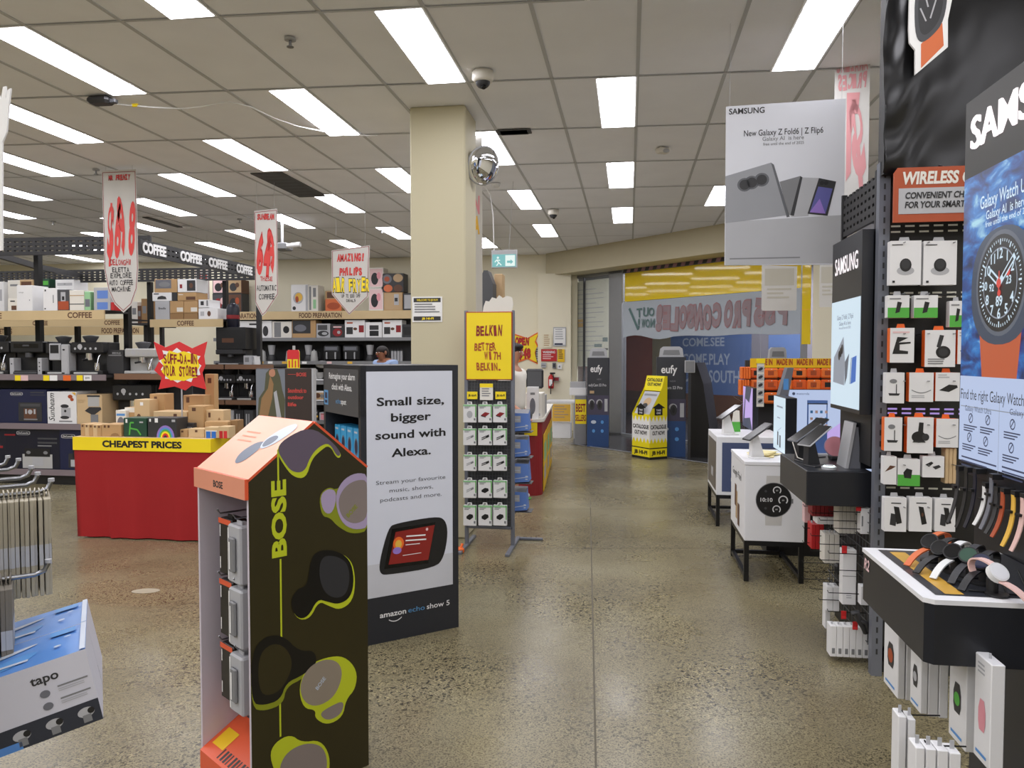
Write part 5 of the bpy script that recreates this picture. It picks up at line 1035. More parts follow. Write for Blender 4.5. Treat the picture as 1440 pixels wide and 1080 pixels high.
# ---------------------------------------------------------------- food preparation wall (back)
YC = 14.4; xc0, xc1 = AY(300, 440, YC).x, AY(585, 440, YC).x
zc0, zc1 = AY(450, 449, YC).z, AY(450, 437.5, YC).z; zc2 = AY(450, 475, YC).z; zc3 = AY(450, 508, YC).z
bk = shelfunit('food_shelving', 'long dark food preparation shelving along the back wall', xc0, xc1, YC, .45, [zl, .55, .95, zc3, zc2], [], 1, (zc0, zc1), [('FOOD PREPARATION', AY(451, 443, YC).x, .88), ('FOOD PREPARATION', AY(333, 443, YC).x, .88)], lip='grey', backz=zc1 - .02)
for px_, mt in [(367, 'bandyellow'), (380, 'paper'), (400, 'bandyellow'), (428, 'paper'), (463, 'pinkpale'), (492, 'bandyellow'), (350, 'bandyellow')]:
    mb = MB(); p = AY(px_, 510, YC - .013); mb.prism(fr((p.x - (xc0 + xc1) / 2, -.0125, zc3), FRONT), [(-.05, -.05), (.05, -.05), (.05, -.005), (-.05, -.005)], .001, mt, .0015); mb.build('price_ticket', SHELF[3], label='yellow price ticket' if mt == 'bandyellow' else None)
PIC = lambda a, b, c_: [('r', .05, .06, .95, .94, a), ('e', .4, .45, .25, .3, b), ('e', .68, .6, .14, .18, c_)]
for x0_, y0_, x1_, dc, mt, z, lab in [
    (410, 400, 433, [('e', .42, .5, .3, .22, 'lightgrey'), ('e', .45, .53, .22, .16, 'bandyellow'), ('e', .35, .45, .1, .12, 'rust'), ('e', .18, .12, .1, .07, 'charcoal'), ('r', .86, .02, .98, .98, 'lightgrey')], 'white', 'top', 'white carton picturing an orange plate on the food preparation shelf top'),
    (434, 401, 447, [('r', .1, .05, .3, .95, 'grey'), ('r', .5, .55, .8, .9, 'grey'), ('r', .5, .1, .8, .45, 'palegreen')], 'offwhite', 'top', 'slim white carton with grey stripes next to the orange plate carton'),
    (458, 409, 480, [('r', 0, 0, 1, .6, 'bandorange'), ('e', .5, .25, .4, .18, 'rust'), ('r', .1, .65, .9, .95, 'brown')], 'kraft', 'top', 'brown carton of roasted food picture behind the air fryer banner'),
    (519, 405, 539, PIC('pinkpale', 'black', 'pink'), 'offwhite', 'top', 'lower pink and black air fryer carton right of the air fryer banner'),
    (540, 411, 566, [('r', .05, .05, .95, .95, 'tan'), ('r', .55, .3, .8, .9, 'lightgrey'), ('r', .58, .5, .74, .7, 'charcoal')], 'kraft', 'top', 'kraft carton picturing a pale appliance at the right of the shelf top'),
    (567, 412, 584, [('r', .1, .1, .9, .9, 'lightgrey')], 'charcoal', 'top', 'charcoal carton half hidden by the cream pillar'),
    (334, 451, 382, [('r', .25, .1, .4, .5, 'kraftdark'), ('e', .82, .4, .08, .3, 'charcoal'), ('r', .35, .75, .6, .85, 'charcoal')], 'white', 'mid', 'wide white carton at the left of the upper food shelf'),
    (383, 452, 410, [('r', .1, .05, .45, .95, 'grey'), ('e', .72, .5, .16, .22, 'black')], 'offwhite', 'mid', 'white carton picturing a round black appliance'),
    (411, 450, 444, [('r', .02, .25, .78, .98, 'charcoal'), ('e', .35, .55, .25, .2, 'bandgrey')], 'kraft', 'mid', 'kraft carton with a dark blue photo on the upper food shelf'),
    (445, 455, 464, [('r', .1, .55, .8, .9, 'darkgrey'), ('e', .5, .3, .4, .2, 'charcoal'), ('e', .6, .3, .2, .1, 'lightgrey')], 'lightgrey', 'mid', 'grey carton picturing a dark dish on the upper food shelf'),
    (465, 456, 484, [('e', .5, .4, .35, .3, 'darkred'), ('r', .2, .75, .8, .85, 'pinkpale'), ('e', .6, .4, .12, .12, 'lightgrey')], 'charcoal', 'mid', 'charcoal carton with a red food picture on the upper food shelf'),
    (485, 450, 513, [('r', .08, .2, .4, .6, 'charcoal'), ('r', .7, .3, .95, .7, 'darkred'), ('e', .52, .5, .1, .08, 'brown'), ('r', .1, .8, .4, .88, 'rust')], 'white', 'mid', 'white carton with a dark red panel, left of the black oven carton'),
    (514, 453, 537, [('r', .25, .1, .8, .45, 'black'), ('r', .25, .5, .8, .8, 'charcoal')], 'white', 'mid', 'white carton picturing a black oven on the upper food shelf'),
    (538, 450, 565, [('r', .08, .2, .4, .6, 'charcoal'), ('r', .7, .3, .95, .7, 'darkred'), ('e', .52, .5, .1, .08, 'brown'), ('r', .1, .8, .4, .88, 'rust')], 'white', 'mid', 'white carton with a dark red panel, right of the black oven carton'),
    (566, 456, 584, [('r', .1, .2, .9, .8, 'black')], 'charcoal', 'mid', 'charcoal carton by the cream pillar on the upper food shelf'),
    (437.5, 550, 459, [('r', .1, .15, .9, .85, 'tan'), ('e', .4, .55, .2, .25, 'brown'), ('e', .7, .5, .12, .2, 'grey')], 'white', 'low', 'white carton with a brown picture below the stand mixer'),
    (437.5, 577, 447, [('r', 0, .3, 1, .5, 'bandyellow'), ('r', .1, .7, .9, .85, 'lightgrey')], 'charcoal', 'base', 'dark carton with an orange band under the stand mixer shelf'),
    (448, 580, 459, [('r', .2, .1, .8, .7, 'pink'), ('r', .2, .75, .8, .85, 'red')], 'lightgrey', 'base', 'pale carton with a pink jar picture under the stand mixer shelf')]:
    zb_ = {'top': zc1, 'mid': zc2, 'low': .55, 'base': zl}[z]
    if z == 'low': yt = 573
    pbox(x0_, y0_, x1_, 475, YC + .03, .3, mt, dc, 'appliance_carton', lab, 'carton', z=zb_ if z not in ('low', 'base') else {'low': .56, 'base': .175}[z], group='cartons on the food preparation shelving')
a = AY(519, 405, YC + .03); c = AY(539, 376, YC + .03); solo(carton(c.x - a.x, .3, c.z - a.z - .004, 'offwhite', PIC('pinkpale', 'black', 'pink')), 'appliance_carton', 'upper pink and black air fryer carton, stacked on its twin', 'carton', ((a.x + c.x) / 2, YC + .03, a.z + .002), 0, 'cartons on the food preparation shelving')
a = AY(540, 411, YC + .03); c = AY(571, 384, YC + .03); solo(carton(c.x - a.x, .3, c.z - a.z - .004, 'charcoal', [('e', .25, .7, .22, .25, 'bandgrey'), ('e', .75, .75, .22, .22, 'tan'), ('e', .3, .2, .2, .2, 'bandorange'), ('e', .75, .2, .2, .2, 'brown'), ('e', .25, .7, .12, .14, 'rust')]), 'appliance_carton', 'dark carton with plates of food, highest on the food shelf top', 'carton', ((a.x + c.x) / 2 - .05, YC + .03, a.z + .002), 0, 'cartons on the food preparation shelving')
# dark picture cartons behind the coffee cartons
ZK = zc1
for x0_, y0_, x1_, y1_, mt, dc, lab in [(299, 393, 319, 412, 'charcoal', PIC('pinkpale', 'black', 'brown'), 'upper left picture carton behind the side coffee beam'), (320, 393, 340, 412, 'brown', PIC('tan', 'charcoal', 'brown'), 'upper right picture carton behind the side coffee beam'),
    (299, 413, 319, 437, 'charcoal', PIC('darkgrey', 'darkred', 'pinkpale'), 'lower left picture carton behind the side coffee beam'), (320, 413, 340, 437, 'charcoal', PIC('brown', 'black', 'rust'), 'lower right picture carton behind the side coffee beam')]:
    a = AY(x0_, y1_, YC + .05); c = AY(x1_, y0_, YC + .05); zb_ = ZK if y1_ == 437 else AY(310, 413, YC + .05).z + .004; top = c.z if y1_ != 437 else AY(310, 413, YC + .05).z + .002
    solo(carton(c.x - a.x, .3, top - zb_, mt, dc), 'appliance_carton', lab, 'carton', ((a.x + c.x) / 2, YC + .05, zb_), 0, 'picture cartons at the left of the food shelving')
# appliances on the lower food shelf
def appliance(kind, x, Y, z, label, s=1.0):
    cat = kind.replace('_', ' ')
    if kind == 'air_fryer':
        t = thing(kind, label, cat, (x, Y, z), 0, 'appliances on the lower food shelf'); mb = MB(); mb.cbox((-.17, 0, 0), (.17, .3, .33), 'black', .04); mb.build('body', t)
        mb = MB(); mb.cbox((-.15, -.01, .2), (.15, .0, .3), 'darkgrey', .01); mb.rect(fr((-.15, -.01, .2), FRONT), .03, .02, .27, .08, 'bandgrey'); mb.build('window', t)
        for sx in (-1, 1): mb = MB(); mb.cbox((sx * .09 - .012, -.04, .04), (sx * .09 + .012, 0, .18), 'lightgrey', .008); mb.build('drawer_handle', t, label='pale drawer handle')
    elif kind == 'kettle':
        t = thing(kind, label, cat, (x, Y, z), 0, 'appliances on the lower food shelf'); mb = MB(); mb.lathe([(.075, 0), (.08, .02), (.06, .18), (.055, .2), (.015, .215), (.015, .23)], (0, .1, 0), 'stainless', 16); mb.build('body', t)
        mb = MB(); mb.tube([(.06, .1, .19), (.12, .1, .17), (.12, .1, .06), (.08, .1, .04)], .01, 'black'); mb.build('handle', t)
    elif kind == 'blender':
        t = thing(kind, label, cat, (x, Y, z), 0, 'appliances on the lower food shelf'); mb = MB(); mb.lathe([(.08, 0), (.085, .02), (.06, .12), (.05, .13)], (0, .1, 0), 'charcoal', 16); mb.build('base', t)
        mb = MB(); mb.lathe([(.05, .13), (.075, .3), (.075, .32)], (0, .1, 0), 'lightgrey', 16); mb.build('jug', t); mb = MB(); mb.lathe([(.076, .32), (.076, .34), (.03, .35)], (0, .1, 0), 'black', 16); mb.build('lid', t)
    elif kind == 'stand_mixer':
        t = thing(kind, label, cat, (x, Y, z), 0); mb = MB(); mb.cbox((-.1, -.0, 0), (.12, .24, .035), 'white', .015); mb.cbox((.03, .07, .03), (.11, .17, .28), 'white', .03); mb.build('base', t)
        mb = MB(); mb.ball((0, .12, .33), (.15, .08, .075), 'white'); mb.build('head', t)
        mb = MB(); mb.lathe([(.03, .036), (.07, .06), (.085, .14), (.087, .17)], (-.06, .12, 0), 'stainless', 16); mb.build('bowl', t)
    else:
        t = thing(kind, label, cat, (x, Y, z), 0, 'appliances on the lower food shelf')
        for k in range(4): mb = MB(); mb.cyl((-.09 + k * .06, .1, 0), (-.09 + k * .06, .1, .2), .026, 'lightgrey'); mb.cyl((-.09 + k * .06, .1, .2), (-.09 + k * .06, .1, .23), .027, 'charcoal'); mb.build('canister', t)
    return t
for kind, px_, lab in [('kettle', 366, 'pale kettle nearest the big black carton on the lower food shelf'), ('blender', 379, 'dark blender left of the drip price card'), ('kettle', 404, 'pale kettle behind the drip price card'), ('blender', 431, 'blender right of the drip price card'), ('kettle', 439, 'pale kettle left of the two air fryers'),
    ('air_fryer', 466, 'left black air fryer with pale handles on the lower food shelf'), ('air_fryer', 493, 'right black air fryer with pale handles on the lower food shelf'), ('blender', 518, 'blender between air fryer and the man in blue'), ('spice_rack', 556, 'row of pale canisters right of the man in blue')]:
    appliance(kind, AY(px_, 500, YC + .06).x, YC + .06, zc3, lab)
appliance('stand_mixer', AY(450, 540, YC - .02 + .06).x, YC + .05, .955, 'white stand mixer on the shelf between hiker poster and display unit')
p = AY(441, 545, YC + .05); mb = MB(); mb.lathe([(.07, 0), (.075, .02), (.075, .2), (.06, .23), (.02, .235)], (0, .1, 0), 'white', 16); solo(mb, 'bread_canister', 'white canister left of the white stand mixer', 'canister', (p.x - .03, YC + .05, .955))
# ---------------------------------------------------------------- hanging paper banners
def banner(x0, y0, x1, y1, Y, shape, texts, label, rz=0.0, top_tilt=0.0):
    a = AY(x0, y1, Y); c = AY(x1, y0, Y); w_, h_ = c.x - a.x, c.z - a.z; f = fr((-w_ / 2, 0, 0), FRONT)
    P = [(u * w_, v * h_) for u, v in shape]; mb = MB(); tri_prism(mb, f, P, .003, 'bannerpaper')
    cu, cv = w_ / 2, h_ / 2
    for i in range(len(P)):
        A, B = P[i], P[(i + 1) % len(P)]; s_ = .95
        mb.line(f, cu + (A[0] - cu) * s_, cv + (A[1] - cv) * (s_ + .02), cu + (B[0] - cu) * s_, cv + (B[1] - cv) * (s_ + .02), .006, 'darkred', .0012)
    for k, (t_, v, hh, ww, m1_, m2_) in enumerate(texts): mb.brush(f, t_, w_ * .5, v * h_, hh * h_, ww * w_, m1_, m2_, n=.002, seed=k + 3, bold=.04 if hh > .1 else .015)
    for u in (.12, .88): mb.tube([(f.p(u * w_, h_ * .99)), f.p(u * w_, CEIL - a.z)], .0012, 'lightgrey', 4)
    return solo(mb, 'hanging_banner', label, 'banner', ((a.x + c.x) / 2, Y, a.z), rz, 'paper banners hung from the ceiling')
M('painted_red', (220, 70, 66), .6)
pt = [(.02, 0.3), (.12, .16), (.3, .06), (.55, 0), (.78, .05), (.95, .16), (1, .3), (.98, 1), (0, 1)]
banner(147, 238, 192, 440, 7.3, pt, [('MR FRENZY', .93, .035, .62, 'painted_red', 'darkred'), ('$698', .42, .36, .82, 'painted_red', None), ('DELONGHI', .335, .04, .6, 'red', None), ('ELETTA', .285, .035, .5, 'charcoal', None), ('EXPLORE', .245, .035, .62, 'charcoal', None), ('AUTO COFFEE', .195, .035, .7, 'charcoal', None), ('MACHINE', .15, .035, .55, 'charcoal', None)], 'tallest white banner with big red price above the front coffee gondola')
pt2 = [(.0, .12), (.3, 0), (.45, .03), (1, .2), (1, 1), (0, .98)]
banner(360, 293, 389, 445, 8.2, pt2, [('SUNBEAM', .9, .05, .75, 'painted_red', 'darkred'), ('649', .42, .34, .9, 'painted_red', 'red'), ('THESE', .33, .04, .55, 'red', None), ('AUTOMATIC', .24, .05, .85, 'charcoal', None), ('COFFEE', .16, .05, .7, 'charcoal', None)], 'narrow white banner with a red price at the end of the coffee lettering', rz=.1)
pt3 = [(0, .3), (.45, 0), (.95, .26), (1, 1), (0, .94)]
banner(467, 345, 520, 443, 8.8, pt3, [('AMAZING!', .78, .1, .72, 'painted_red', 'red'), ('PHILIPS', .58, .1, .6, 'painted_red', 'red'), ('AIR FRYER', .34, .18, .96, 'yellow', 'charcoal'), ('UP TO $50 OFF', .25, .05, .5, 'charcoal', None), ('DEALS', .19, .04, .25, 'charcoal', None)], 'shield shaped white banner with yellow air fryer lettering')
banner(275, 380, 294, 421, 11.6, [(0, 0), (1, 0), (1, 1), (0, 1)], [('WM', .1, .8, .8, 'painted_red', None)], 'small white banner with red strokes behind the coffee cartons')
# ---------------------------------------------------------------- hiker poster stand and drip price card
hy = 4.7; a = AY(360, 590, hy); c = AY(438, 518, hy); w_ = c.x - a.x
M('hikersky', (120, 126, 136), .5); M('hikerjacket', (150, 116, 76), .6); M('hikergreen', (84, 84, 60), .6); M('posterbrown', (56, 44, 40), .45); M('neonred', (200, 72, 64), .5)
hs = thing('poster_stand', 'brown poster stand picturing a hiker, behind the peach topped bin', 'poster stand', ((a.x + c.x) / 2, hy, 0))
mb = MB(); zt = c.z; mb.cbox((-w_ / 2, 0, .02), (w_ / 2, .04, zt), 'posterbrown', .004); mb.box((w_ / 2, 0, .02), (w_ / 2 + .012, .045, zt), 'lightgrey'); f = fr((-w_ / 2, 0, 0), FRONT)
def hg(px, py): p = AY(px, py, hy); return (p.x - a.x, p.z)
x5 = hg(401, 550)[0]; mb.rect(f, .004, .5, x5, zt - .006, 'hikersky', .001)
tri_flat(mb, f, [hg(*q) for q in [(362, 592), (364, 560), (372, 548), (374, 525), (379, 519), (390, 519), (394, 530), (397, 548), (401, 562), (400, 592)]], 'hikergreen', .0014)
tri_flat(mb, f, [hg(*q) for q in [(364, 590), (368, 560), (377, 546), (380, 528), (385, 540), (383, 560), (376, 590)]], 'hikerjacket', .0018)
tri_flat(mb, f, [hg(*q) for q in [(385, 552), (389, 549), (396, 588), (390, 592)]], 'lightgrey', .002)
P = smooth_poly([hg(*q) for q in [(379, 520), (386, 518), (388, 527), (383, 531), (378, 527)]], 2); tri_flat(mb, f, P, 'skin', .0022)
for (x0_, y0_, x1_, y1_) in [(405, 546, 431, 552), (405, 556, 427, 561), (405, 566, 417, 571), (417, 524, 431, 529)]:
    u0, v0 = hg(x0_, y1_); u1, v1 = hg(x1_, y0_); mb.text(f, {546: 'Soundtrack to', 556: 'outdoor', 566: 'life', 524: 'BOSE'}[y0_], u0, v0, v1 - v0, 'neonred', w=u1 - u0, al='l', n=.002, bold=.03)
u0, v0 = hg(405, 528); u1, v1 = hg(416, 527); mb.rect(f, u0, v0 + .006, u1, v0 + .009, 'neonred', .002)
mb.build('poster_board', hs)
mb = MB(); mb.cbox((-w_ / 2, -.1, 0), (w_ / 2, .22, .02), 'charcoal'); mb.build('base_plate', hs)
py_ = 5.2; a = AY(404, 518, py_); c = AY(421, 492, py_); w_ = c.x - a.x; h_ = c.z - a.z
pc = thing('price_card', 'red price card with yellow drips on a post behind the hiker poster', 'price card', ((a.x + c.x) / 2, py_, 0)); f = fr((-w_ / 2, 0, a.z), FRONT)
mb = MB(); mb.prism(f, [(0, 0), (w_, 0), (w_, h_ * .9), (w_ * .9, h_), (w_ * .1, h_), (0, h_ * .9)], .006, 'yellow'); mb.flat(f, [(0, h_ * .5), (w_, h_ * .5), (w_, h_ * .9), (w_ * .9, h_), (w_ * .1, h_), (0, h_ * .9)], 'brightred', .001)
for k in range(4): u = w_ * (.12 + .25 * k); mb.rect(f, u, h_ * .05, u + w_ * .1, h_ * (.5 if k % 2 else .42), 'brightred', .0015)
mb.build('card', pc); mb = MB(); mb.cyl((0, .012, 0), (0, .012, a.z + .02), .008, 'lightgrey'); mb.cyl((0, .012, 0), (0, .012, .01), .12, 'charcoal', n=20); mb.cyl((0, .012, a.z + h_), (0, .012, a.z + h_ + .03), .01, 'lightgrey'); mb.build('post', pc)
# ================================================================ right hand side
M('screenlit', (206, 226, 240), .3, emit=.95, var=0); M('screenlit2', (190, 206, 240), .3, emit=.85, var=0); M('litwhite', (255, 245, 248), .3, emit=1.25, var=0); M('ledwhite', (230, 255, 250), .3, emit=3.0, var=0)
M('lit_black', (24, 26, 30), .3, emit=.8, var=0); M('lit_grey', (96, 104, 118), .3, emit=.8, var=0); M('lit_mid', (150, 158, 172), .3, emit=.8, var=0); M('lit_orange', (206, 96, 54), .3, emit=.75, var=0); M('lit_red', (220, 70, 60), .3, emit=.9, var=0)
M('lit_blue', (50, 110, 200), .3, emit=.8, var=0); M('lit_steel', (60, 74, 96), .3, emit=.75, var=0); M('lit_text', (60, 70, 100), .3, emit=.8, var=0); M('lit_lilac', (196, 170, 236), .3, emit=.9, var=0); M('slotlightpaint', (226, 226, 214), .4, var=0); M('slotlilacpaint', (190, 160, 240), .4, emit=.7, var=0)
m, nt, b, N, L = nodes_of('lit_water', (20, 80, 170), .3)
tc = N.new('ShaderNodeTexCoord'); mp = N.new('ShaderNodeMapping'); mp.inputs['Scale'].default_value = (1, 4, 9); mp.inputs['Rotation'].default_value = (.35, 0, 0); L.new(tc.outputs['Object'], mp.inputs['Vector'])
nz = N.new('ShaderNodeTexNoise'); nz.inputs['Scale'].default_value = 2.2; nz.inputs['Detail'].default_value = 6; nz.inputs['Distortion'].default_value = .6; L.new(mp.outputs['Vector'], nz.inputs['Vector'])
rp = N.new('ShaderNodeValToRGB'); e = rp.color_ramp.elements
for k, (p, c) in enumerate([(.3, (10, 28, 66)), (.45, (16, 66, 140)), (.58, (34, 122, 200)), (.72, (150, 205, 230))]):
    if k > 1: e.new(.5)
for k, (p, c) in enumerate([(.3, (10, 28, 66)), (.45, (16, 66, 140)), (.58, (34, 122, 200)), (.72, (170, 220, 238))]): e[k].position = p; e[k].color = lin(c) + (1,)
L.new(nz.outputs['Fac'], rp.inputs['Fac']); L.new(rp.outputs['Color'], b.inputs['Emission Color']); b.inputs['Emission Strength'].default_value = .85; b.inputs['Base Color'].default_value = (.02, .02, .02, 1)
M('fixture', (30, 32, 38), .35, var=.03); M('fixtureside', (62, 62, 60), .5, var=.03); M('gold', (206, 160, 60), .35, var=.2, scale=14); M('inlay', (44, 46, 52), .3)

# ---- near watch fixture
FX = 1.075
fw = thing('watch_display', 'backlit blue watch display fixture at the right, nearest the camera', 'display fixture', (FX, 2.7, 0))
f = FR((0, .01, 0), (0, -1, 0), (0, 0, 1)); _o = Vector((FX, 2.71, 0))
def gp(px, py): p = AX(px, py, FX); return (2.71 - p.y, p.z)
PW = 1.5; zt, zb = gp(1362, 145)[1], gp(1348, 650)[1]
mb = MB(); mb.prism(f, [(0, zb), (PW, zb), (PW, zt), (0, zt)], .12, 'fixture')
zw = gp(1362, 252)[1]; zi = gp(1351, 528)[1]
mb.build('light_box', fw)
mb = MB(); mb.rect(f, .0, zw, PW, zt, 'fixtureside', .002); u0 = gp(1369, 200)[0]; v0 = gp(1369, 211)[1]; v1 = gp(1369, 166)[1]; mb.text(f, 'SAMSUNG', u0, v0, v1 - v0, 'litwhite', w=.72, al='l', n=.004, bold=.012, ext=.02); mb.build('header_panel', fw, label='charcoal header with glowing letters')
mb = MB(); mb.rect(f, .0, zi, PW, zw, 'lit_water', .002)
for st_, y_, px_, h_, k_ in [('Galaxy Watch Ultra', 295, 1381, .04, 18 / 14), ('Galaxy AI  is here', 309, 1389, .027, 18 / 16.5), ('free until the end of 2025', 320, 1388, .018, 26 / 21)]:
    u, v = gp(px_, y_); mb.text(f, st_, u, v, h_, 'screenlit', al='l', n=.005, bold=.01, w=(gp(1440, 300)[0] - u) * k_)
uc, vc = gp(1409, 398); Rw = (gp(1409, 330)[1] - gp(1409, 468)[1]) / 2
mb.flat(f, [(uc - Rw * .95, vc - Rw * .7), (uc - Rw * .75, zi + .0), (uc + Rw * .75, zi + .0), (uc + Rw * .95, vc - Rw * .7)], 'lit_orange', .004)
mb.flat(f, smooth_poly([(uc - Rw * 1.32, vc - Rw * 1.25), (uc + Rw * 1.32, vc - Rw * 1.25), (uc + Rw * 1.32, vc + Rw * 1.15), (uc - Rw * 1.32, vc + Rw * 1.15)], 3), 'lit_steel', .005)
mb.ell(f, uc, vc, Rw * 1.08, Rw * 1.08, 'lit_grey', .0055, 40); mb.ell(f, uc, vc, Rw * .99, Rw * .99, 'lit_black', .006, 40)
mb.ring(f, uc, vc, Rw * .70, Rw * .73, 'lit_mid', .0066, 40); 
for k in range(60):
    t = 2 * math.pi * k / 60; r0, r1 = Rw * (.84 if k % 5 else .78), Rw * .9; mb.line(f, uc + r0 * math.cos(t), vc + r0 * math.sin(t), uc + r1 * math.cos(t), vc + r1 * math.sin(t), .0035 if k % 5 else .006, 'screenlit', .0066)
for n_ in range(1, 13):
    if n_ in (3, 9): continue
    t = math.pi / 2 - n_ * math.pi / 6; mb.text(f, str(n_), uc + Rw * .61 * math.cos(t), vc + Rw * .61 * math.sin(t) - .015, .03, 'screenlit', n=.007, bold=.02)
def hand(t, ln, w_): mb.line(f, uc, vc, uc + ln * math.cos(t), vc + ln * math.sin(t), w_, 'screenlit', .0076); mb.line(f, uc + ln * .25 * math.cos(t), vc + ln * .25 * math.sin(t), uc + ln * .9 * math.cos(t), vc + ln * .9 * math.sin(t), w_ * .5, 'lit_black', .008)
hand(math.radians(148), Rw * .5, .024); hand(math.radians(38), Rw * .8, .02)
mb.line(f, uc, vc - Rw * .2, uc, vc + Rw * .25, .006, 'lit_red', .0085); mb.ell(f, uc, vc, .014, .014, 'lit_red', .009)
mb.text(f, '30', uc - Rw * .66, vc - .014, .026, 'screenlit', n=.007, bold=.02); mb.text(f, '89', uc, vc - Rw * .46, .03, 'screenlit', n=.007, bold=.02); mb.text(f, '92', uc - Rw * .34, vc - Rw * .14, .022, 'screenlit', n=.007, bold=.02); mb.text(f, '23', uc + Rw * .38, vc - Rw * .04, .024, 'screenlit', n=.007, bold=.02); mb.ell(f, uc, vc - Rw * .2, .01, .01, 'lit_red', .0075); mb.ell(f, uc + Rw * .36, vc + Rw * .2, .012, .012, 'lit_red', .0075)
mb.build('watch_picture', fw, label='backlit picture of a watch in blue water')
mb = MB(); mb.rect(f, .0, zb + .012, PW, zi, 'screenlit2', .002)
u, v = gp(1353, 560); mb.text(f, 'Find the right Galaxy Watch', u, v, .034, 'lit_black', al='l', n=.004, w=(gp(1440, 560)[0] - u) * 1.02); mb.rect(f, u, v - .025, PW - .05, v - .022, 'lit_mid', .003)
for tx, px_, py_ in [('Galaxy Watch Ultra', 1359, 577), ('Galaxy Watch7', 1422, 583)]: u, v = gp(px_, py_); mb.text(f, tx, u, v, .018, 'lit_text', al='l', n=.004, w=gp(1396, 580)[0] - gp(1359, 580)[0])
for px_, py_ in [(1367, 588), (1391, 591), (1365, 615), (1388, 621), (1426, 597), (1424, 630)]:
    u, v = gp(px_, py_); mb.ring(f, u, v, .012, .016, 'lit_text', .004, 14); mb.line(f, u - .01, v - .01, u + .01, v + .012, .004, 'lit_text', .0045)
    for k in range(3): mb.rect(f, u - .05, v - .027 - k * .008, u + .045 - (k * .015), v - .023 - k * .008, 'lit_text', .004)
for px_, py_ in [(1354, 640), (1411, 655)]:
    u, v = gp(px_, py_)
    for k in range(3): mb.rect(f, u, v - k * .013, u + .24 - k * .06, v - .005 - k * .013, 'lit_text', .004)
u, v = gp(1406, 600); mb.rect(f, u, v - .14, u + .002, v + .08, 'lit_mid', .003)
mb.build('info_panel', fw, label='pale blue info panel comparing watches')
mb = MB(); mb.box((.05, -1.5, .0), (.12, .01, zb), 'fixture'); mb.box((.02, -1.5, zb - .035), (.12, .0, zb), 'inlay'); mb.build('back_board', fw)
# watch table
tz = .86; A_ = AZ(1303, 843, tz); B_ = AZ(1215, 770, tz); tx0, ty0, ty1 = (A_.x + B_.x) / 2, A_.y, B_.y
wt = thing('watch_table', 'black watch table with a white rim under the watch display', 'table', (tx0, ty0, 0)); TW = FX + .045 - tx0; TD = ty1 - ty0
hgt = .15
mb = MB(); c = .03; P = [(c * .6, 0), (TW, 0), (TW, TD), (0, TD), (0, c * .6)]
mb.prism(FR((0, 0, tz - .012), (1, 0, 0), (0, 1, 0)), P, hgt, 'fixture', 0, 'fixture'); mb.build('table_body', wt)
mb = MB(); mb.prism(FR((0, 0, tz), (1, 0, 0), (0, 1, 0)), [(x - (.004 if x == 0 else 0), y) for x, y in P], .012, 'white', 0); ft = FR((0, 0, tz), (1, 0, 0), (0, 1, 0))
mb.rect(ft, .034, .04, TW, TD - .025, 'inlay', .001); mb.rect(ft, .06, .05, .105, TD - .05, 'gold', .0016)
for k in range(8): mb.rect(ft, .3 + k * .05, .14 - k * .004, .322 + k * .05, .146 - k * .004, 'lightgrey', .0016)
mb.build('table_top', wt, label='white rimmed top with gold strip')
mb = MB(); fl_ = FR((0, TD, 0), (0, -1, 0), (0, 0, 1)); mb.text(fl_, 'R2', .012, tz - .06, .034, 'pinkpale', al='l', n=.0015, bold=.03, shear=.2); mb.build('side_mark', wt, label='pale pink mark on the side')
# watches on the table
def watch(label, x, y, rz, band, face, flat=.06, r=.0185):
    t = thing('smart_watch', label, 'watch', (x, y, tz + .001), rz, 'watches on the watch table'); t.scale = (1.35, 1.35, 1.35)
    hz = .042; ax = Vector((0, -.75, .66)).normalized()
    mb = MB(); mb.cyl(Vector((0, 0, hz)) - ax * .006, Vector((0, 0, hz)) + ax * .006, r, 'blackmetal' if band != 'bandpink' else 'bandwhite', n=20); mb.cyl(Vector((0, 0, hz)) + ax * .006, Vector((0, 0, hz)) + ax * .0066, r * .85, face, n=20); mb.build('watch_case', t)
    up = Vector((0, .66, .75))
    def strap(s_):
        pts = []
        for i in range(13):
            q = i / 12; ang = q * (2.2 if s_ > 0 else 2.4)
            if s_ > 0: pts.append(Vector((0, 0, hz)) + up * r * .9 + Vector((0, .055 * math.sin(ang), .014 * math.sin(ang) - .03 * (1 - math.cos(ang)) * .9)))
            else: pts.append(Vector((0, 0, hz)) - up * r * .9 + Vector((0, -.02 * math.sin(ang) - flat * q, -.001 - .017 * (1 - math.cos(ang)))))
        mb = MB(); vs = []
        for i, p in enumerate(pts):
            w_ = .0075 - .001 * i / 12; p = Vector((p.x, p.y, max(p.z, .003)))
            d = (pts[min(i + 1, 12)] - pts[max(i - 1, 0)]).normalized(); nn = Vector((0, -d.z, d.y)) * .0016
            vs += [p + Vector((-w_, 0, 0)) + nn, p + Vector((w_, 0, 0)) + nn, p + Vector((w_, 0, 0)) - nn, p + Vector((-w_, 0, 0)) - nn]
        fs = []
        for i in range(12):
            for k in range(4): fs.append((i * 4 + k, i * 4 + (k + 1) % 4, i * 4 + 4 + (k + 1) % 4, i * 4 + 4 + k))
        mb.add(vs, fs + [(3, 2, 1, 0), (48, 49, 50, 51)], band); mb.build('strap', t)
    strap(1); strap(-1)
    mb = MB(); mb.cyl((0, .012, 0), (0, .012, .03), .01, 'black'); mb.cyl((0, 0, 0), (0, 0, .004), .02, 'black'); mb.build('display_post', t)
    return t
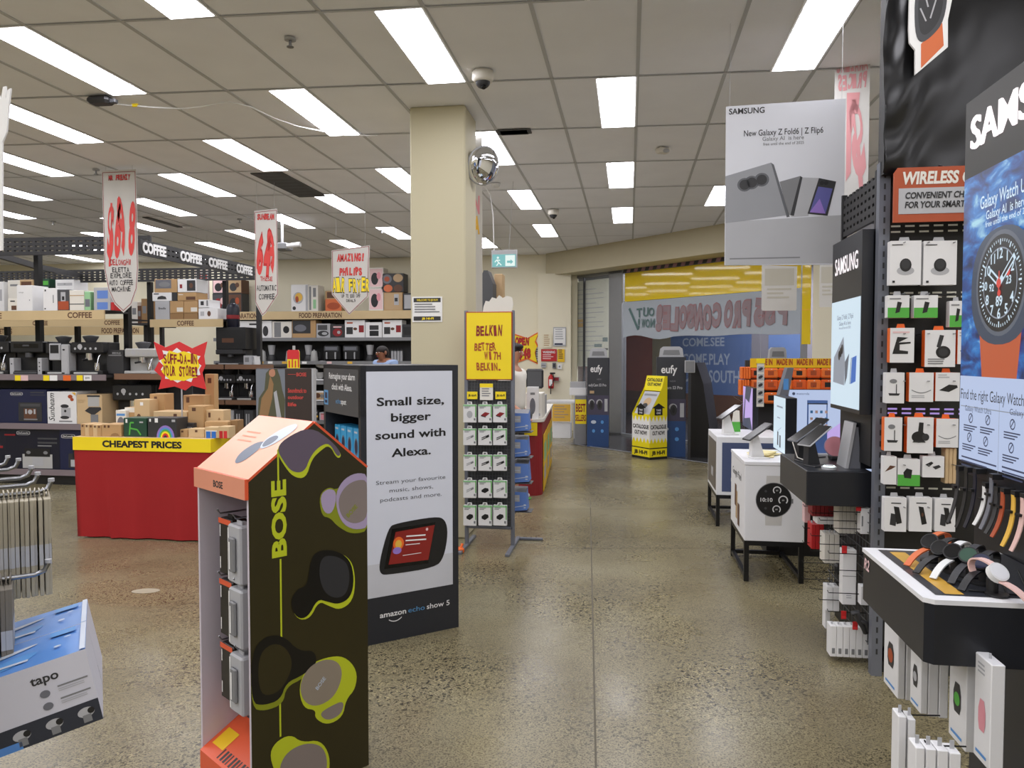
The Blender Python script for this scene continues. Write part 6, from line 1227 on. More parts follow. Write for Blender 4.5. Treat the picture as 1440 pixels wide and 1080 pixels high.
for px_, py_, rz, bd_, fc_, lab in [(1322, 800, -.9, 'black', 'blackgloss', 'black strapped watch nearest the gold strip, far end of the watch table'), (1340, 806, -.8, 'bandwhite', 'blackgloss', 'white strapped watch on the watch table'), (1362, 812, -.75, 'charcoal', 'darkgreen', 'black watch with a green face behind the white strap'), (1380, 822, -.8, 'black', 'navy', 'black watch with a dark blue face in the middle of the table'), (1402, 838, .3, 'bandpink', 'white', 'pale pink watch at the right of the watch table'), (1308, 790, -.9, 'bandorange', 'blackgloss', 'orange strapped watch at the far end of the watch table')]:
    p = AZ(px_, py_, tz); watch(lab, p.x, min(p.y, ty1 - .03), rz, bd_, fc_)
mb = MB()
for (x_, y_) in [(1335, 818), (1362, 832), (1392, 835)]:
    p = AZ(x_, y_, tz); q = AZ(x_ + 40, y_ - 30, tz); mb.tube([(p.x, p.y, tz + .004), ((p.x + q.x) / 2, p.y - .02, tz + .004), (q.x, q.y, tz + .004)], .0025, 'black', 6)
for k_, o_ in enumerate([mb]): solo(o_, 'security_cable', 'thin black security cables lying on the watch table', 'cable')
# watch bands hanging below the info panel
bands = [(1346, 660, 735, 'charcoal', 'darkest'), (1358, 662, 742, 'black', 'black'), (1370, 664, 742, 'navydark', 'dark navy'), (1383, 684, 738, 'bandwhite', 'white'), (1393, 672, 744, 'bandgrey', 'grey'), (1400, 690, 750, 'charcoal', 'charcoal'), (1409, 692, 755, 'rust', 'brown'), (1424, 696, 768, 'bandyellow', 'yellow'), (1437, 700, 775, 'bandpink', 'pale pink')]
for px_, ya, yb, mt, cn in bands:
    XB = FX - .03; p = AX(px_, ya, XB); q = AX(px_, yb, XB); ln = p.z - q.z
    mb = MB(); vs = []
    for i in range(11):
        t_ = i / 10; w_ = .009 + .002 * math.sin(t_ * 3); xx = -.03 * t_ * t_; zz = -ln * t_; yy = -.012 * math.sin(t_ * 2.2)
        vs += [(xx, yy - w_, zz), (xx, yy + w_, zz), (xx + .003, yy + w_, zz), (xx + .003, yy - w_, zz)]
    fs = []
    for i in range(10):
        for k in range(4): fs.append((i * 4 + k, i * 4 + (k + 1) % 4, i * 4 + 4 + (k + 1) % 4, i * 4 + 4 + k))
    mb.add(vs, fs + [(3, 2, 1, 0), (40, 41, 42, 43)], mt); mb.box((.0, -.012, -.004), (.03, .012, .012), 'black'); mb.box((-.012, -.011, -ln * .35), (.002, .011, -ln * .3), 'black')
    solo(mb, 'watch_band', '%s watch band hanging below the pale blue info panel' % cn, 'watch band', (XB, p.y, p.z), 0, 'watch bands under the watch display')
# slim white watch boxes hanging below the table
def hangbox(pL, pM, pR, yt, yb, Y, lab, facem=None, name='watch_box'):
    a = AY(pM, yb, Y); c = AY(pR, yb, Y); top = AY(pM, yt, Y).z; x0 = a.x; w_ = c.x - a.x; h_ = top - a.z
    d_ = max(.03, AX(pL, yb, x0).y - Y) if pL else .08
    mb = MB(); mb.cbox((0, 0, 0), (w_, d_, h_), 'white', .002); fl = FR((0, d_, 0), (0, -1, 0), (0, 0, 1))
    if facem:
        mb.flat(fl, [(d_ * .35, h_ * .3), (d_ * .65, h_ * .3), (d_ * .72, h_ * .38), (d_ * .72, h_ * .5), (d_ * .62, h_ * .6), (d_ * .38, h_ * .6), (d_ * .28, h_ * .5), (d_ * .28, h_ * .38)], 'charcoal' if facem != 'pink' else 'pink', .001); mb.ell(fl, d_ * .5, h_ * .44, d_ * .17, d_ * .17, facem, .0016)
        mb.rect(fl, d_ * .15, h_ * .06, d_ * .8, h_ * .09, 'skyblue', .001); decals(mb, fl, d_, h_, [('txtlines', .2, .92, .7, 3, .04, 'lightgrey')])
    mb.tube([(w_ * .5, d_ * .5, h_), (w_ * .5, d_ * .5, h_ + .012)], .003, 'lightgrey', 6)
    return solo(mb, name, lab, 'box', (x0, Y, a.z), 0, 'slim white watch boxes')
hangbox(1242, 1262, 1272, 869, 983, 2.5, 'slim white watch box farthest left below the watch table', 'rust'); hangbox(None, 1273.5, 1284, 880, 985, 2.5, 'plain slim white box just right of the farthest left watch box')
hangbox(1279, 1294, 1304, 902, 1004, 2.28, 'slim white watch box with a small round watch print, second from left', 'lightgrey'); hangbox(None, 1305, 1319, 908, 1008, 2.28, 'plain slim white box in the middle below the watch table'); hangbox(None, 1320, 1333, 912, 1010, 2.28, 'plain slim white box left of the green watch print box')
hangbox(1333, 1357, 1371, 915, 1058, 2.06, 'slim white watch box with a black and green watch print', 'green'); hangbox(1368, 1391, 1411, 935, 1085, 1.92, 'slim white watch box with a pink watch print, nearest the camera', 'pink')
for k, (a_, b_, yt, Y, cn) in enumerate([(1262, 1275, 1008, 2.0, 'upper left'), (1276, 1288, 1012, 2.0, 'upper right'), (1287, 1301, 1052, 1.85, 'lower left'), (1302, 1317, 1054, 1.85, 'lower second'), (1318, 1334, 1056, 1.85, 'lower third'), (1335, 1352, 1060, 1.85, 'lower right')]):
    a = AY(a_, 1100, Y); c = AY(b_, yt, Y); mb = MB(); w_, h_ = c.x - a.x, c.z - a.z; mb.cbox((0, 0, 0), (w_, .05, h_), 'white', .002); mb.prism(fr((w_ * .3, .02, h_), FRONT), [(0, 0), (w_ * .4, 0), (w_ * .4, .02), (0, .02)], .002, 'lightgrey')
    solo(mb, 'strap_box', 'little white strap box at the bottom edge of the picture, %s of six' % cn, 'box', (a.x, Y, a.z), 0, 'little white boxes at the bottom edge')
mb = MB()
for (p0, Y) in [((1330, 918), 2.1), ((1268, 1005), 2.03), ((1300, 1048), 1.88)]:
    a = AY(*p0, Y); mb.tube([(a.x, Y, a.z + .012), (a.x + .005, Y, a.z), (a.x + .09, Y, a.z + .004)], .002, 'blackmetal', 6)
o = mb.build('peg_hooks', fw); o.location = (-FX, -2.7, 0)

# ---- gondola end facing the camera (wireless chargers)
GY = 3.66; ge = thing('gondola_end', 'grey post gondola end full of boxed phone chargers', 'shelving', (1.11, GY, 0))
mb = MB(); mb.box((-.012, 0, 0), (.034, .045, 2.32), 'uprightgrey'); f = fr((-.012, 0, 0), FRONT)
for k in range(44): mb.rect(f, .018, .1 + k * .05, .026, .125 + k * .05, 'charcoal', .0008)
mb.build('upright', ge)
mb = MB(); mb.box((.034, .05, .05), (1.3, .07, 2.32), 'black')
f = fr((.034, .05, 0), FRONT)
for py_, mt in [(318, 'slotlightpaint'), (326, 'slotlightpaint'), (412, 'slotlightpaint'), (418, 'slotlightpaint'), (575, 'slotlilacpaint'), (581, 'slotlilacpaint'), (686, 'slotlightpaint')]:  # pale strips paint light through the slits, lilac ones the nearby display's glow
    z = AY(1270, py_, GY + .05).z
    for k in range(9): mb.rect(f, .02 + k * .06, z - .004, .06 + k * .06, z + .004, mt, .001)
mb.build('slotted_panel', ge)
mb = MB()
for py_ in (345, 415, 470, 535, 595, 650, 708):
    for px_ in (1262, 1295, 1330): p = AY(px_, py_, GY); mb.tube([(p.x - 1.11, .05, p.z), (p.x - 1.11, -.1, p.z)], .0025, 'steel', 6)
mb.build('pegs', ge)
mb = MB(); mb.box((.03, .05, .0), (1.3, .4, .12), 'black'); mb.build('base_plinth', ge)
YW = GY - .115; a = AY(1256, 313, YW); c = AY(1352, 233, YW); w_ = .75; h_ = c.z - a.z
mb = MB(); f = fr((0, 0, 0), FRONT); mb.prism(f, [(0, 0), (w_, 0), (w_, h_), (.015, h_), (0, h_ * .9)], .01, 'rust'); mb.prism(f, [(.02, .035), (w_ - .02, .035), (w_ - .02, h_ * .62), (.02, h_ * .62)], .002, 'lightgrey', .002)
mb.text(f, 'WIRELESS CHARGING', .03, h_ * .7, h_ * .22, 'offwhite', al='l', n=.002, bold=.04, shear=.1, w=w_ * .68); mb.text(f, 'CONVENIENT CHARGING', .045, h_ * .43, h_ * .115, 'black', al='l', n=.004, bold=.03, shear=.12, w=.345); mb.text(f, 'FOR YOUR SMARTPHONE', .045, h_ * .26, h_ * .115, 'black', al='l', n=.004, bold=.03, shear=.12, w=.335)
mb.tube([(.2, .005, h_), (.2, .06, h_ + .02)], .003, 'steel', 5)
solo(mb, 'header_sign', 'orange wireless charging sign above the boxed chargers', 'sign', (a.x, YW, a.z))
def pack(x0, y0, x1, y1, Y, lab, kind, side=None, d=.04):
    a = AY(x0, y1, Y); c = AY(x1, y0, Y); w_, h_ = c.x - a.x, c.z - a.z
    mb = MB(); mb.cbox((-w_ / 2, 0, 0), (w_ / 2, d, h_), side or 'white', .002); f = fr((-w_ / 2, 0, 0), FRONT)
    mb.rect(f, 0, 0, w_, h_, 'white', .0008); D = []
    if kind == 'disc': D = [('e', .5, .32, .28, .1, 'lightgrey'), ('e', .5, .45, .19, .15, 'black'), ('e', .5, .47, .14, .11, 'charcoal'), ('r', .05, .9, .4, .92, 'charcoal'), ('r', .08, .05, .16, .1, 'charcoal')]
    if kind == 'green': D = [('r', 0, 0, 1, .45, 'green'), ('p', [(.35, .2), (.55, .25), (.65, .68), (.45, .72)], 'black'), ('r', .08, .82, .6, .87, 'grey')]
    if kind == 'dock': D = [('p', [(.1, .25), (.75, .25), (.75, .33), (.4, .36), (.4, .52), (.85, .55), (.85, .6), (.35, .58), (.75, .72), (.3, .74)], 'black'), ('r', .1, .85, .8, .9, 'pinkpale')]
    if kind == 'stand': D = [('e', .6, .4, .24, .17, 'black'), ('p', [(.38, .55), (.5, .5), (.62, .85), (.48, .87)], 'charcoal'), ('e', .6, .4, .16, .11, 'charcoal'), ('txtlines', .1, .2, .8, 3, .06, 'grey')]
    if kind == 'pad': D = [('p', [(.15, .38), (.55, .32), (.92, .48), (.88, .56), (.55, .58)], 'black'), ('txtlines', .1, .9, .6, 2, .08, 'lightgrey')]
    if kind == 'ring': D = [('p', [(.1 + .8 * t / 12, .42 - .1 * math.sin(t / 12 * math.pi)) for t in range(13)] + [(.9 - .8 * t / 12, .39 - .1 * math.sin(t / 12 * math.pi)) for t in range(13)], 'grey'), ('txtlines', .1, .2, .7, 2, .06, 'lightgrey')]
    if kind == 'lamp': D = [('p', [(.2, .25), (.7, .25), (.78, .32), (.15, .33)], 'charcoal'), ('r', .55, .32, .6, .62, 'charcoal'), ('e', .4, .72, .2, .07, 'grey')]
    if kind == 'tall': D = [('e', .45, .45, .28, .16, 'black'), ('p', [(.4, .5), (.6, .5), (.62, .85), (.45, .86)], 'black'), ('e', .7, .45, .14, .1, 'charcoal'), ('p', [(.2, .3), (.7, .3), (.68, .34), (.24, .34)], 'charcoal')]
    if kind == 'plug': D = [('r', 0, 0, 1, .42, 'green'), ('p', [(.3, .3), (.6, .28), (.65, .6), (.4, .66), (.25, .5)], 'black')]
    if kind == 'pads': D = [('p', [(.12, .6), (.4, .75), (.5, .68), (.3, .5)], 'black'), ('p', [(.45, .5), (.75, .6), (.85, .5), (.6, .38)], 'charcoal')]
    if kind == 'phones': D = [('p', [(.25, .2), (.52, .16), (.58, .5), (.3, .54)], 'charcoal'), ('p', [(.42, .74), (.66, .72), (.8, .26), (.56, .22)], 'black'), ('r', .3, .82, .75, .85, 'charcoal')]
    if kind == 'phone': D = [('p', [(.4, .74), (.62, .72), (.78, .24), (.56, .2)], 'black'), ('r', .3, .82, .75, .85, 'charcoal'), ('e', .58, .5, .05, .06, 'brown')]
    if kind == 'brown': D = [('p', [(.1, .45), (.6, .55), (.95, .65), (.5, .68)], 'brown')]
    decals(mb, f, w_, h_, D, .0014)
    mb.prism(fr((0, d * .5, h_), FRONT), [(-w_ * .18, 0), (w_ * .18, 0), (w_ * .14, .018), (-w_ * .14, .018)], .003, side or 'lightgrey')
    return solo(mb, 'charger_pack', lab, 'charger pack', ((a.x + c.x) / 2, Y, a.z), 0, 'boxed chargers on the gondola end')
YP = GY - .08
for q in [(1251, 338, 1296, 401, 'left of two white packs with a black charging disc under the orange sign', 'disc', None), (1298, 338, 1346, 401, 'right of two white packs with a black charging disc under the orange sign', 'disc', None),
    (1248, 415, 1279, 447, 'left white and green charger pack', 'green', None), (1285, 415, 1319, 447, 'middle white and green charger pack', 'green', None), (1335, 423, 1358, 460, 'green charger pack touching the watch display', 'green', None),
    (1251, 461, 1286, 510, 'white pack picturing a black charging dock', 'dock', 'orange'), (1300, 464, 1344, 516, 'white pack picturing a round black charging stand', 'stand', 'orange'), (1346, 464, 1370, 512, 'orange edged pack right of the round charging stand', 'pad', 'orange'),
    (1245, 524, 1272, 567, 'white pack picturing a small lamp shaped charger by the post', 'lamp', None), (1278, 524, 1313, 565, 'white pack with a thin curved line print', 'ring', 'orange'), (1315, 524, 1350, 564, 'white pack picturing a flat black pad', 'pad', 'orange'),
    (1243, 587, 1269, 634, 'white pack picturing a small gold charger by the post', 'lamp', 'orange'), (1275, 587, 1313, 637, 'white pack picturing a tall black charger with a loop', 'tall', 'orange'), (1316, 589, 1348, 629, 'plain white pack right of the tall black charger', 'ring', 'orange'),
    (1242, 642, 1261, 681, 'white pack picturing a brown wallet by the post', 'brown', None), (1262, 646, 1294, 683, 'white and green pack picturing a black plug', 'plug', None), (1297, 642, 1328, 671, 'small white pack picturing two black pads', 'pads', None),
    (1243, 700, 1275, 747, 'white pack picturing two dark phones', 'phones', None), (1278, 700, 1311, 747, 'white pack picturing one dark phone', 'phone', None), (1314, 702, 1344, 747, 'white phone pack beside the hanging watch bands', 'phones', None)]:
    pack(*q[:4], YP, q[4], q[5], q[6])
a = AY(1329, 680, YP + .01)
for k in range(3): mb = MB(); mb.cbox((0, 0, 0), (.014, .05, .155), 'kraftlight', .002); solo(mb, 'charger_pack', '%s of three thin kraft packs right of the two black pads' % ['first', 'second', 'third'][k], 'charger pack', (a.x + k * .0155, YP + .01, a.z), 0, 'thin kraft packs')
# black wrapped header above
M('plasticwrap', (13, 13, 15), .3, var=0, spec=.4)
hx0 = AY(1244, 100, 3.6).x; hz0 = AY(1247, 243, 3.6).z
mb = MB(); nx, nz_ = 46, 34; W_, H_ = 1.7, CEIL - .01 - hz0; vs = []
for j in range(nz_ + 1):
    for i in range(nx + 1):
        u = W_ * (i / nx) ** 1.6; v = H_ * j / nz_; k = math.exp(-u / .22)
        e_ = .009 * math.sin(v * 16 + 5 * u + 2 * math.sin(v * 5)) * k * (1 - j / nz_) + .009 * math.sin(u * 60 - v * 7) * k * (j / nz_) + .009 * math.sin(v * 31 - u * 40 + 1.5 * math.sin(u * 25)) * k * (1 - j / nz_) + .0008 * math.sin(u * 9 + v * 6)
        vs.append((u + (.008 * math.sin(v * 9) if i == 0 else 0), -e_, v))
fs = [(j * (nx + 1) + i, j * (nx + 1) + i + 1, (j + 1) * (nx + 1) + i + 1, (j + 1) * (nx + 1) + i) for j in range(nz_) for i in range(nx)]
mb.add(vs, fs, 'plasticwrap', True); mb.box((.01, .02, .0), (W_, .1, H_), 'black')
solo(mb, 'wrapped_header', 'header wrapped in creased black plastic above the wireless charging sign', 'header', (hx0, 3.6, hz0))
cy_ = 3.54; f = fr((0, 0, 0), FRONT); o = AY(1310, 50, cy_)
def cp2(px, py): p = AY(px, py, cy_); return (p.x - o.x, p.z - o.z)
mb = MB(); tri_prism(mb, f, [cp2(*q) for q in [(1287, 105), (1287, 70), (1279, 60), (1278, 40), (1280, -40), (1300, -75), (1330, -75), (1345, -30), (1333, 28), (1333, 66)]], .012, 'paper')
tri_flat(mb, f, [cp2(*q) for q in [(1295, 96), (1295, 62), (1325, 32), (1327, 64)]], 'bandorange', .001)
P = smooth_poly([cp2(*q) for q in [(1286, 46), (1294, 62), (1310, 52), (1328, 30), (1334, -20), (1320, -55), (1298, -50), (1286, -10)]], 2); tri_flat(mb, f, P, 'darkgrey', .0014)
P = smooth_poly([cp2(*q) for q in [(1291, 38), (1298, 52), (1312, 42), (1324, 22), (1328, -18), (1316, -45), (1300, -40), (1291, -5)]], 2); tri_flat(mb, f, P, 'charcoal', .0018)
for q0, q1 in [((1294, 12), (1302, 30)), ((1316, 0), (1308, 26)), ((1300, -10), (1305, 10))]: a, c = cp2(*q0), cp2(*q1); mb.line(f, *a, *c, .006, 'lightgrey', .0022)
solo(mb, 'watch_cutout', 'white edged cardboard watch cutout with an orange strap on the black plastic', 'cutout', (o.x, cy_, o.z))

# ---- phone bay facing the aisle
PYn = 3.72; xf = AY(1210, 500, PYn).x; yfar = AX(1169, 500, xf).y
pb = thing('phone_display', 'black phone display with a glowing white poster, beyond the grey gondola post', 'display fixture', (xf, PYn, 0))
f = FR((0, yfar - PYn, 0), (0, -1, 0), (0, 0, 1)); Lp = yfar - PYn
zl0, zl1, zh1 = AY(1209, 577, PYn).z, AY(1211, 416, PYn).z, AY(1225, 322, PYn).z
mb = MB(); mb.prism(f, [(0, zl0 - .02), (Lp, zl0 - .02), (Lp, zh1), (0, zh1)], .11, 'fixture'); mb.build('light_box', pb)
mb = MB(); mb.rect(f, .004, zl0, Lp - .004, zl1, 'screenlit', .0015)
def ph(u, v): return (u * Lp, zl0 + v * (zl1 - zl0))
for t_, v, hh in [('Galaxy Z Fold6 | Z Flip6', .82, .024), ('Galaxy AI is here', .765, .02), ('free until the end of 2025', .73, .012)]: mb.text(f, t_, Lp * .5, ph(0, v)[1], hh, 'lit_text', w=Lp * (.55 if v > .8 else .4), n=.003)
tri_flat(mb, f, [ph(*q) for q in [(.1, .22), (.5, .2), (.52, .42), (.46, .66), (.12, .46)]], 'lit_mid', .002); tri_flat(mb, f, [ph(*q) for q in [(.52, .2), (.6, .28), (.66, .5), (.52, .42)]], 'lit_grey', .0024)
for k in range(3): mb.ell(f, *ph(.32 + .05 * k, .48 + .03 * k), .02, .024, 'lit_black', .0028)
tri_flat(mb, f, [ph(*q) for q in [(.72, .22), (.88, .25), (.9, .48), (.76, .46)]], 'lit_blue', .0026); mb.line(f, *ph(.7, .22), *ph(.74, .46), .008, 'lit_text', .003)
mb.build('glowing_poster', pb, label='glowing white poster of folding phones')
mb = MB(); v0 = AX(1176, 388, xf).z; u0 = yfar - AX(1175, 380, xf).y; u1 = yfar - AX(1207, 368, xf).y; mb.text(f, 'SAMSUNG', (u0 + u1) / 2, v0 + .0, .085, 'litwhite', w=u1 - u0, n=.002, bold=.008); mb.build('glowing_letters', pb)
mb = MB(); mb.box((.05, .0, .95), (.1, Lp, zh1 - .01), 'black'); mb.build('back_board', pb)
mb = MB(); pz0, pz1 = 2.08, 2.28
for k in range(5):
    z0 = pz0 + k * .04
    mb.box((.06, .01, z0), (.075, .58, z0 + .026), 'beamblack'); u = 0.01
    while u < .57: mb.box((.06, u, z0 + .026), (.075, min(.58, u + .03), z0 + .04), 'beamblack'); u += .06
mb.box((.055, 0, zh1), (.08, .02, 2.3), 'beamblack'); mb.box((.055, .56, zh1), (.08, .58, 2.3), 'beamblack')
mb.build('perforated_rail', pb)
# phone table
pz = .915; A_ = AZ(1128, 662, pz); B_ = AZ(1103, 638, pz); px0 = (A_.x + B_.x) / 2
pt_ = thing('phone_table', 'black phone table below the glowing white poster', 'table', (px0, A_.y, 0)); TWp = 1.13 - px0; TDp = B_.y - A_.y
mb = MB(); mb.cbox((0, 0, pz - .165), (TWp, TDp, pz), 'fixture', .004); fl = FR((0, TDp, pz - .165), (0, -1, 0), (0, 0, 1)); mb.rect(fl, .004, .004, TDp - .004, .161, 'fixtureside', .0006); mb.build('table_body', pt_)
mb = MB(); mb.rect(FR((0, 0, pz), (1, 0, 0), (0, 1, 0)), .01, .01, TWp - .01, TDp - .01, 'inlay', .0008); mb.build('table_top', pt_)
def phone(label, x, y, z, rz, s=1.0, col='lightgrey', stand='charcoal'):
    t = thing('phone', label, 'phone', (x, y, z), rz, 'phones on stands')
    mb = MB(); mb.T = Matrix.Translation((0, 0, .13 * s)) @ Matrix.Rotation(math.radians(-58), 4, 'X') @ Matrix.Scale(s, 4); mb.cbox((-.037, -.004, -.075), (.037, .004, .075), col, .004); mb.rect(fr((-.034, -.0042, -.072), FRONT), 0, 0, .068, .144, 'blackgloss', .0006)
    mb.cbox((-.03, .004, .03), (.0, .008, .065), 'black', .003); mb.build('handset', t)
    mb = MB(); mb.prism(FR((-.015 * s, 0, 0), (0, -1, 0), (0, 0, 1)), [(-.05 * s, .0), (.02 * s, 0), (.016 * s, .118 * s), (-.012 * s, .118 * s)], -.03 * s, stand); mb.cbox((-.035 * s, -.03 * s, 0), (.035 * s, .05 * s, .006), stand); mb.build('stand', t)
    return t
q = AZ(1150, 648, pz); phone('folding phone on a dark stand at the front of the phone table', px0 + .07, A_.y + .16, pz + .001, -1.0, 1.15); phone('phone tilted on a stand behind the front folding phone', px0 + .06, A_.y + .34, pz + .001, -1.2, 1.15, 'bandgrey'); phone('dark phone at the back of the phone table', px0 + .14, A_.y + .52, pz + .001, -1.0, 1.2, 'charcoal')
mb = MB(); mb.cyl((0, 0, 0), (0, 0, .012), .035, 'lightgrey', n=20); mb.cyl((0, 0, .012), (0, 0, .016), .026, 'ledwhite', n=20); mb.cyl((0, 0, .016), (0, 0, .02), .02, 'lightgrey', n=20); solo(mb, 'charging_puck', 'glowing white charging puck on the phone table', 'charger', (AY(1166, 650, A_.y + .07).x, A_.y + .07, pz + .0012))
mb = MB(); mb.T = Matrix.Rotation(math.radians(-18), 4, 'X'); mb.cyl((0, 0, .07), (0, .008, .07), .055, 'lilac', n=26); mb.cyl((0, -.003, .07), (0, .0, .07), .052, 'pink', n=26); mb.T = None; mb.cbox((-.03, -.02, 0), (.03, .05, .02), 'charcoal'); solo(mb, 'round_display', 'round pink and purple display disc behind the charging puck', 'display disc', (AY(1176, 640, A_.y + .42).x, A_.y + .42, pz + .001))
mb = MB(); fz_ = fr((0, 0, 0), FRONT); mb.prism(fz_, [(0, 0), (.014, 0), (.048, .22), (.034, .22)], .16, 'lightgrey'); mb.prism(fz_, [(.016, 0), (.07, 0), (.058, .2), (.046, .2)], .15, 'bandgrey', -.004); mb.prism(fz_, [(.071, 0), (.17, 0), (.17, .22), (.06, .22)], .15, 'fixture', -.002); solo(mb, 'tablet_wedge', 'pale edged tablet leaning on a dark wedge at the right of the phone table', 'tablet', (AY(1189, 650, A_.y + .1).x, A_.y + .1, pz + .001))
mb = MB(); mb.tube([(0, 0, .003), (-.05, .05, .02), (-.06, .12, .09), (-.02, .2, .12), (.02, .22, .1)], .003, 'offwhite', 6); solo(mb, 'security_cable', 'pale looped security cable at the left of the phone table', 'cable', (px0 + .075, A_.y + .28, pz + .001))
# hanging accessories under the phone table
mesh = thing('mesh_panel', 'grey wire mesh panel with hooks below the phone table', 'mesh panel', (1.115, 3.71, 0))
mb = MB()
for k in range(16): mb.box((0, .02 + k * .05, .1), (.004, .024 + k * .05, .74), 'wiregrey')
for k in range(14): mb.box((-.003, 0, .11 + k * .047), (0, .8, .114 + k * .047), 'wiregrey')
mb.build('wire_grid', mesh)
for z in (.72, .64, .52, .44, .33, .24):
    for y in (.1, .28, .46, .64): mb = MB(); mb.tube([(0, y, z), (-.17, y, z), (-.175, y, z + .012)], .0022, 'blackmetal', 5); mb.build('hook', mesh)
HG = [  # px0, y0, px1, y1, Y, depthY, count, mat, label, group label
    (1131, 704, 1140, 735, 4.42, .06, 1, 'pinkpale', 'pale pink edged pack at the far left below the phone table'),
    (1142, 703, 1178, 726, 4.2, .1, 6, 'darkred', 'red pack in the upper red row below the phone table'),
    (1149, 728, 1178, 737, 4.18, .1, 2, 'white', 'white pack below the upper red row'),
    (1141, 738, 1159, 772, 4.3, .1, 3, 'red', 'red pack in the lower red bundle'),
    (1179, 705, 1208, 750, 4.0, .1, 5, 'offwhite', 'cream pack edge hanging below the phone table'),
    (1210, 715, 1224, 751, 3.8, .06, 1, 'white', 'small bright white box beside the gondola post'),
    (1159, 752, 1181, 792, 4.1, .1, 3, 'offwhite', 'cream slim pack below the red rows'),
    (1184, 774, 1205, 850, 3.85, .06, 1, 'white', 'long white slim box in the middle of the mesh panel'),
    (1162, 826, 1181, 859, 4.0, .08, 2, 'white', 'white slim pack low on the mesh panel'),
    (1210, 825, 1225, 851, 3.78, .05, 1, 'white', 'white small box right of the long slim box'),
    (1160, 853, 1168, 884, 4.08, .06, 1, 'white', 'white slim pack at the lower left of the mesh panel'),
    (1167, 883, 1223, 923, 3.8, .07, 6, 'white', 'slim white box in the bottom row of six')]
on6 = ['first', 'second', 'third', 'fourth', 'fifth', 'sixth']
for (x0_, y0_, x1_, y1_, Y, dY, n_, mt, lab) in HG:
    a = AY(x0_, y1_, Y); c = AY(x1_, y0_, Y); w_ = (c.x - a.x) / n_; h_ = c.z - a.z
    for k in range(n_):
        mb = MB(); mb.cbox((.0008, 0, 0), (w_ - .0008, dY, h_), mt, .0015); f = fr((0, 0, 0), FRONT)
        if 'bottom row' in lab: mb.rect(f, w_ * .3, h_ * .1, w_ * .75, h_ * .28, 'grey', .001); 
        if 'long white' in lab: mb.rect(f, 0, h_ * .52, w_, h_ * .53, 'grey', .001); decals(mb, f, w_, h_, [('txtlines', .3, .2, .7, 3, .04, 'lightgrey')])
        if 'bright' in lab: mb.rect(f, w_ * .1, h_ * .3, w_ * .25, h_ * .7, 'grey', .001)
        mb.box((w_ * .4, dY * .4, h_), (w_ * .6, dY * .6, h_ + .01), 'lightgrey')
        solo(mb, 'phone_accessory', ('%s, %s from left' % (lab, on6[k])) if n_ > 1 else lab, 'accessory', (a.x + w_ * k, Y, a.z), 0, 'accessories on the mesh panel')
for px_, py_, Y, lab in [(1186, 772, 3.84, 'red price tag above the long white slim box'), (1185, 863, 3.82, 'red price tag above the bottom row of six, left one'), (1201, 878, 3.78, 'red price tag above the bottom row of six, right one'), (1206, 712, 3.82, 'red price tag left of the small bright white box')]:
    p = AY(px_, py_, Y); mb = MB(); mb.cbox((-.012, 0, -.02), (.012, .004, .02), 'red', .002); mb.rect(fr((-.01, 0, -.016), FRONT), 0, 0, .02, .012, 'brightred'); solo(mb, 'price_tag', lab, 'price tag', (p.x, Y - .02, p.z), 0, 'red price tags')
p = AY(1206, 870, 3.76); mb = MB(); mb.tube([(-.03, 0, .03), (-.01, -.01, .04), (.0, 0, .0), (.02, .0, -.03), (.035, .01, -.06)], .014, 'charcoal', 8); mb.tube([(0, 0, 0), (.03, -.01, -.01), (.045, 0, -.05)], .011, 'charcoal', 8); solo(mb, 'cable_clip', 'coiled dark cable hanging above the bottom row of six', 'cable', (p.x, 3.74, p.z))
p = AY(1183, 804, 3.9); mb = MB(); mb.cbox((-.02, 0, -.025), (.018, .05, .025), 'black', .01); solo(mb, 'phone_accessory', 'small black adapter left of the long white slim box', 'accessory', (p.x, 3.93, p.z))
mb = MB(); mb.box((1.15, 3.74, 0), (1.9, 4.5, .74), 'black'); solo(mb, 'gondola_core', 'dark gondola base behind the mesh panel', 'shelving')

# ---- white cabinets on black legs
M('cabwhite', (236, 237, 240), .4, var=.02); M('cabnavy', (74, 86, 122), .45, var=.04); M('cabbrown', (104, 98, 92), .45); M('strapgrey', (206, 204, 200), .5)
def cabinet(x0, x1, y0, y1, z0, z1, label):
    t = thing('display_cabinet', label, 'cabinet', ((x0 + x1) / 2, y0, 0)); w = x1 - x0; d = y1 - y0
    for sx in (-1, 1):
        for yy in (.0, d - .03): mb = MB(); mb.box((sx * (w / 2 - .015) - .015, yy, 0), (sx * (w / 2 - .015) + .015, yy + .03, z0), 'blackmetal'); mb.build('leg', t)
    mb = MB(); 
    for sx in (-1, 1): mb.box((sx * (w / 2 - .015) - .012, .03, .02), (sx * (w / 2 - .015) + .012, d - .03, .045), 'blackmetal'); mb.box((sx * (w / 2 - .015) - .012, .03, z0 - .03), (sx * (w / 2 - .015) + .012, d - .03, z0), 'blackmetal')
    mb.box((-w / 2 + .03, 0, z0 - .03), (w / 2 - .03, .03, z0), 'blackmetal'); mb.box((-w / 2 + .03, d - .03, .02), (w / 2 - .03, d, .045), 'blackmetal'); mb.build('leg_frame', t)
    return t, w, d
cz0, cz1 = .265, .78
t, w, d = cabinet(.74, 1.11, 5.09, 5.76, cz0, cz1, 'white cabinet with a large smart watch print on black legs')
mb = MB(); mb.cbox((-w / 2, 0, cz0), (w / 2, d, cz1 - .025), 'cabwhite', .003); mb.cbox((-w / 2 - .004, -.004, cz1 - .025), (w / 2 + .004, d, cz1), 'cabwhite', .003); f = fr((-w / 2, 0, cz0), FRONT); cpt = AY(1088, 703, 5.09); u, v, r_ = cpt.x - .74, cpt.z - cz0, .108
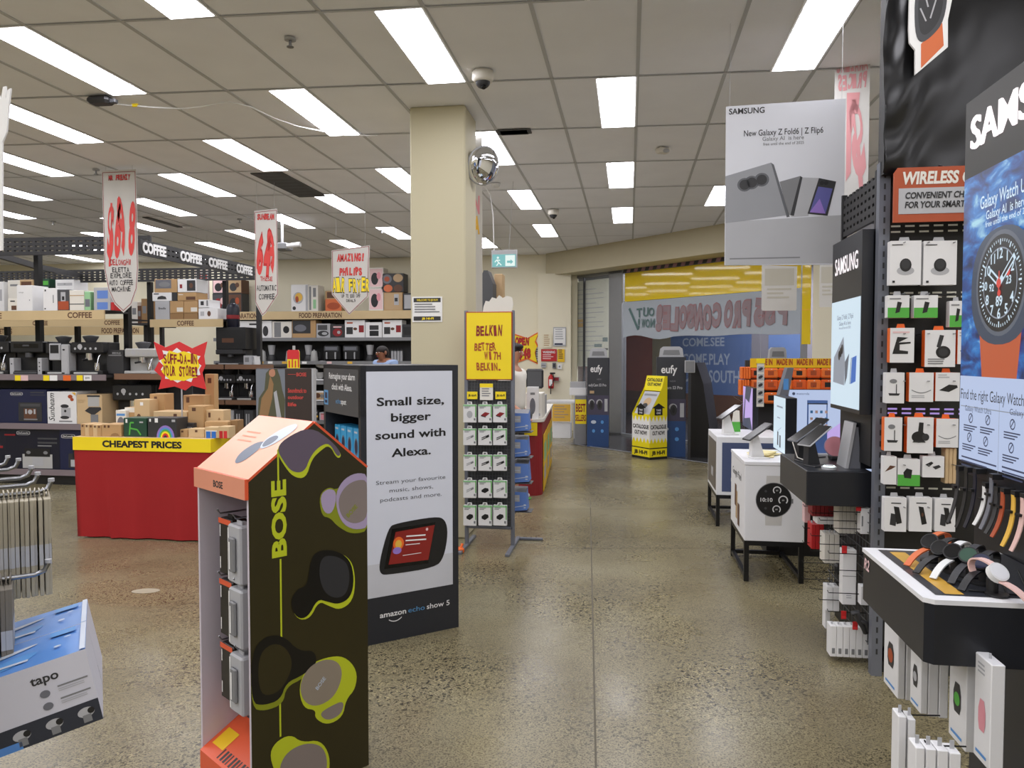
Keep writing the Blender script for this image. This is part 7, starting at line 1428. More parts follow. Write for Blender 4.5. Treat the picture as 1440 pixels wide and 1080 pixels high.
mb.flat(f, [(u - .052, v + .05), (u + .055, v + .05), (u + .05, v + .155), (u - .045, v + .155)], 'strapgrey', .001); mb.flat(f, [(u - .05, v - .165), (u + .05, v - .165), (u + .055, v - .05), (u - .055, v - .05)], 'strapgrey', .001)
mb.rect(f, u + r_, v - .02, u + r_ + .012, v + .01, 'grey', .0012); mb.ell(f, u, v, r_ + .004, r_ + .004, 'grey', .0014, 36); mb.ell(f, u, v, r_, r_, 'black', .0018, 36)
mb.text(f, '10:10', u - .045, v - .012, .025, 'white', w=.075, n=.0024, bold=.02)
for du, dv, rr_ in [(.02, .062, .026), (.058, .0, .03), (.018, -.06, .026)]: mb.ring(f, u + du, v + dv, rr_ * .75, rr_, 'white', .0024, 20, -.8, 4.0); mb.text(f, '60', u + du, v + dv - .005, .01, 'white', n=.0026)
mb.ell(f, u - .05, v + .055, .008, .008, 'darkgrey', .0024); mb.ell(f, u - .05, v - .055, .008, .008, 'darkgrey', .0024)
fl = FR((-w / 2, d, cz0), (0, -1, 0), (0, 0, 1)); mb.text(fl, 'Google Pixel', .3, .36, .05, 'darkgrey', w=.42, n=.001); 
for k, (u_, v_, s_) in enumerate([(.3, .12, .14), (.25, .2, .1), (.4, .09, .1)]): mb.rect(fl, u_ - .04, v_ - .05, u_ + .04, v_ + s_, 'tan' if k == 0 else 'brown', .001 + .0004 * k)
mb.build('cabinet_body', t)
c1 = t
t, w, d = cabinet(.74, 1.3, 6.71, 7.42, .27, .77, 'white framed cabinet with navy panels on black legs')
mb = MB(); mb.cbox((-w / 2, 0, .27), (w / 2, d, .77), 'cabwhite', .003); f = fr((-w / 2, 0, .27), FRONT); mb.rect(f, .045, .03, w - .03, .45, 'cabnavy', .001); mb.text(f, 'motorola', .12, .12, .05, 'white', w=.3, al='l', n=.002); fl = FR((-w / 2, d, .27), (0, -1, 0), (0, 0, 1)); mb.rect(fl, .03, .03, d - .04, .45, 'cabbrown', .001); mb.rect(fl, .3, .12, .45, .2, 'lightgrey', .0014); mb.build('cabinet_body', t)
# things on the cabinets
p = AZ(1104, 640, .78); 
def litbox(name, x0, y0, w, d, z0, h, lab, face, decs):
    mb = MB(); mb.cbox((0, 0, 0), (w, d, h), 'fixture', .003); f = FR((0, d, 0), (0, -1, 0), (0, 0, 1)); mb.rect(f, .004, .004, d - .004, h - .004, face, .001); decals(mb, f, d, h, decs, .0016)
    return solo(mb, name, lab, 'display sign', (x0, y0, z0))
hh = AY(1104, 560, p.y).z - .78
litbox('light_sign', p.x, p.y, AY(1120, 640, p.y).x - p.x, AX(1087.5, 630, p.x).y - p.y, .781, hh, 'glowing white counter sign with a black edge on the watch print cabinet', 'screenlit', [('r', .35, .1, .45, .35, 'lit_black'), ('r', .55, .08, .65, .3, 'lit_black'), ('r', .3, .8, .8, .83, 'lit_mid'), ('r', .35, .6, .6, .62, 'lit_mid'), ('l', .4, .36, .7, .45, .004, 'lit_mid')])
p2 = AZ(1058, 606, .77); hh = AY(1058, 546, p2.y).z - .77
litbox('light_sign', p2.x, p2.y, AY(1066, 606, p2.y).x - p2.x, AX(1044.5, 600, p2.x).y - p2.y, .771, hh, 'narrow lilac counter sign with a black edge on the navy panel cabinet', 'lit_lilac', [('p', [(0, 0), (1, 0), (.6, .5), (.9, 1), (.3, 1)], 'lit_text'), ('p', [(.2, .2), (.9, .3), (.8, .6), (.3, .7)], 'lit_lilac')])
phone('phone on a white stand at the front of the watch print cabinet', .84, 5.25, .781, -1.2, 1.35, 'charcoal', 'white'); phone('phone on a white stand on the navy panel cabinet', .86, 6.9, .771, -1.2, 1.5, 'charcoal', 'white')
M('memo', (240, 226, 170), .7); mb = MB(); rn = random.Random(2)
for k in range(5):
    a_ = rn.uniform(-.3, .3); mb.T = Matrix.Translation((rn.uniform(-.02, .02), rn.uniform(-.03, .03), .002 + .004 * k)) @ Matrix.Rotation(a_, 4, 'Z'); mb.box((-.07, -.1, 0), (.07, .1, .003), 'memo')
solo(mb, 'paper_slips', 'loose pile of pale yellow paper slips on the watch print cabinet', 'paper', (.9, 5.32 + .1, .781), -.5)
# lit board and orange case rack behind
yb_ = 7.5; a = AY(1107, 650, yb_); c = AY(1180, 548, yb_); mb = MB(); w_ = .75; mb.cbox((0, 0, -.2), (w_, .05, c.z - a.z), 'fixture'); f = fr((0, 0, 0), FRONT); hh = c.z - a.z; mb.rect(f, .004, -.1, w_, hh - .004, 'screenlit2', .001)
mb.ell(f, .05, hh - .04, .014, .014, 'lit_text', .002); mb.text(f, 'motorola', .075, hh - .05, .022, 'lit_text', al='l', n=.002)
tri_flat(mb, f, [(.1, .1), (.5, .4), (.75, .6), (.75, .4), (.4, .1)], 'lit_lilac', .0015); mb.rect(f, 0, .08, w_, .084, 'lit_blue', .002)
mb.box((.1, .01, -a.z), (.13, .04, -.2), 'charcoal'); mb.box((.6, .01, -a.z), (.63, .04, -.2), 'charcoal')
solo(mb, 'light_board', 'pale glowing board with a small round logo behind the phone table', 'light board', (a.x, yb_, a.z))
yh = 5.85; a = AY(1135, 606, yh); c = AY(1164, 563, yh); w_, h_ = c.x - a.x, c.z - a.z; mb = MB(); f = fr((0, 0, 0), FRONT); mb.prism(f, [(0, -.16), (w_, -.16), (w_, h_), (0, h_)], .01, 'boxblue'); mb.rect(f, .008, .0, w_ - .008, h_ - .03, 'screenlit2', .001)
for i in range(4):
    for j in range(3): mb.rect(f, .02 + i * .034, .03 + j * .05, .038 + i * .034, .05 + j * .05, 'bandpink' if (i + j) % 2 else 'skyblue', .0018)
mb.rect(f, 0, h_ - .03, w_, h_ - .022, 'darkgrey', .002); mb.cbox((-.0, -.05, -.17), (w_, .1, -.16), 'lightgrey')
solo(mb, 'sign_holder', 'small blue framed sign holder with coloured icons left of the phone table sign', 'sign holder', (a.x, yh, a.z))
mb = MB(); mb.box((1.0, 5.8, 0), (1.5, 6.15, a.z - .1702), 'black'); solo(mb, 'stock_cabinet', 'dark stock cabinet behind the watch print cabinet', 'cabinet')
ry = 8.3; a = AY(1050, 560, ry); c = AY(1172, 504, ry); rk = thing('case_rack', 'orange case rack with a yellow header at the end of the aisle', 'rack', (a.x, ry, 0)); w_ = 1.3
mb = MB(); mb.box((0, .12, 0), (w_, .16, c.z - .02), 'charcoal'); mb.box((0, -.1, 0), (w_, .5, .12), 'charcoal'); mb.build('back_panel', rk)
zq = AY(1100, 517, ry).z; mb = MB(); mb.box((.03, -.03, zq), (w_, 0, c.z), 'deepyellow'); f = fr((.03, -.03, zq), FRONT)
for k in range(6): mb.text(f, 'MADE IN', .14 + k * .2, .03, .06, 'rust', w=.16, n=.001, bold=.05)
mb.build('header_strip', rk)
mb = MB()
for j in range(3):
    for k in range(6): mb.tube([(.08 + k * .19, .12, zq - .025 - j * .17), (.08 + k * .19, -.1, zq - .025 - j * .17)], .003, 'steel', 5)
mb.build('pegs', rk)
M('caseorange', (240, 120, 50), .4); M('caseorange2', (226, 96, 40), .4)
for j, (y0_, y1_) in enumerate([(517, 532), (533, 549), (551, 568)]):
    for k in range(6):
        px_ = 1056 + k * 20; p = AY(px_ + 9, y1_, ry - .05); q = AY(px_ + 9, y0_, ry - .05); w2 = .072; h2 = q.z - p.z - .006
        mb = MB(); mb.cbox((-w2, 0, 0), (w2, .05, h2), 'caseorange' if (j + k) % 2 else 'caseorange2', .015); f = fr((-w2, 0, 0), FRONT); mb.rect(f, w2 * .5, h2 * .3, w2 * 1.3, h2 * .75, 'rust' if (k + j) % 3 else 'black', .001); mb.rect(f, w2 * .9, h2 * .86, w2 * 1.1, h2 * .92, 'offwhite', .001)
        solo(mb, 'phone_case', 'orange phone case pack, %s row, %s from left' % (['top', 'middle', 'bottom'][j], on6[k]), 'phone case', (p.x, ry - .05, p.z), 0, 'orange phone case packs')
for k in range(4):
    for j, (y0_, y1_) in enumerate([(516, 533), (534, 556)]):
        p = AY(1042 + k * 3.6 - 2 * j, y1_, ry - .1); q = AY(1042, y0_, ry - .1); mb = MB(); mb.cbox((0, 0, 0), (.022, .12, q.z - p.z), 'caseorange', .006); solo(mb, 'phone_case', 'edge-on orange case pack, %s row, %s from the rack end' % (['upper', 'lower'][j], on6[k]), 'phone case', (p.x, ry - .1, p.z), 0, 'edge on orange packs')
yl = 6.95; p = AY(1069, 572, yl - .2); q = AY(1069, 504, yl - .2); mb = MB(); hh = q.z - p.z; mb.box((-.03, 0, 0), (.03, .004, hh), 'offwhite'); mb.box((-.035, -.006, hh * .9), (.035, 0, hh), 'yellow'); f = fr((-.03, 0, 0), FRONT)
for k in range(5): mb.rect(f, .006, hh * (.06 + .165 * k), .054, hh * (.18 + .165 * k), 'lightgrey', .004); mb.ell(f, .03, hh * (.12 + .165 * k), .02, hh * .03, 'charcoal', .0046, rot=.6)
mb.tube([(0, .004, hh), (0, .01, CEIL - p.z)], .001, 'lightgrey', 4)
solo(mb, 'clip_strip', 'hanging white clip strip of small packs before the orange case rack', 'clip strip', (p.x, yl - .2, p.z))
p = AY(1036, 590, 7.1); mb = MB(); mb.add([(-.04, 0, 0), (.04, 0, 0), (.03, 0, .19), (-.015, 0, .19), (-.04, .05, 0), (.04, .05, 0), (.03, .05, .19), (-.015, .05, .19)], [(0, 1, 2, 3), (5, 4, 7, 6), (1, 5, 6, 2), (4, 0, 3, 7), (3, 2, 6, 7), (4, 5, 1, 0)], 'offwhite'); mb.quad((-.04, -.001, 0), (.04, -.001, 0), (.036, -.001, .09), (-.035, -.001, .09), 'green'); mb.tube([(0.01, .02, .19), (.01, .02, .21), (.12, .4, .24), (.12, 1.1, .26)], .002, 'steel', 4); solo(mb, 'case_bag', 'green and white case bag at the left end of the orange rack', 'bag', (p.x, 7.15, .7715))
p = AZ(1098, 560, 1.0); ys_ = 6.2; a = AY(1096, 556, ys_); c = AY(1113, 517, ys_); mb = MB(); hh = c.z - a.z; mb.prism(FR((0, 0, 0), (1, .15, 0), (0, 0, 1)), [(0, 0), (.07, 0), (.11, hh), (.06, hh)], .07, 'bandgrey'); mb.rect(FR((0, 0, 0), (1, .15, 0), (0, 0, 1)), .03, hh * .2, .07, hh * .6, 'skyblue'); mb.box((0.0, .02, -a.z + .0), (.06, .08, 0), 'charcoal'); solo(mb, 'case_box', 'slanted blue grey clear box above the glowing counter sign', 'box', (a.x, ys_, a.z))
# ---- hanging posters over the phone displays
hy = 4.75; f = fr((0, 0, 0), FRONT); a = AY(1019, 373, hy); w_ = AY(1186, 300, hy).x - a.x; h_ = AY(1019, 150, hy).z - a.z
M('postergrey', (222, 224, 230), .5, var=.03); M('foldgrey', (150, 152, 156), .4); M('folddark', (92, 94, 98), .4); M('flipblue', (96, 96, 160), .4)
mb = MB(); mb.prism(f, [(0, 0), (w_, -.01), (w_, h_ + .01), (0, h_)], .012, 'postergrey')
def hq2(px, py): p = AY(px, py, hy); return (p.x - a.x, p.z - a.z)
mb.text(f, 'SAMSUNG', *hq2(1025, 161), .034, 'charcoal', w=hq2(1075, 160)[0] - hq2(1025, 160)[0], al='l', n=.001, bold=.02)
for tx, x0_, x1_, y_, hh in [('New Galaxy Z Fold6 | Z Flip6', 1046, 1157, 192, .036), ('Galaxy AI  is here', 1072, 1130, 198.5, .024), ('free until the end of 2025', 1073, 1130, 205, .017)]:
    u0, v0 = hq2(x0_, y_); u1 = hq2(x1_, y_)[0]; mb.text(f, tx, u0, v0, hh, 'charcoal' if hh > .03 else 'grey', w=u1 - u0, al='l', n=.001, bold=.008)
u0, v0 = hq2(1020, 312); mb.flat(f, [(0.002, 0), (w_, 0), (w_, v0 + .02), (0.002, v0)], 'lightgrey', .0008)
tri_flat(mb, f, [hq2(*q) for q in [(1020, 314), (1020, 248), (1084, 229), (1106, 303)]], 'foldgrey', .0012); tri_flat(mb, f, [hq2(*q) for q in [(1084, 229), (1088, 232), (1110, 305), (1106, 306)]], 'folddark', .0014)
tri_flat(mb, f, [hq2(*q) for q in [(1096, 256), (1125, 248), (1112, 303), (1108, 302)]], 'grey', .0014); tri_flat(mb, f, [hq2(*q) for q in [(1125, 248), (1128, 250), (1116, 304), (1111, 303)]], 'charcoal', .0016)
for x_, y_ in [(1047, 260), (1057, 257), (1071, 253)]: u, v = hq2(x_, y_); mb.ell(f, u, v, .042, .04, 'folddark', .0016); mb.ell(f, u, v, .03, .03, 'charcoal', .002)
tri_flat(mb, f, [hq2(*q) for q in [(1127, 250), (1151, 251), (1136, 304), (1112, 305)]], 'lightgrey', .0014)
tri_flat(mb, f, [hq2(*q) for q in [(1151, 251), (1175, 256), (1163, 304), (1135, 301)]], 'charcoal', .0018); tri_flat(mb, f, [hq2(*q) for q in [(1150, 263), (1170, 266), (1160, 301), (1138, 299)]], 'flipblue', .0022); tri_flat(mb, f, [hq2(*q) for q in [(1138, 299), (1152, 280), (1160, 301)]], 'purple', .0026)
for k in range(2): u, v = hq2(1155 + 6 * k, 258); mb.ell(f, u, v, .012, .012, 'black', .0024)
u0, v0 = hq2(1026, 365); mb.rect(f, u0, v0, u0 + .4, v0 + .008, 'grey', .001)
for u in (.02, w_ - .02): mb.tube([(u, .006, h_), (u, .006, CEIL - a.z)], .0012, 'lightgrey', 4)
solo(mb, 'hanging_poster', 'large white folding phone poster hanging over the aisle', 'poster', (a.x, hy, a.z), -.02)
def reversed_banner(x0, y0, x1, y1, Y, texts, lab, rz=0.0, mat='bannerpaper'):
    a = AY(x0, y1, Y); c = AY(x1, y0, Y); w_, h_ = c.x - a.x, c.z - a.z; f = fr((0, 0, 0), FRONT); mb = MB()
    mb.prism(f, [(.02 * w_, 0), (w_ * .98, 0), (w_, .04 * h_), (w_, h_ * .96), (0, h_), (0, .04 * h_)], .003, mat)
    for k, (t_, u, v, hh, ww, m_) in enumerate(texts): mb.brush(f, t_, u * w_, v * h_, hh * h_, ww * w_, m_, None, n=.0015, seed=k, bold=.05, mirror=True)
    if not texts: decals(mb, f, w_, h_, [('r', .08, .55, .92, .92, 'washgrey'), ('txtlines', .15, .45, .85, 3, .09, 'washgrey')], .0015)
    for u in (.1, .9): mb.tube([(u * w_, .002, h_), (u * w_, .002, CEIL - a.z)], .001, 'lightgrey', 4)
    return solo(mb, 'hanging_banner', lab, 'banner', (a.x, Y, a.z), rz, 'banners seen from behind')
M('washred', (214, 150, 152), .7); M('washgrey', (190, 186, 172), .7)
reversed_banner(1171, 72, 1222, 292, 5.6, [('AMAZING', .5, .87, .09, .9, 'washred'), ('PRICES', .5, .76, .09, .8, 'washred'), ('$7', .55, .2, .48, .85, 'washred')], 'tall banner seen from behind with faded red lettering by the black plastic', -.25)
reversed_banner(1071, 372, 1121, 437, 8.9, [], 'cream banner seen from behind below the hanging phone poster')
reversed_banner(1152, 370, 1178, 432, 8.2, [], 'partly hidden cream banner right of the window fascia')
# ---------------------------------------------------------------- people
def skinned(pts, edges, radii, mat, name, parent=None, sub=2):
    me = bpy.data.meshes.new(name); me.from_pydata([tuple(p) for p in pts], edges, []); me.update()
    o = bpy.data.objects.new(name, me); C.objects.link(o)
    sk = o.modifiers.new('s', 'SKIN'); sk.use_smooth_shade = True
    for i, r in enumerate(radii):
        v = me.skin_vertices[0].data[i]; v.radius = (r, r) if not hasattr(r, '__len__') else r; v.use_root = (i == 0)
    ss = o.modifiers.new('u', 'SUBSURF'); ss.levels = sub; ss.render_levels = sub
    bpy.context.view_layer.update()
    dg = bpy.context.evaluated_depsgraph_get(); m2 = bpy.data.meshes.new_from_object(o.evaluated_get(dg))
    o.modifiers.clear(); o.data = m2; bpy.data.meshes.remove(me); m2.name = name
    m2.materials.clear(); m2.materials.append(MATS[mat])
    for p in m2.polygons: p.use_smooth = True
    if parent: o.parent = parent
    return o
def person(label, loc, rz, H, skin, shirt, trousers, shoe, hair_long=False, shorts=False, armbend=.5, hunch=0.0):
    s = H / 1.75; t = thing('person', label, 'person', loc, rz)
    P, E_, R_ = [], [], []
    def v(p, r, par=None):
        P.append(Vector(p) * s); R_.append((r[0] * s, r[1] * s) if hasattr(r, '__len__') else r * s)
        if par is not None: E_.append((par, len(P) - 1))
        return len(P) - 1
    pel = v((0, 0, .95), (.15, .11)); wai = v((0, 0, 1.1), (.135, .1), pel); che = v((0, .01, 1.3), (.16, .115), wai); shl = v((0, .015, 1.41), (.12, .09), che); nk = v((0, .01, 1.49), .052, shl)
    jaw = v((0, -.012, 1.56), (.055, .062), nk); mid = v((0, -.005, 1.63), (.074, .09), jaw); top = v((0, .005, 1.685), (.062, .074), mid)
    for i_ in (4, 5, 6, 7): P[i_] = P[i_] + Vector((0, -hunch * .8, -hunch * (.6 if i_ == 4 else 1))) * s
    for sx in (-1, 1):
        sh = v((sx * .17, .015, 1.39), .058, shl); el = v((sx * .23, .03, 1.12), .043, sh); b_ = armbend if sx < 0 else .15
        wr = v((sx * .22, -.22 * b_ - .02, 1.12 - .24 * (1 - b_ * .8)), .03, el); d = (Vector(P[wr]) - Vector(P[el])).normalized() / s * 1.0
        pm = v(Vector(P[wr]) / s + d * s * .06, (.036, .02), wr)
        for k in range(4): q = v(Vector(P[pm]) / s + d * s * .05 + Vector(((k - 1.5) * .018, 0, 0)), .009, pm); v(Vector(P[q]) / s + d * s * (.035 + .008 * (k in (1, 2))) + Vector((0, -.012, -.012)), .0075, q)
        th = v(Vector(P[wr]) / s + d * s * .04 + Vector((-sx * .04, -.01, 0)), .011, wr); v(Vector(P[th]) / s + d * s * .035, .009, th)
        hp_ = v((sx * .09, 0, .9), .085, pel); kn = v((sx * .1, -.015, .5), .056, hp_); an = v((sx * .1, .02, .09), .036, kn); v((sx * .105, -.12, .035), (.04, .028), an)
    body = skinned(P, E_, R_, skin, 'body', t)
    k = s
    def sub(idx, extra, mat, name, cut=None):
        mp = {i: n for n, i in enumerate(idx)}; es = [(mp[a], mp[b]) for a, b in E_ if a in mp and b in mp]
        pts = [P[i].copy() for i in idx]; rr = [tuple(x + extra * s for x in (R_[i] if hasattr(R_[i], '__len__') else (R_[i], R_[i]))) for i in idx]
        if cut:
            for i, q in cut.items(): pts[mp[i]] = q
        return skinned(pts, es, rr, mat, name, t)
    # indices: 0 pelvis 1 waist 2 chest 3 shoulder line 4 neck 5 jaw 6 mid 7 top, then per side blocks of 18
    blk = [8, 8 + (len(P) - 8) // 2]
    arm = [i for b0 in blk for i in (b0, b0 + 1)]
    cut = {b0 + 1: P[b0] + (P[b0 + 1] - P[b0]) * .8 for b0 in blk}
    sub([0, 1, 2, 3] + arm, .034, shirt, 'shirt', cut)
    n_ = (len(P) - 8) // 2; legs = []
    cut = {}
    for b0 in blk:
        h_ = b0 + n_ - 4; legs += [h_, h_ + 1] + ([] if shorts else [h_ + 2])
    sub([0] + legs, .014, trousers, 'shorts' if shorts else 'trousers', {})
    for b0 in blk:
        an = b0 + n_ - 2; a, f_ = P[an], P[an + 1]
        mb = MB(); mb.ball((0, -.045 * s, .0), (.047 * s, .13 * s, .045 * s), shoe, 14, 8); mb.cbox((-.048 * s, -.18 * s, -.046 * s), (.048 * s, .08 * s, -.028 * s), 'green' if shoe == 'cloth_white' else 'black', .01); o = mb.build('shoe', t); o.location = (a.x, a.y, .047 * s)
    hd = P[6]; mb = MB(); mb.ball((hd.x, hd.y + .014 * s, hd.z + .034 * s), (.08 * s, .096 * s, .07 * s), 'hair', 18, 10); mb.ball((hd.x, hd.y + .055 * s, hd.z + .0 * s), (.082 * s, .065 * s, .075 * s), 'hair', 16, 10)
    if hair_long: mb.ball((hd.x, hd.y - .05 * s, hd.z + .055 * s), (.075 * s, .055 * s, .035 * s), 'hair', 14, 8)
    mb.build('hair', t)
    for sx in (-1, 1):
        mb = MB(); mb.ball((hd.x + sx * .032 * s, hd.y - .083 * s, hd.z + .0 * s), (.013 * s, .007 * s, .007 * s), 'white', 10, 6); mb.ball((hd.x + sx * .032 * s, hd.y - .088 * s, hd.z), (.006 * s, .005 * s, .006 * s), 'black', 8, 6); mb.build('eye', t)
        mb = MB(); mb.cbox((hd.x + sx * .032 * s - .018 * s, hd.y - .092 * s, hd.z + .018 * s), (hd.x + sx * .032 * s + .018 * s, hd.y - .08 * s, hd.z + .024 * s), 'hair', .002); mb.build('eyebrow', t)
        mb = MB(); mb.ball((hd.x + sx * .082 * s, hd.y + .008 * s, hd.z - .005 * s), (.012 * s, .022 * s, .032 * s), skin, 10, 8); mb.build('ear', t)
    mb = MB(); mb.ball((hd.x, hd.y - .098 * s, hd.z - .022 * s), (.014 * s, .02 * s, .02 * s), skin, 10, 8); mb.build('nose', t)
    mb = MB(); mb.ball((hd.x, hd.y - .078 * s, hd.z - .062 * s), (.024 * s, .012 * s, .007 * s), 'darkred', 10, 6); mb.build('mouth', t)
    return t
p = AY(541, 486, 11.0); person('dark haired man in a light blue shirt glancing over the black display unit', (p.x, 11.0, 0), -.55, p.z * 1.05, 'skinbrown', 'shirtblue', 'denim', 'black', hunch=.07)
p = AY(729, 481, 7.75); person('dark haired person in a white shirt standing at the red service counter', (p.x - .03, 7.62, 0), 1.35, p.z + .01, 'skin', 'cloth_white', 'charcoal', 'cloth_white', hair_long=True, shorts=True, armbend=.6)

# ---------------------------------------------------------------- ceiling fittings
def on_ceiling(mb, name, label, cat, px, py, group=None, rz=0.0): p = AZ(px, py, CEIL - .007); return solo(mb, name, label, cat, (p.x, p.y, CEIL - .007), rz, group)
def camera_dome(label, px, py):
    p = AZ(px, py, CEIL - .007); t = thing('security_camera', label, 'security camera', (p.x, p.y, CEIL - .007), .4, 'dome cameras on the ceiling')
    mb = MB(); mb.lathe([(.0, 0), (.075, 0), (.075, -.05), (.062, -.07), (.0, -.07)], (0, 0, 0), 'offwhite', 22); mb.build('housing', t); mb = MB(); mb.ball((0, 0, -.065), (.052, .052, .05), 'charcoal', 18, 10); mb.build('dome', t, label='dark dome'); mb = MB(); mb.cyl((0, -.02, -.1), (0, -.03, -.118), .016, 'blackgloss'); mb.build('lens', t)
camera_dome('white dome security camera on the ceiling just right of the nearest pillar light', 679, 101); camera_dome('white dome security camera on the ceiling beyond the exit sign', 778, 295)
def vent(x0, y0, x1, y1, lab):
    a = AZ(x0, y0, CEIL); c = AZ(x1, y1, CEIL); mb = MB(); f = FR((0, 0, 0), (1, 0, 0), (0, -1, 0)); w_, d_ = abs(c.x - a.x), abs(c.y - a.y)
    mb.prism(f, [(-w_ / 2, -d_ / 2), (w_ / 2, -d_ / 2), (w_ / 2, d_ / 2), (-w_ / 2, d_ / 2)], .01, 'ventgrey')
    for k in range(8): v = -d_ / 2 + d_ * (k + .5) / 8; mb.rect(f, -w_ / 2 + .03, v - .02, w_ / 2 - .03, v + .02, 'darkgrey', .002)
    return solo(mb, 'air_vent', lab, 'air vent', ((a.x + c.x) / 2, (a.y + c.y) / 2, CEIL - .012), 0, 'ceiling air vents')
vent(352, 243, 460, 275, 'dark grey air vent tile between two light panels left of the pillar'); vent(200, 305, 258, 319, 'far dark grey air vent tile above the coffee banners'); vent(697, 182, 748, 186, 'narrow dark slot vent right of the convex mirror')
for px_, py_, lab in [(408, 54, 'small sprinkler head nearest the camera'), (135, 238, 'small sprinkler head left of the tallest banner'), (75, 311, 'far sprinkler head at the left'), (337, 308, 'sprinkler head near the far vent'), (537, 323, 'far sprinkler head by the pillar')]:
    mb = MB(); mb.cyl((0, 0, 0), (0, 0, -.012), .035, 'lightgrey', n=16); mb.cyl((0, 0, -.012), (0, 0, -.05), .009, 'steel'); mb.cyl((0, 0, -.05), (0, 0, -.054), .022, 'steel', n=14); on_ceiling(mb, 'sprinkler', lab + ' on the ceiling', 'sprinkler', px_, py_, 'ceiling sprinklers')
mb = MB(); mb.cbox((-.06, -.05, -.05), (.06, .05, 0), 'offwhite', .015); mb.ball((.01, -.045, -.035), (.035, .02, .02), 'lightgrey'); on_ceiling(mb, 'motion_sensor', 'white motion sensor on the ceiling left of the hanging phone poster', 'sensor', 932, 208, None, .5)
for px_, py_, lab in [(697, 258, 'small white smoke detector beyond the convex mirror'), (262, 318, 'small white smoke detector over the coffee area')]:
    mb = MB(); mb.lathe([(.0, 0), (.055, 0), (.05, -.03), (.03, -.045), (0, -.045)], (0, 0, 0), 'white', 18); on_ceiling(mb, 'smoke_detector', lab, 'smoke detector', px_, py_, 'smoke detectors')
t0 = AZ(142, 141, CEIL - .03); acc = thing('access_point', 'dark wireless box on the ceiling with a white cable trailing right', 'ceiling box', (t0.x, t0.y, CEIL - .007))
mb = MB(); mb.cbox((-.09, -.06, -.055), (.09, .06, 0), 'charcoal', .02); mb.cbox((.07, -.02, -.05), (.13, .02, -.02), 'darkgrey'); mb.build('box', acc)
mb = MB(); pts = [(163, 146), (180, 148), (215, 151), (255, 153), (285, 150), (320, 143), (352, 150), (385, 166), (420, 178), (455, 185), (485, 190), (530, 191)]
mb.tube([AZ(x_, y_, CEIL - .03 - (.02 if 1 < i < 5 or 7 < i < 10 else 0)) - Vector((t0.x, t0.y, CEIL - .007)) for i, (x_, y_) in enumerate(pts)], .006, 'white', 6); mb.build('cable', acc, label='white cable clipped to the ceiling')
mb = MB(); c_ = AZ(190, 148, CEIL - .03) - Vector((t0.x, t0.y, CEIL - .007)); mb.cbox(c_ - Vector((.025, .01, .012)), c_ + Vector((.025, .01, .012)), 'yellow', .004); mb.build('cable_tag', acc, label='yellow cable tag')
p = AY(397, 347, 10.6); pj = thing('projector', 'grey projector hanging below the ceiling behind the narrow banner', 'projector', (p.x, 10.6, p.z)); mb = MB(); mb.cbox((-.1, -.1, -.05), (.1, .15, .05), 'grey', .015); mb.build('body', pj); mb = MB(); mb.cyl((.08, -.05, .0), (.3, -.05, .02), .035, 'white', n=14); mb.build('tube', pj); mb = MB(); mb.cyl((0, 0, .05), (0, 0, CEIL - p.z), .02, 'lightgrey'); mb.build('mount_pole', pj)

# ---------------------------------------------------------------- near stand at the left edge
M('sleeve', (166, 158, 138), .45, var=.18, scale=20); M('sleevedark', (120, 114, 104), .45, var=.18, scale=20); M('tapoblue', (84, 138, 208), .3, var=.1, scale=9); M('tapowhite', (206, 206, 216), .4); M('camphoto', (44, 48, 60), .4)
hooks = [(11, 644, 1.62), (26, 648, 1.52), (44, 659, 1.42), (53, 668, 1.34), (72, 677, 1.27), (68, 791, 1.18)]
hn = Vector((.74, .67, 0)).normalized(); hd_ = Vector((-hn.y, hn.x, 0)); hz_ = math.atan2(hn.y, hn.x); hc = hd_ * 1.62 - hn * .13
ns = thing('hook_stand', 'wire hook stand at the left picture edge holding grey sleeve packs', 'stand', hc, hz_)
mb = MB(); mb.box((-.02, -.5, 0), (0, .4, 1.32), 'darkgrey'); mb.box((-.03, -.12, 1.3), (-.005, -.095, 1.95), 'darkgrey'); mb.box((-.3, -.5, 0), (-.02, .5, .1), 'darkgrey'); mb.build('back_panel', ns)
def inst(p): q = Vector((p.x, p.y, 0)) - hc; return q.dot(hn), q.dot(hd_)
for k, (px_, py_, Y) in enumerate(hooks):
    q = AY(px_, py_, Y); mb = MB(); x_, y_ = inst(q); z_ = q.z; mb.tube([(0, y_, z_ - .02), (x_ - .02, y_, z_ - .018), (x_ - .006, y_, z_ - .013), (x_, y_, z_)], .0042, 'steel', 8); mb.cyl((x_, y_, z_), (x_, y_, z_ + .006), .0055, 'lightgrey'); mb.build('hook', ns)
def sleeve(h, mt):
    sl = MB(); sl.cbox((-.0033, -.05, -h), (.0033, .05, -.012), mt, .001); sl.box((-.001, -.02, -.014), (.001, .02, .0), mt); fl = FR((.0031, -.05, -h), (0, 1, 0), (0, 0, 1)); sl.rect(fl, .0, h * .32, .1, h * .54, 'lightgrey', .0004); ff = FR((-.003, -.0502, -h), (1, 0, 0), (0, 0, 1)); sl.rect(ff, 0, h * .3, .006, h * .5, 'lightgrey', .0003); return sl
rn = random.Random(9)
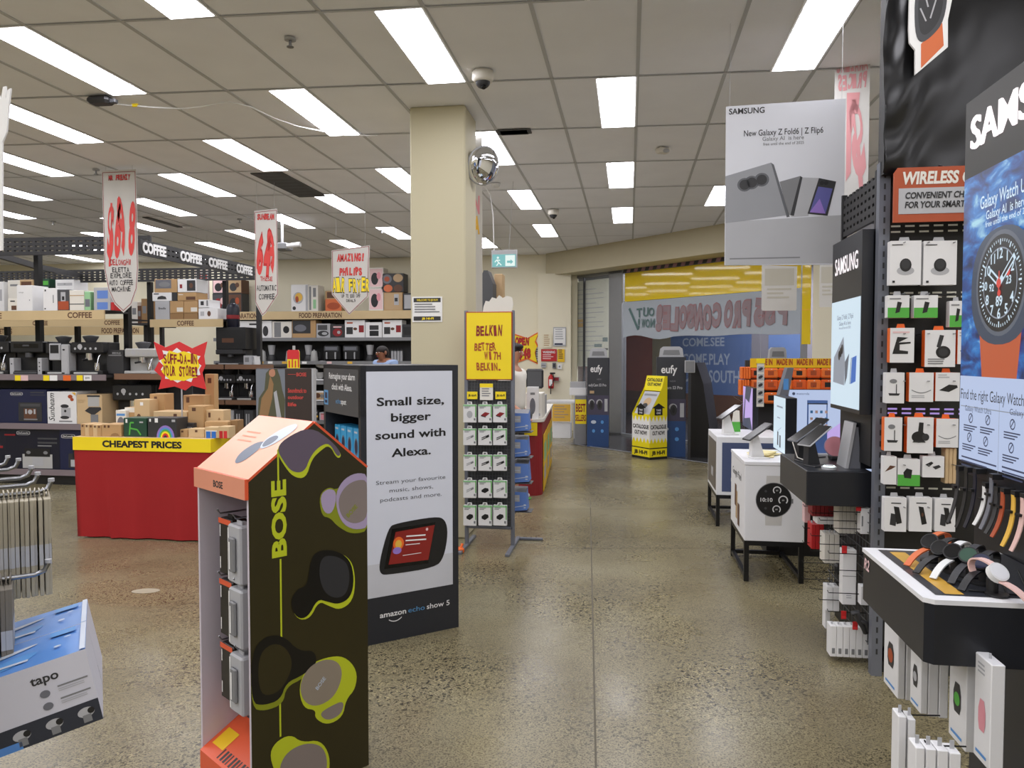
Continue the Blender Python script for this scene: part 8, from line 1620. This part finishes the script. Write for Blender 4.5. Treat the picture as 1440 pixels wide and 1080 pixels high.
for (hk, pxr, n_, hh, mt, lab, grp) in [(4, 46, 15, .185, 'sleeve', 'grey translucent sleeve pack hanging in the upper bundle at the left edge', 'upper bundle of sleeve packs'), (5, 14, 9, .16, 'sleevedark', 'dark sleeve pack hanging in the lower bundle at the left edge', 'lower bundle of sleeve packs')]:
    q = AY(*hooks[hk]); x_, y_ = inst(q); xs_ = inst(AY(pxr, hooks[hk][1], hooks[hk][2]))[0]; first = None
    for k in range(n_):
        xx = (x_ - .006 if hk == 4 else xs_) - .0068 * k; loc = hc + hn * xx + hd_ * (y_ + rn.uniform(-.003, .003)) + Vector((0, 0, q.z - .012)); r_ = hz_ + rn.uniform(-.05, .05)
        if first is None: first = solo(sleeve(hh, mt), 'sleeve_pack', lab, 'sleeve pack', loc, r_, grp)
        else: dup(first, loc, r_)
def cw(xc, d, z): return Vector((xc * _cy - d * _sy, xc * _sy + d * _cy, z))
P1 = cw(-.676, 1.2, .996); tU = (cw(.87, .48, 0) - cw(0, 0, 0)) + Vector((0, 0, .2)); tU.normalize(); tD = (cw(.2, .06, 0) - cw(0, 0, 0)) + Vector((0, 0, -.98)); tD = (tD - tU * tD.dot(tU)).normalized(); tW = tU.cross(-tD).normalized() * -1   # away from the viewer
Wd, Hd, Dd = .27, .118, .162
for k, lab in enumerate(['front blue and white camera carton at the lower left corner', 'rear blue topped camera carton behind the front one at the lower left']):
    mb = MB(); o_ = P1 + tW * (Dd + .003) * k; org = o_ - tU * Wd + tD * Hd
    f = FR((0, 0, 0), tU, -tD)
    c8 = [Vector((0, 0, 0)) + tU * a + tW * b_ - tD * c_ for c_ in (0, Hd) for b_ in (0, Dd) for a in (0, Wd)]
    mb.add(c8, [(0, 1, 5, 4), (1, 3, 7, 5), (3, 2, 6, 7), (2, 0, 4, 6), (0, 2, 3, 1)], 'tapowhite'); mb.add(c8, [(4, 5, 7, 6)], 'tapoblue')
    mb.rect(f, 0, 0, Wd, .036, 'camphoto', .0006)
    for i in range(6):
        u = .03 + i * .044; mb.ell(f, u, .02, .012, .008, 'lightgrey', .001); mb.rect(f, u - .006, .004, u + .006, .016, 'grey', .0012); mb.ell(f, u + .007, .021, .005, .005, 'black', .0014)
    mb.rect(f, .0, 0, .16, .012, 'tapoblue', .0012)
    mb.text(f, 'tapo', Wd - .062, .088, .0145, 'charcoal', n=.001, bold=.02, w=.038)
    for r_ in range(2):
        mb.rect(f, Wd - .048, .074 - r_ * .02, Wd - .006, .0765 - r_ * .02, 'grey', .001)
        for i in range(2): mb.rect(f, Wd - .048, .070 - r_ * .02 - i * .003, Wd - .012, .0713 - r_ * .02 - i * .003, 'lightgrey', .001)
        mb.ell(f, Wd - .066, .07 - r_ * .02, .007, .006, 'bandgrey', .001)
    ft_ = FR(-tD * Hd, tU, tW); decals(mb, ft_, Wd, Dd, [('e', .6, .3, .16, .12, 'skyblue', .6), ('e', .55, .6, .2, .05, 'hplight', .4), ('r', .5, .2, .7, .26, 'hplight'), ('p', [(.97, 0), (1, 0), (1, 1), (.97, 1)], 'hplight'), ('r', .8, .75, .94, .92, 'skyblue'), ('e', .85, .35, .02, .03, 'hplight'), ('e', .9, .6, .02, .02, 'hplight')])
    solo(mb, 'camera_carton', lab, 'carton', tuple(org))
mb = MB(); org = P1 - tU * Wd + tD * (Hd + .004)
def loc_(p): x_, y_ = inst(p); return Vector((x_, y_, p.z))
for k in range(5): a = org + tW * (.02 + k * .072); b0_ = loc_(a - tU * .02); mb.tube([loc_(a + tU * .22), b0_, Vector((0, b0_.y, b0_.z - .02))], .003, 'steel', 6)
mb.build('wire_tray', ns)
yk = 1.5; a = AY(0, 250, yk); f = fr((0, 0, 0), FRONT)
def kp(px, py): p = AY(px, py, yk); return (p.x - a.x, p.z - a.z)
mb = MB(); tri_prism(mb, f, [kp(*q) for q in [(-60, 360), (3, 352), (3, 200), (9, 186), (12, 150), (15, 124), (11, 126), (8, 139), (8, 121), (4, 122), (1, 140), (-6, 124), (-12, 140), (-60, 150)]], .004, 'paper')
solo(mb, 'hand_cutout', 'white hand shaped card cutout at the upper left picture edge', 'cutout', (a.x, yk, a.z))
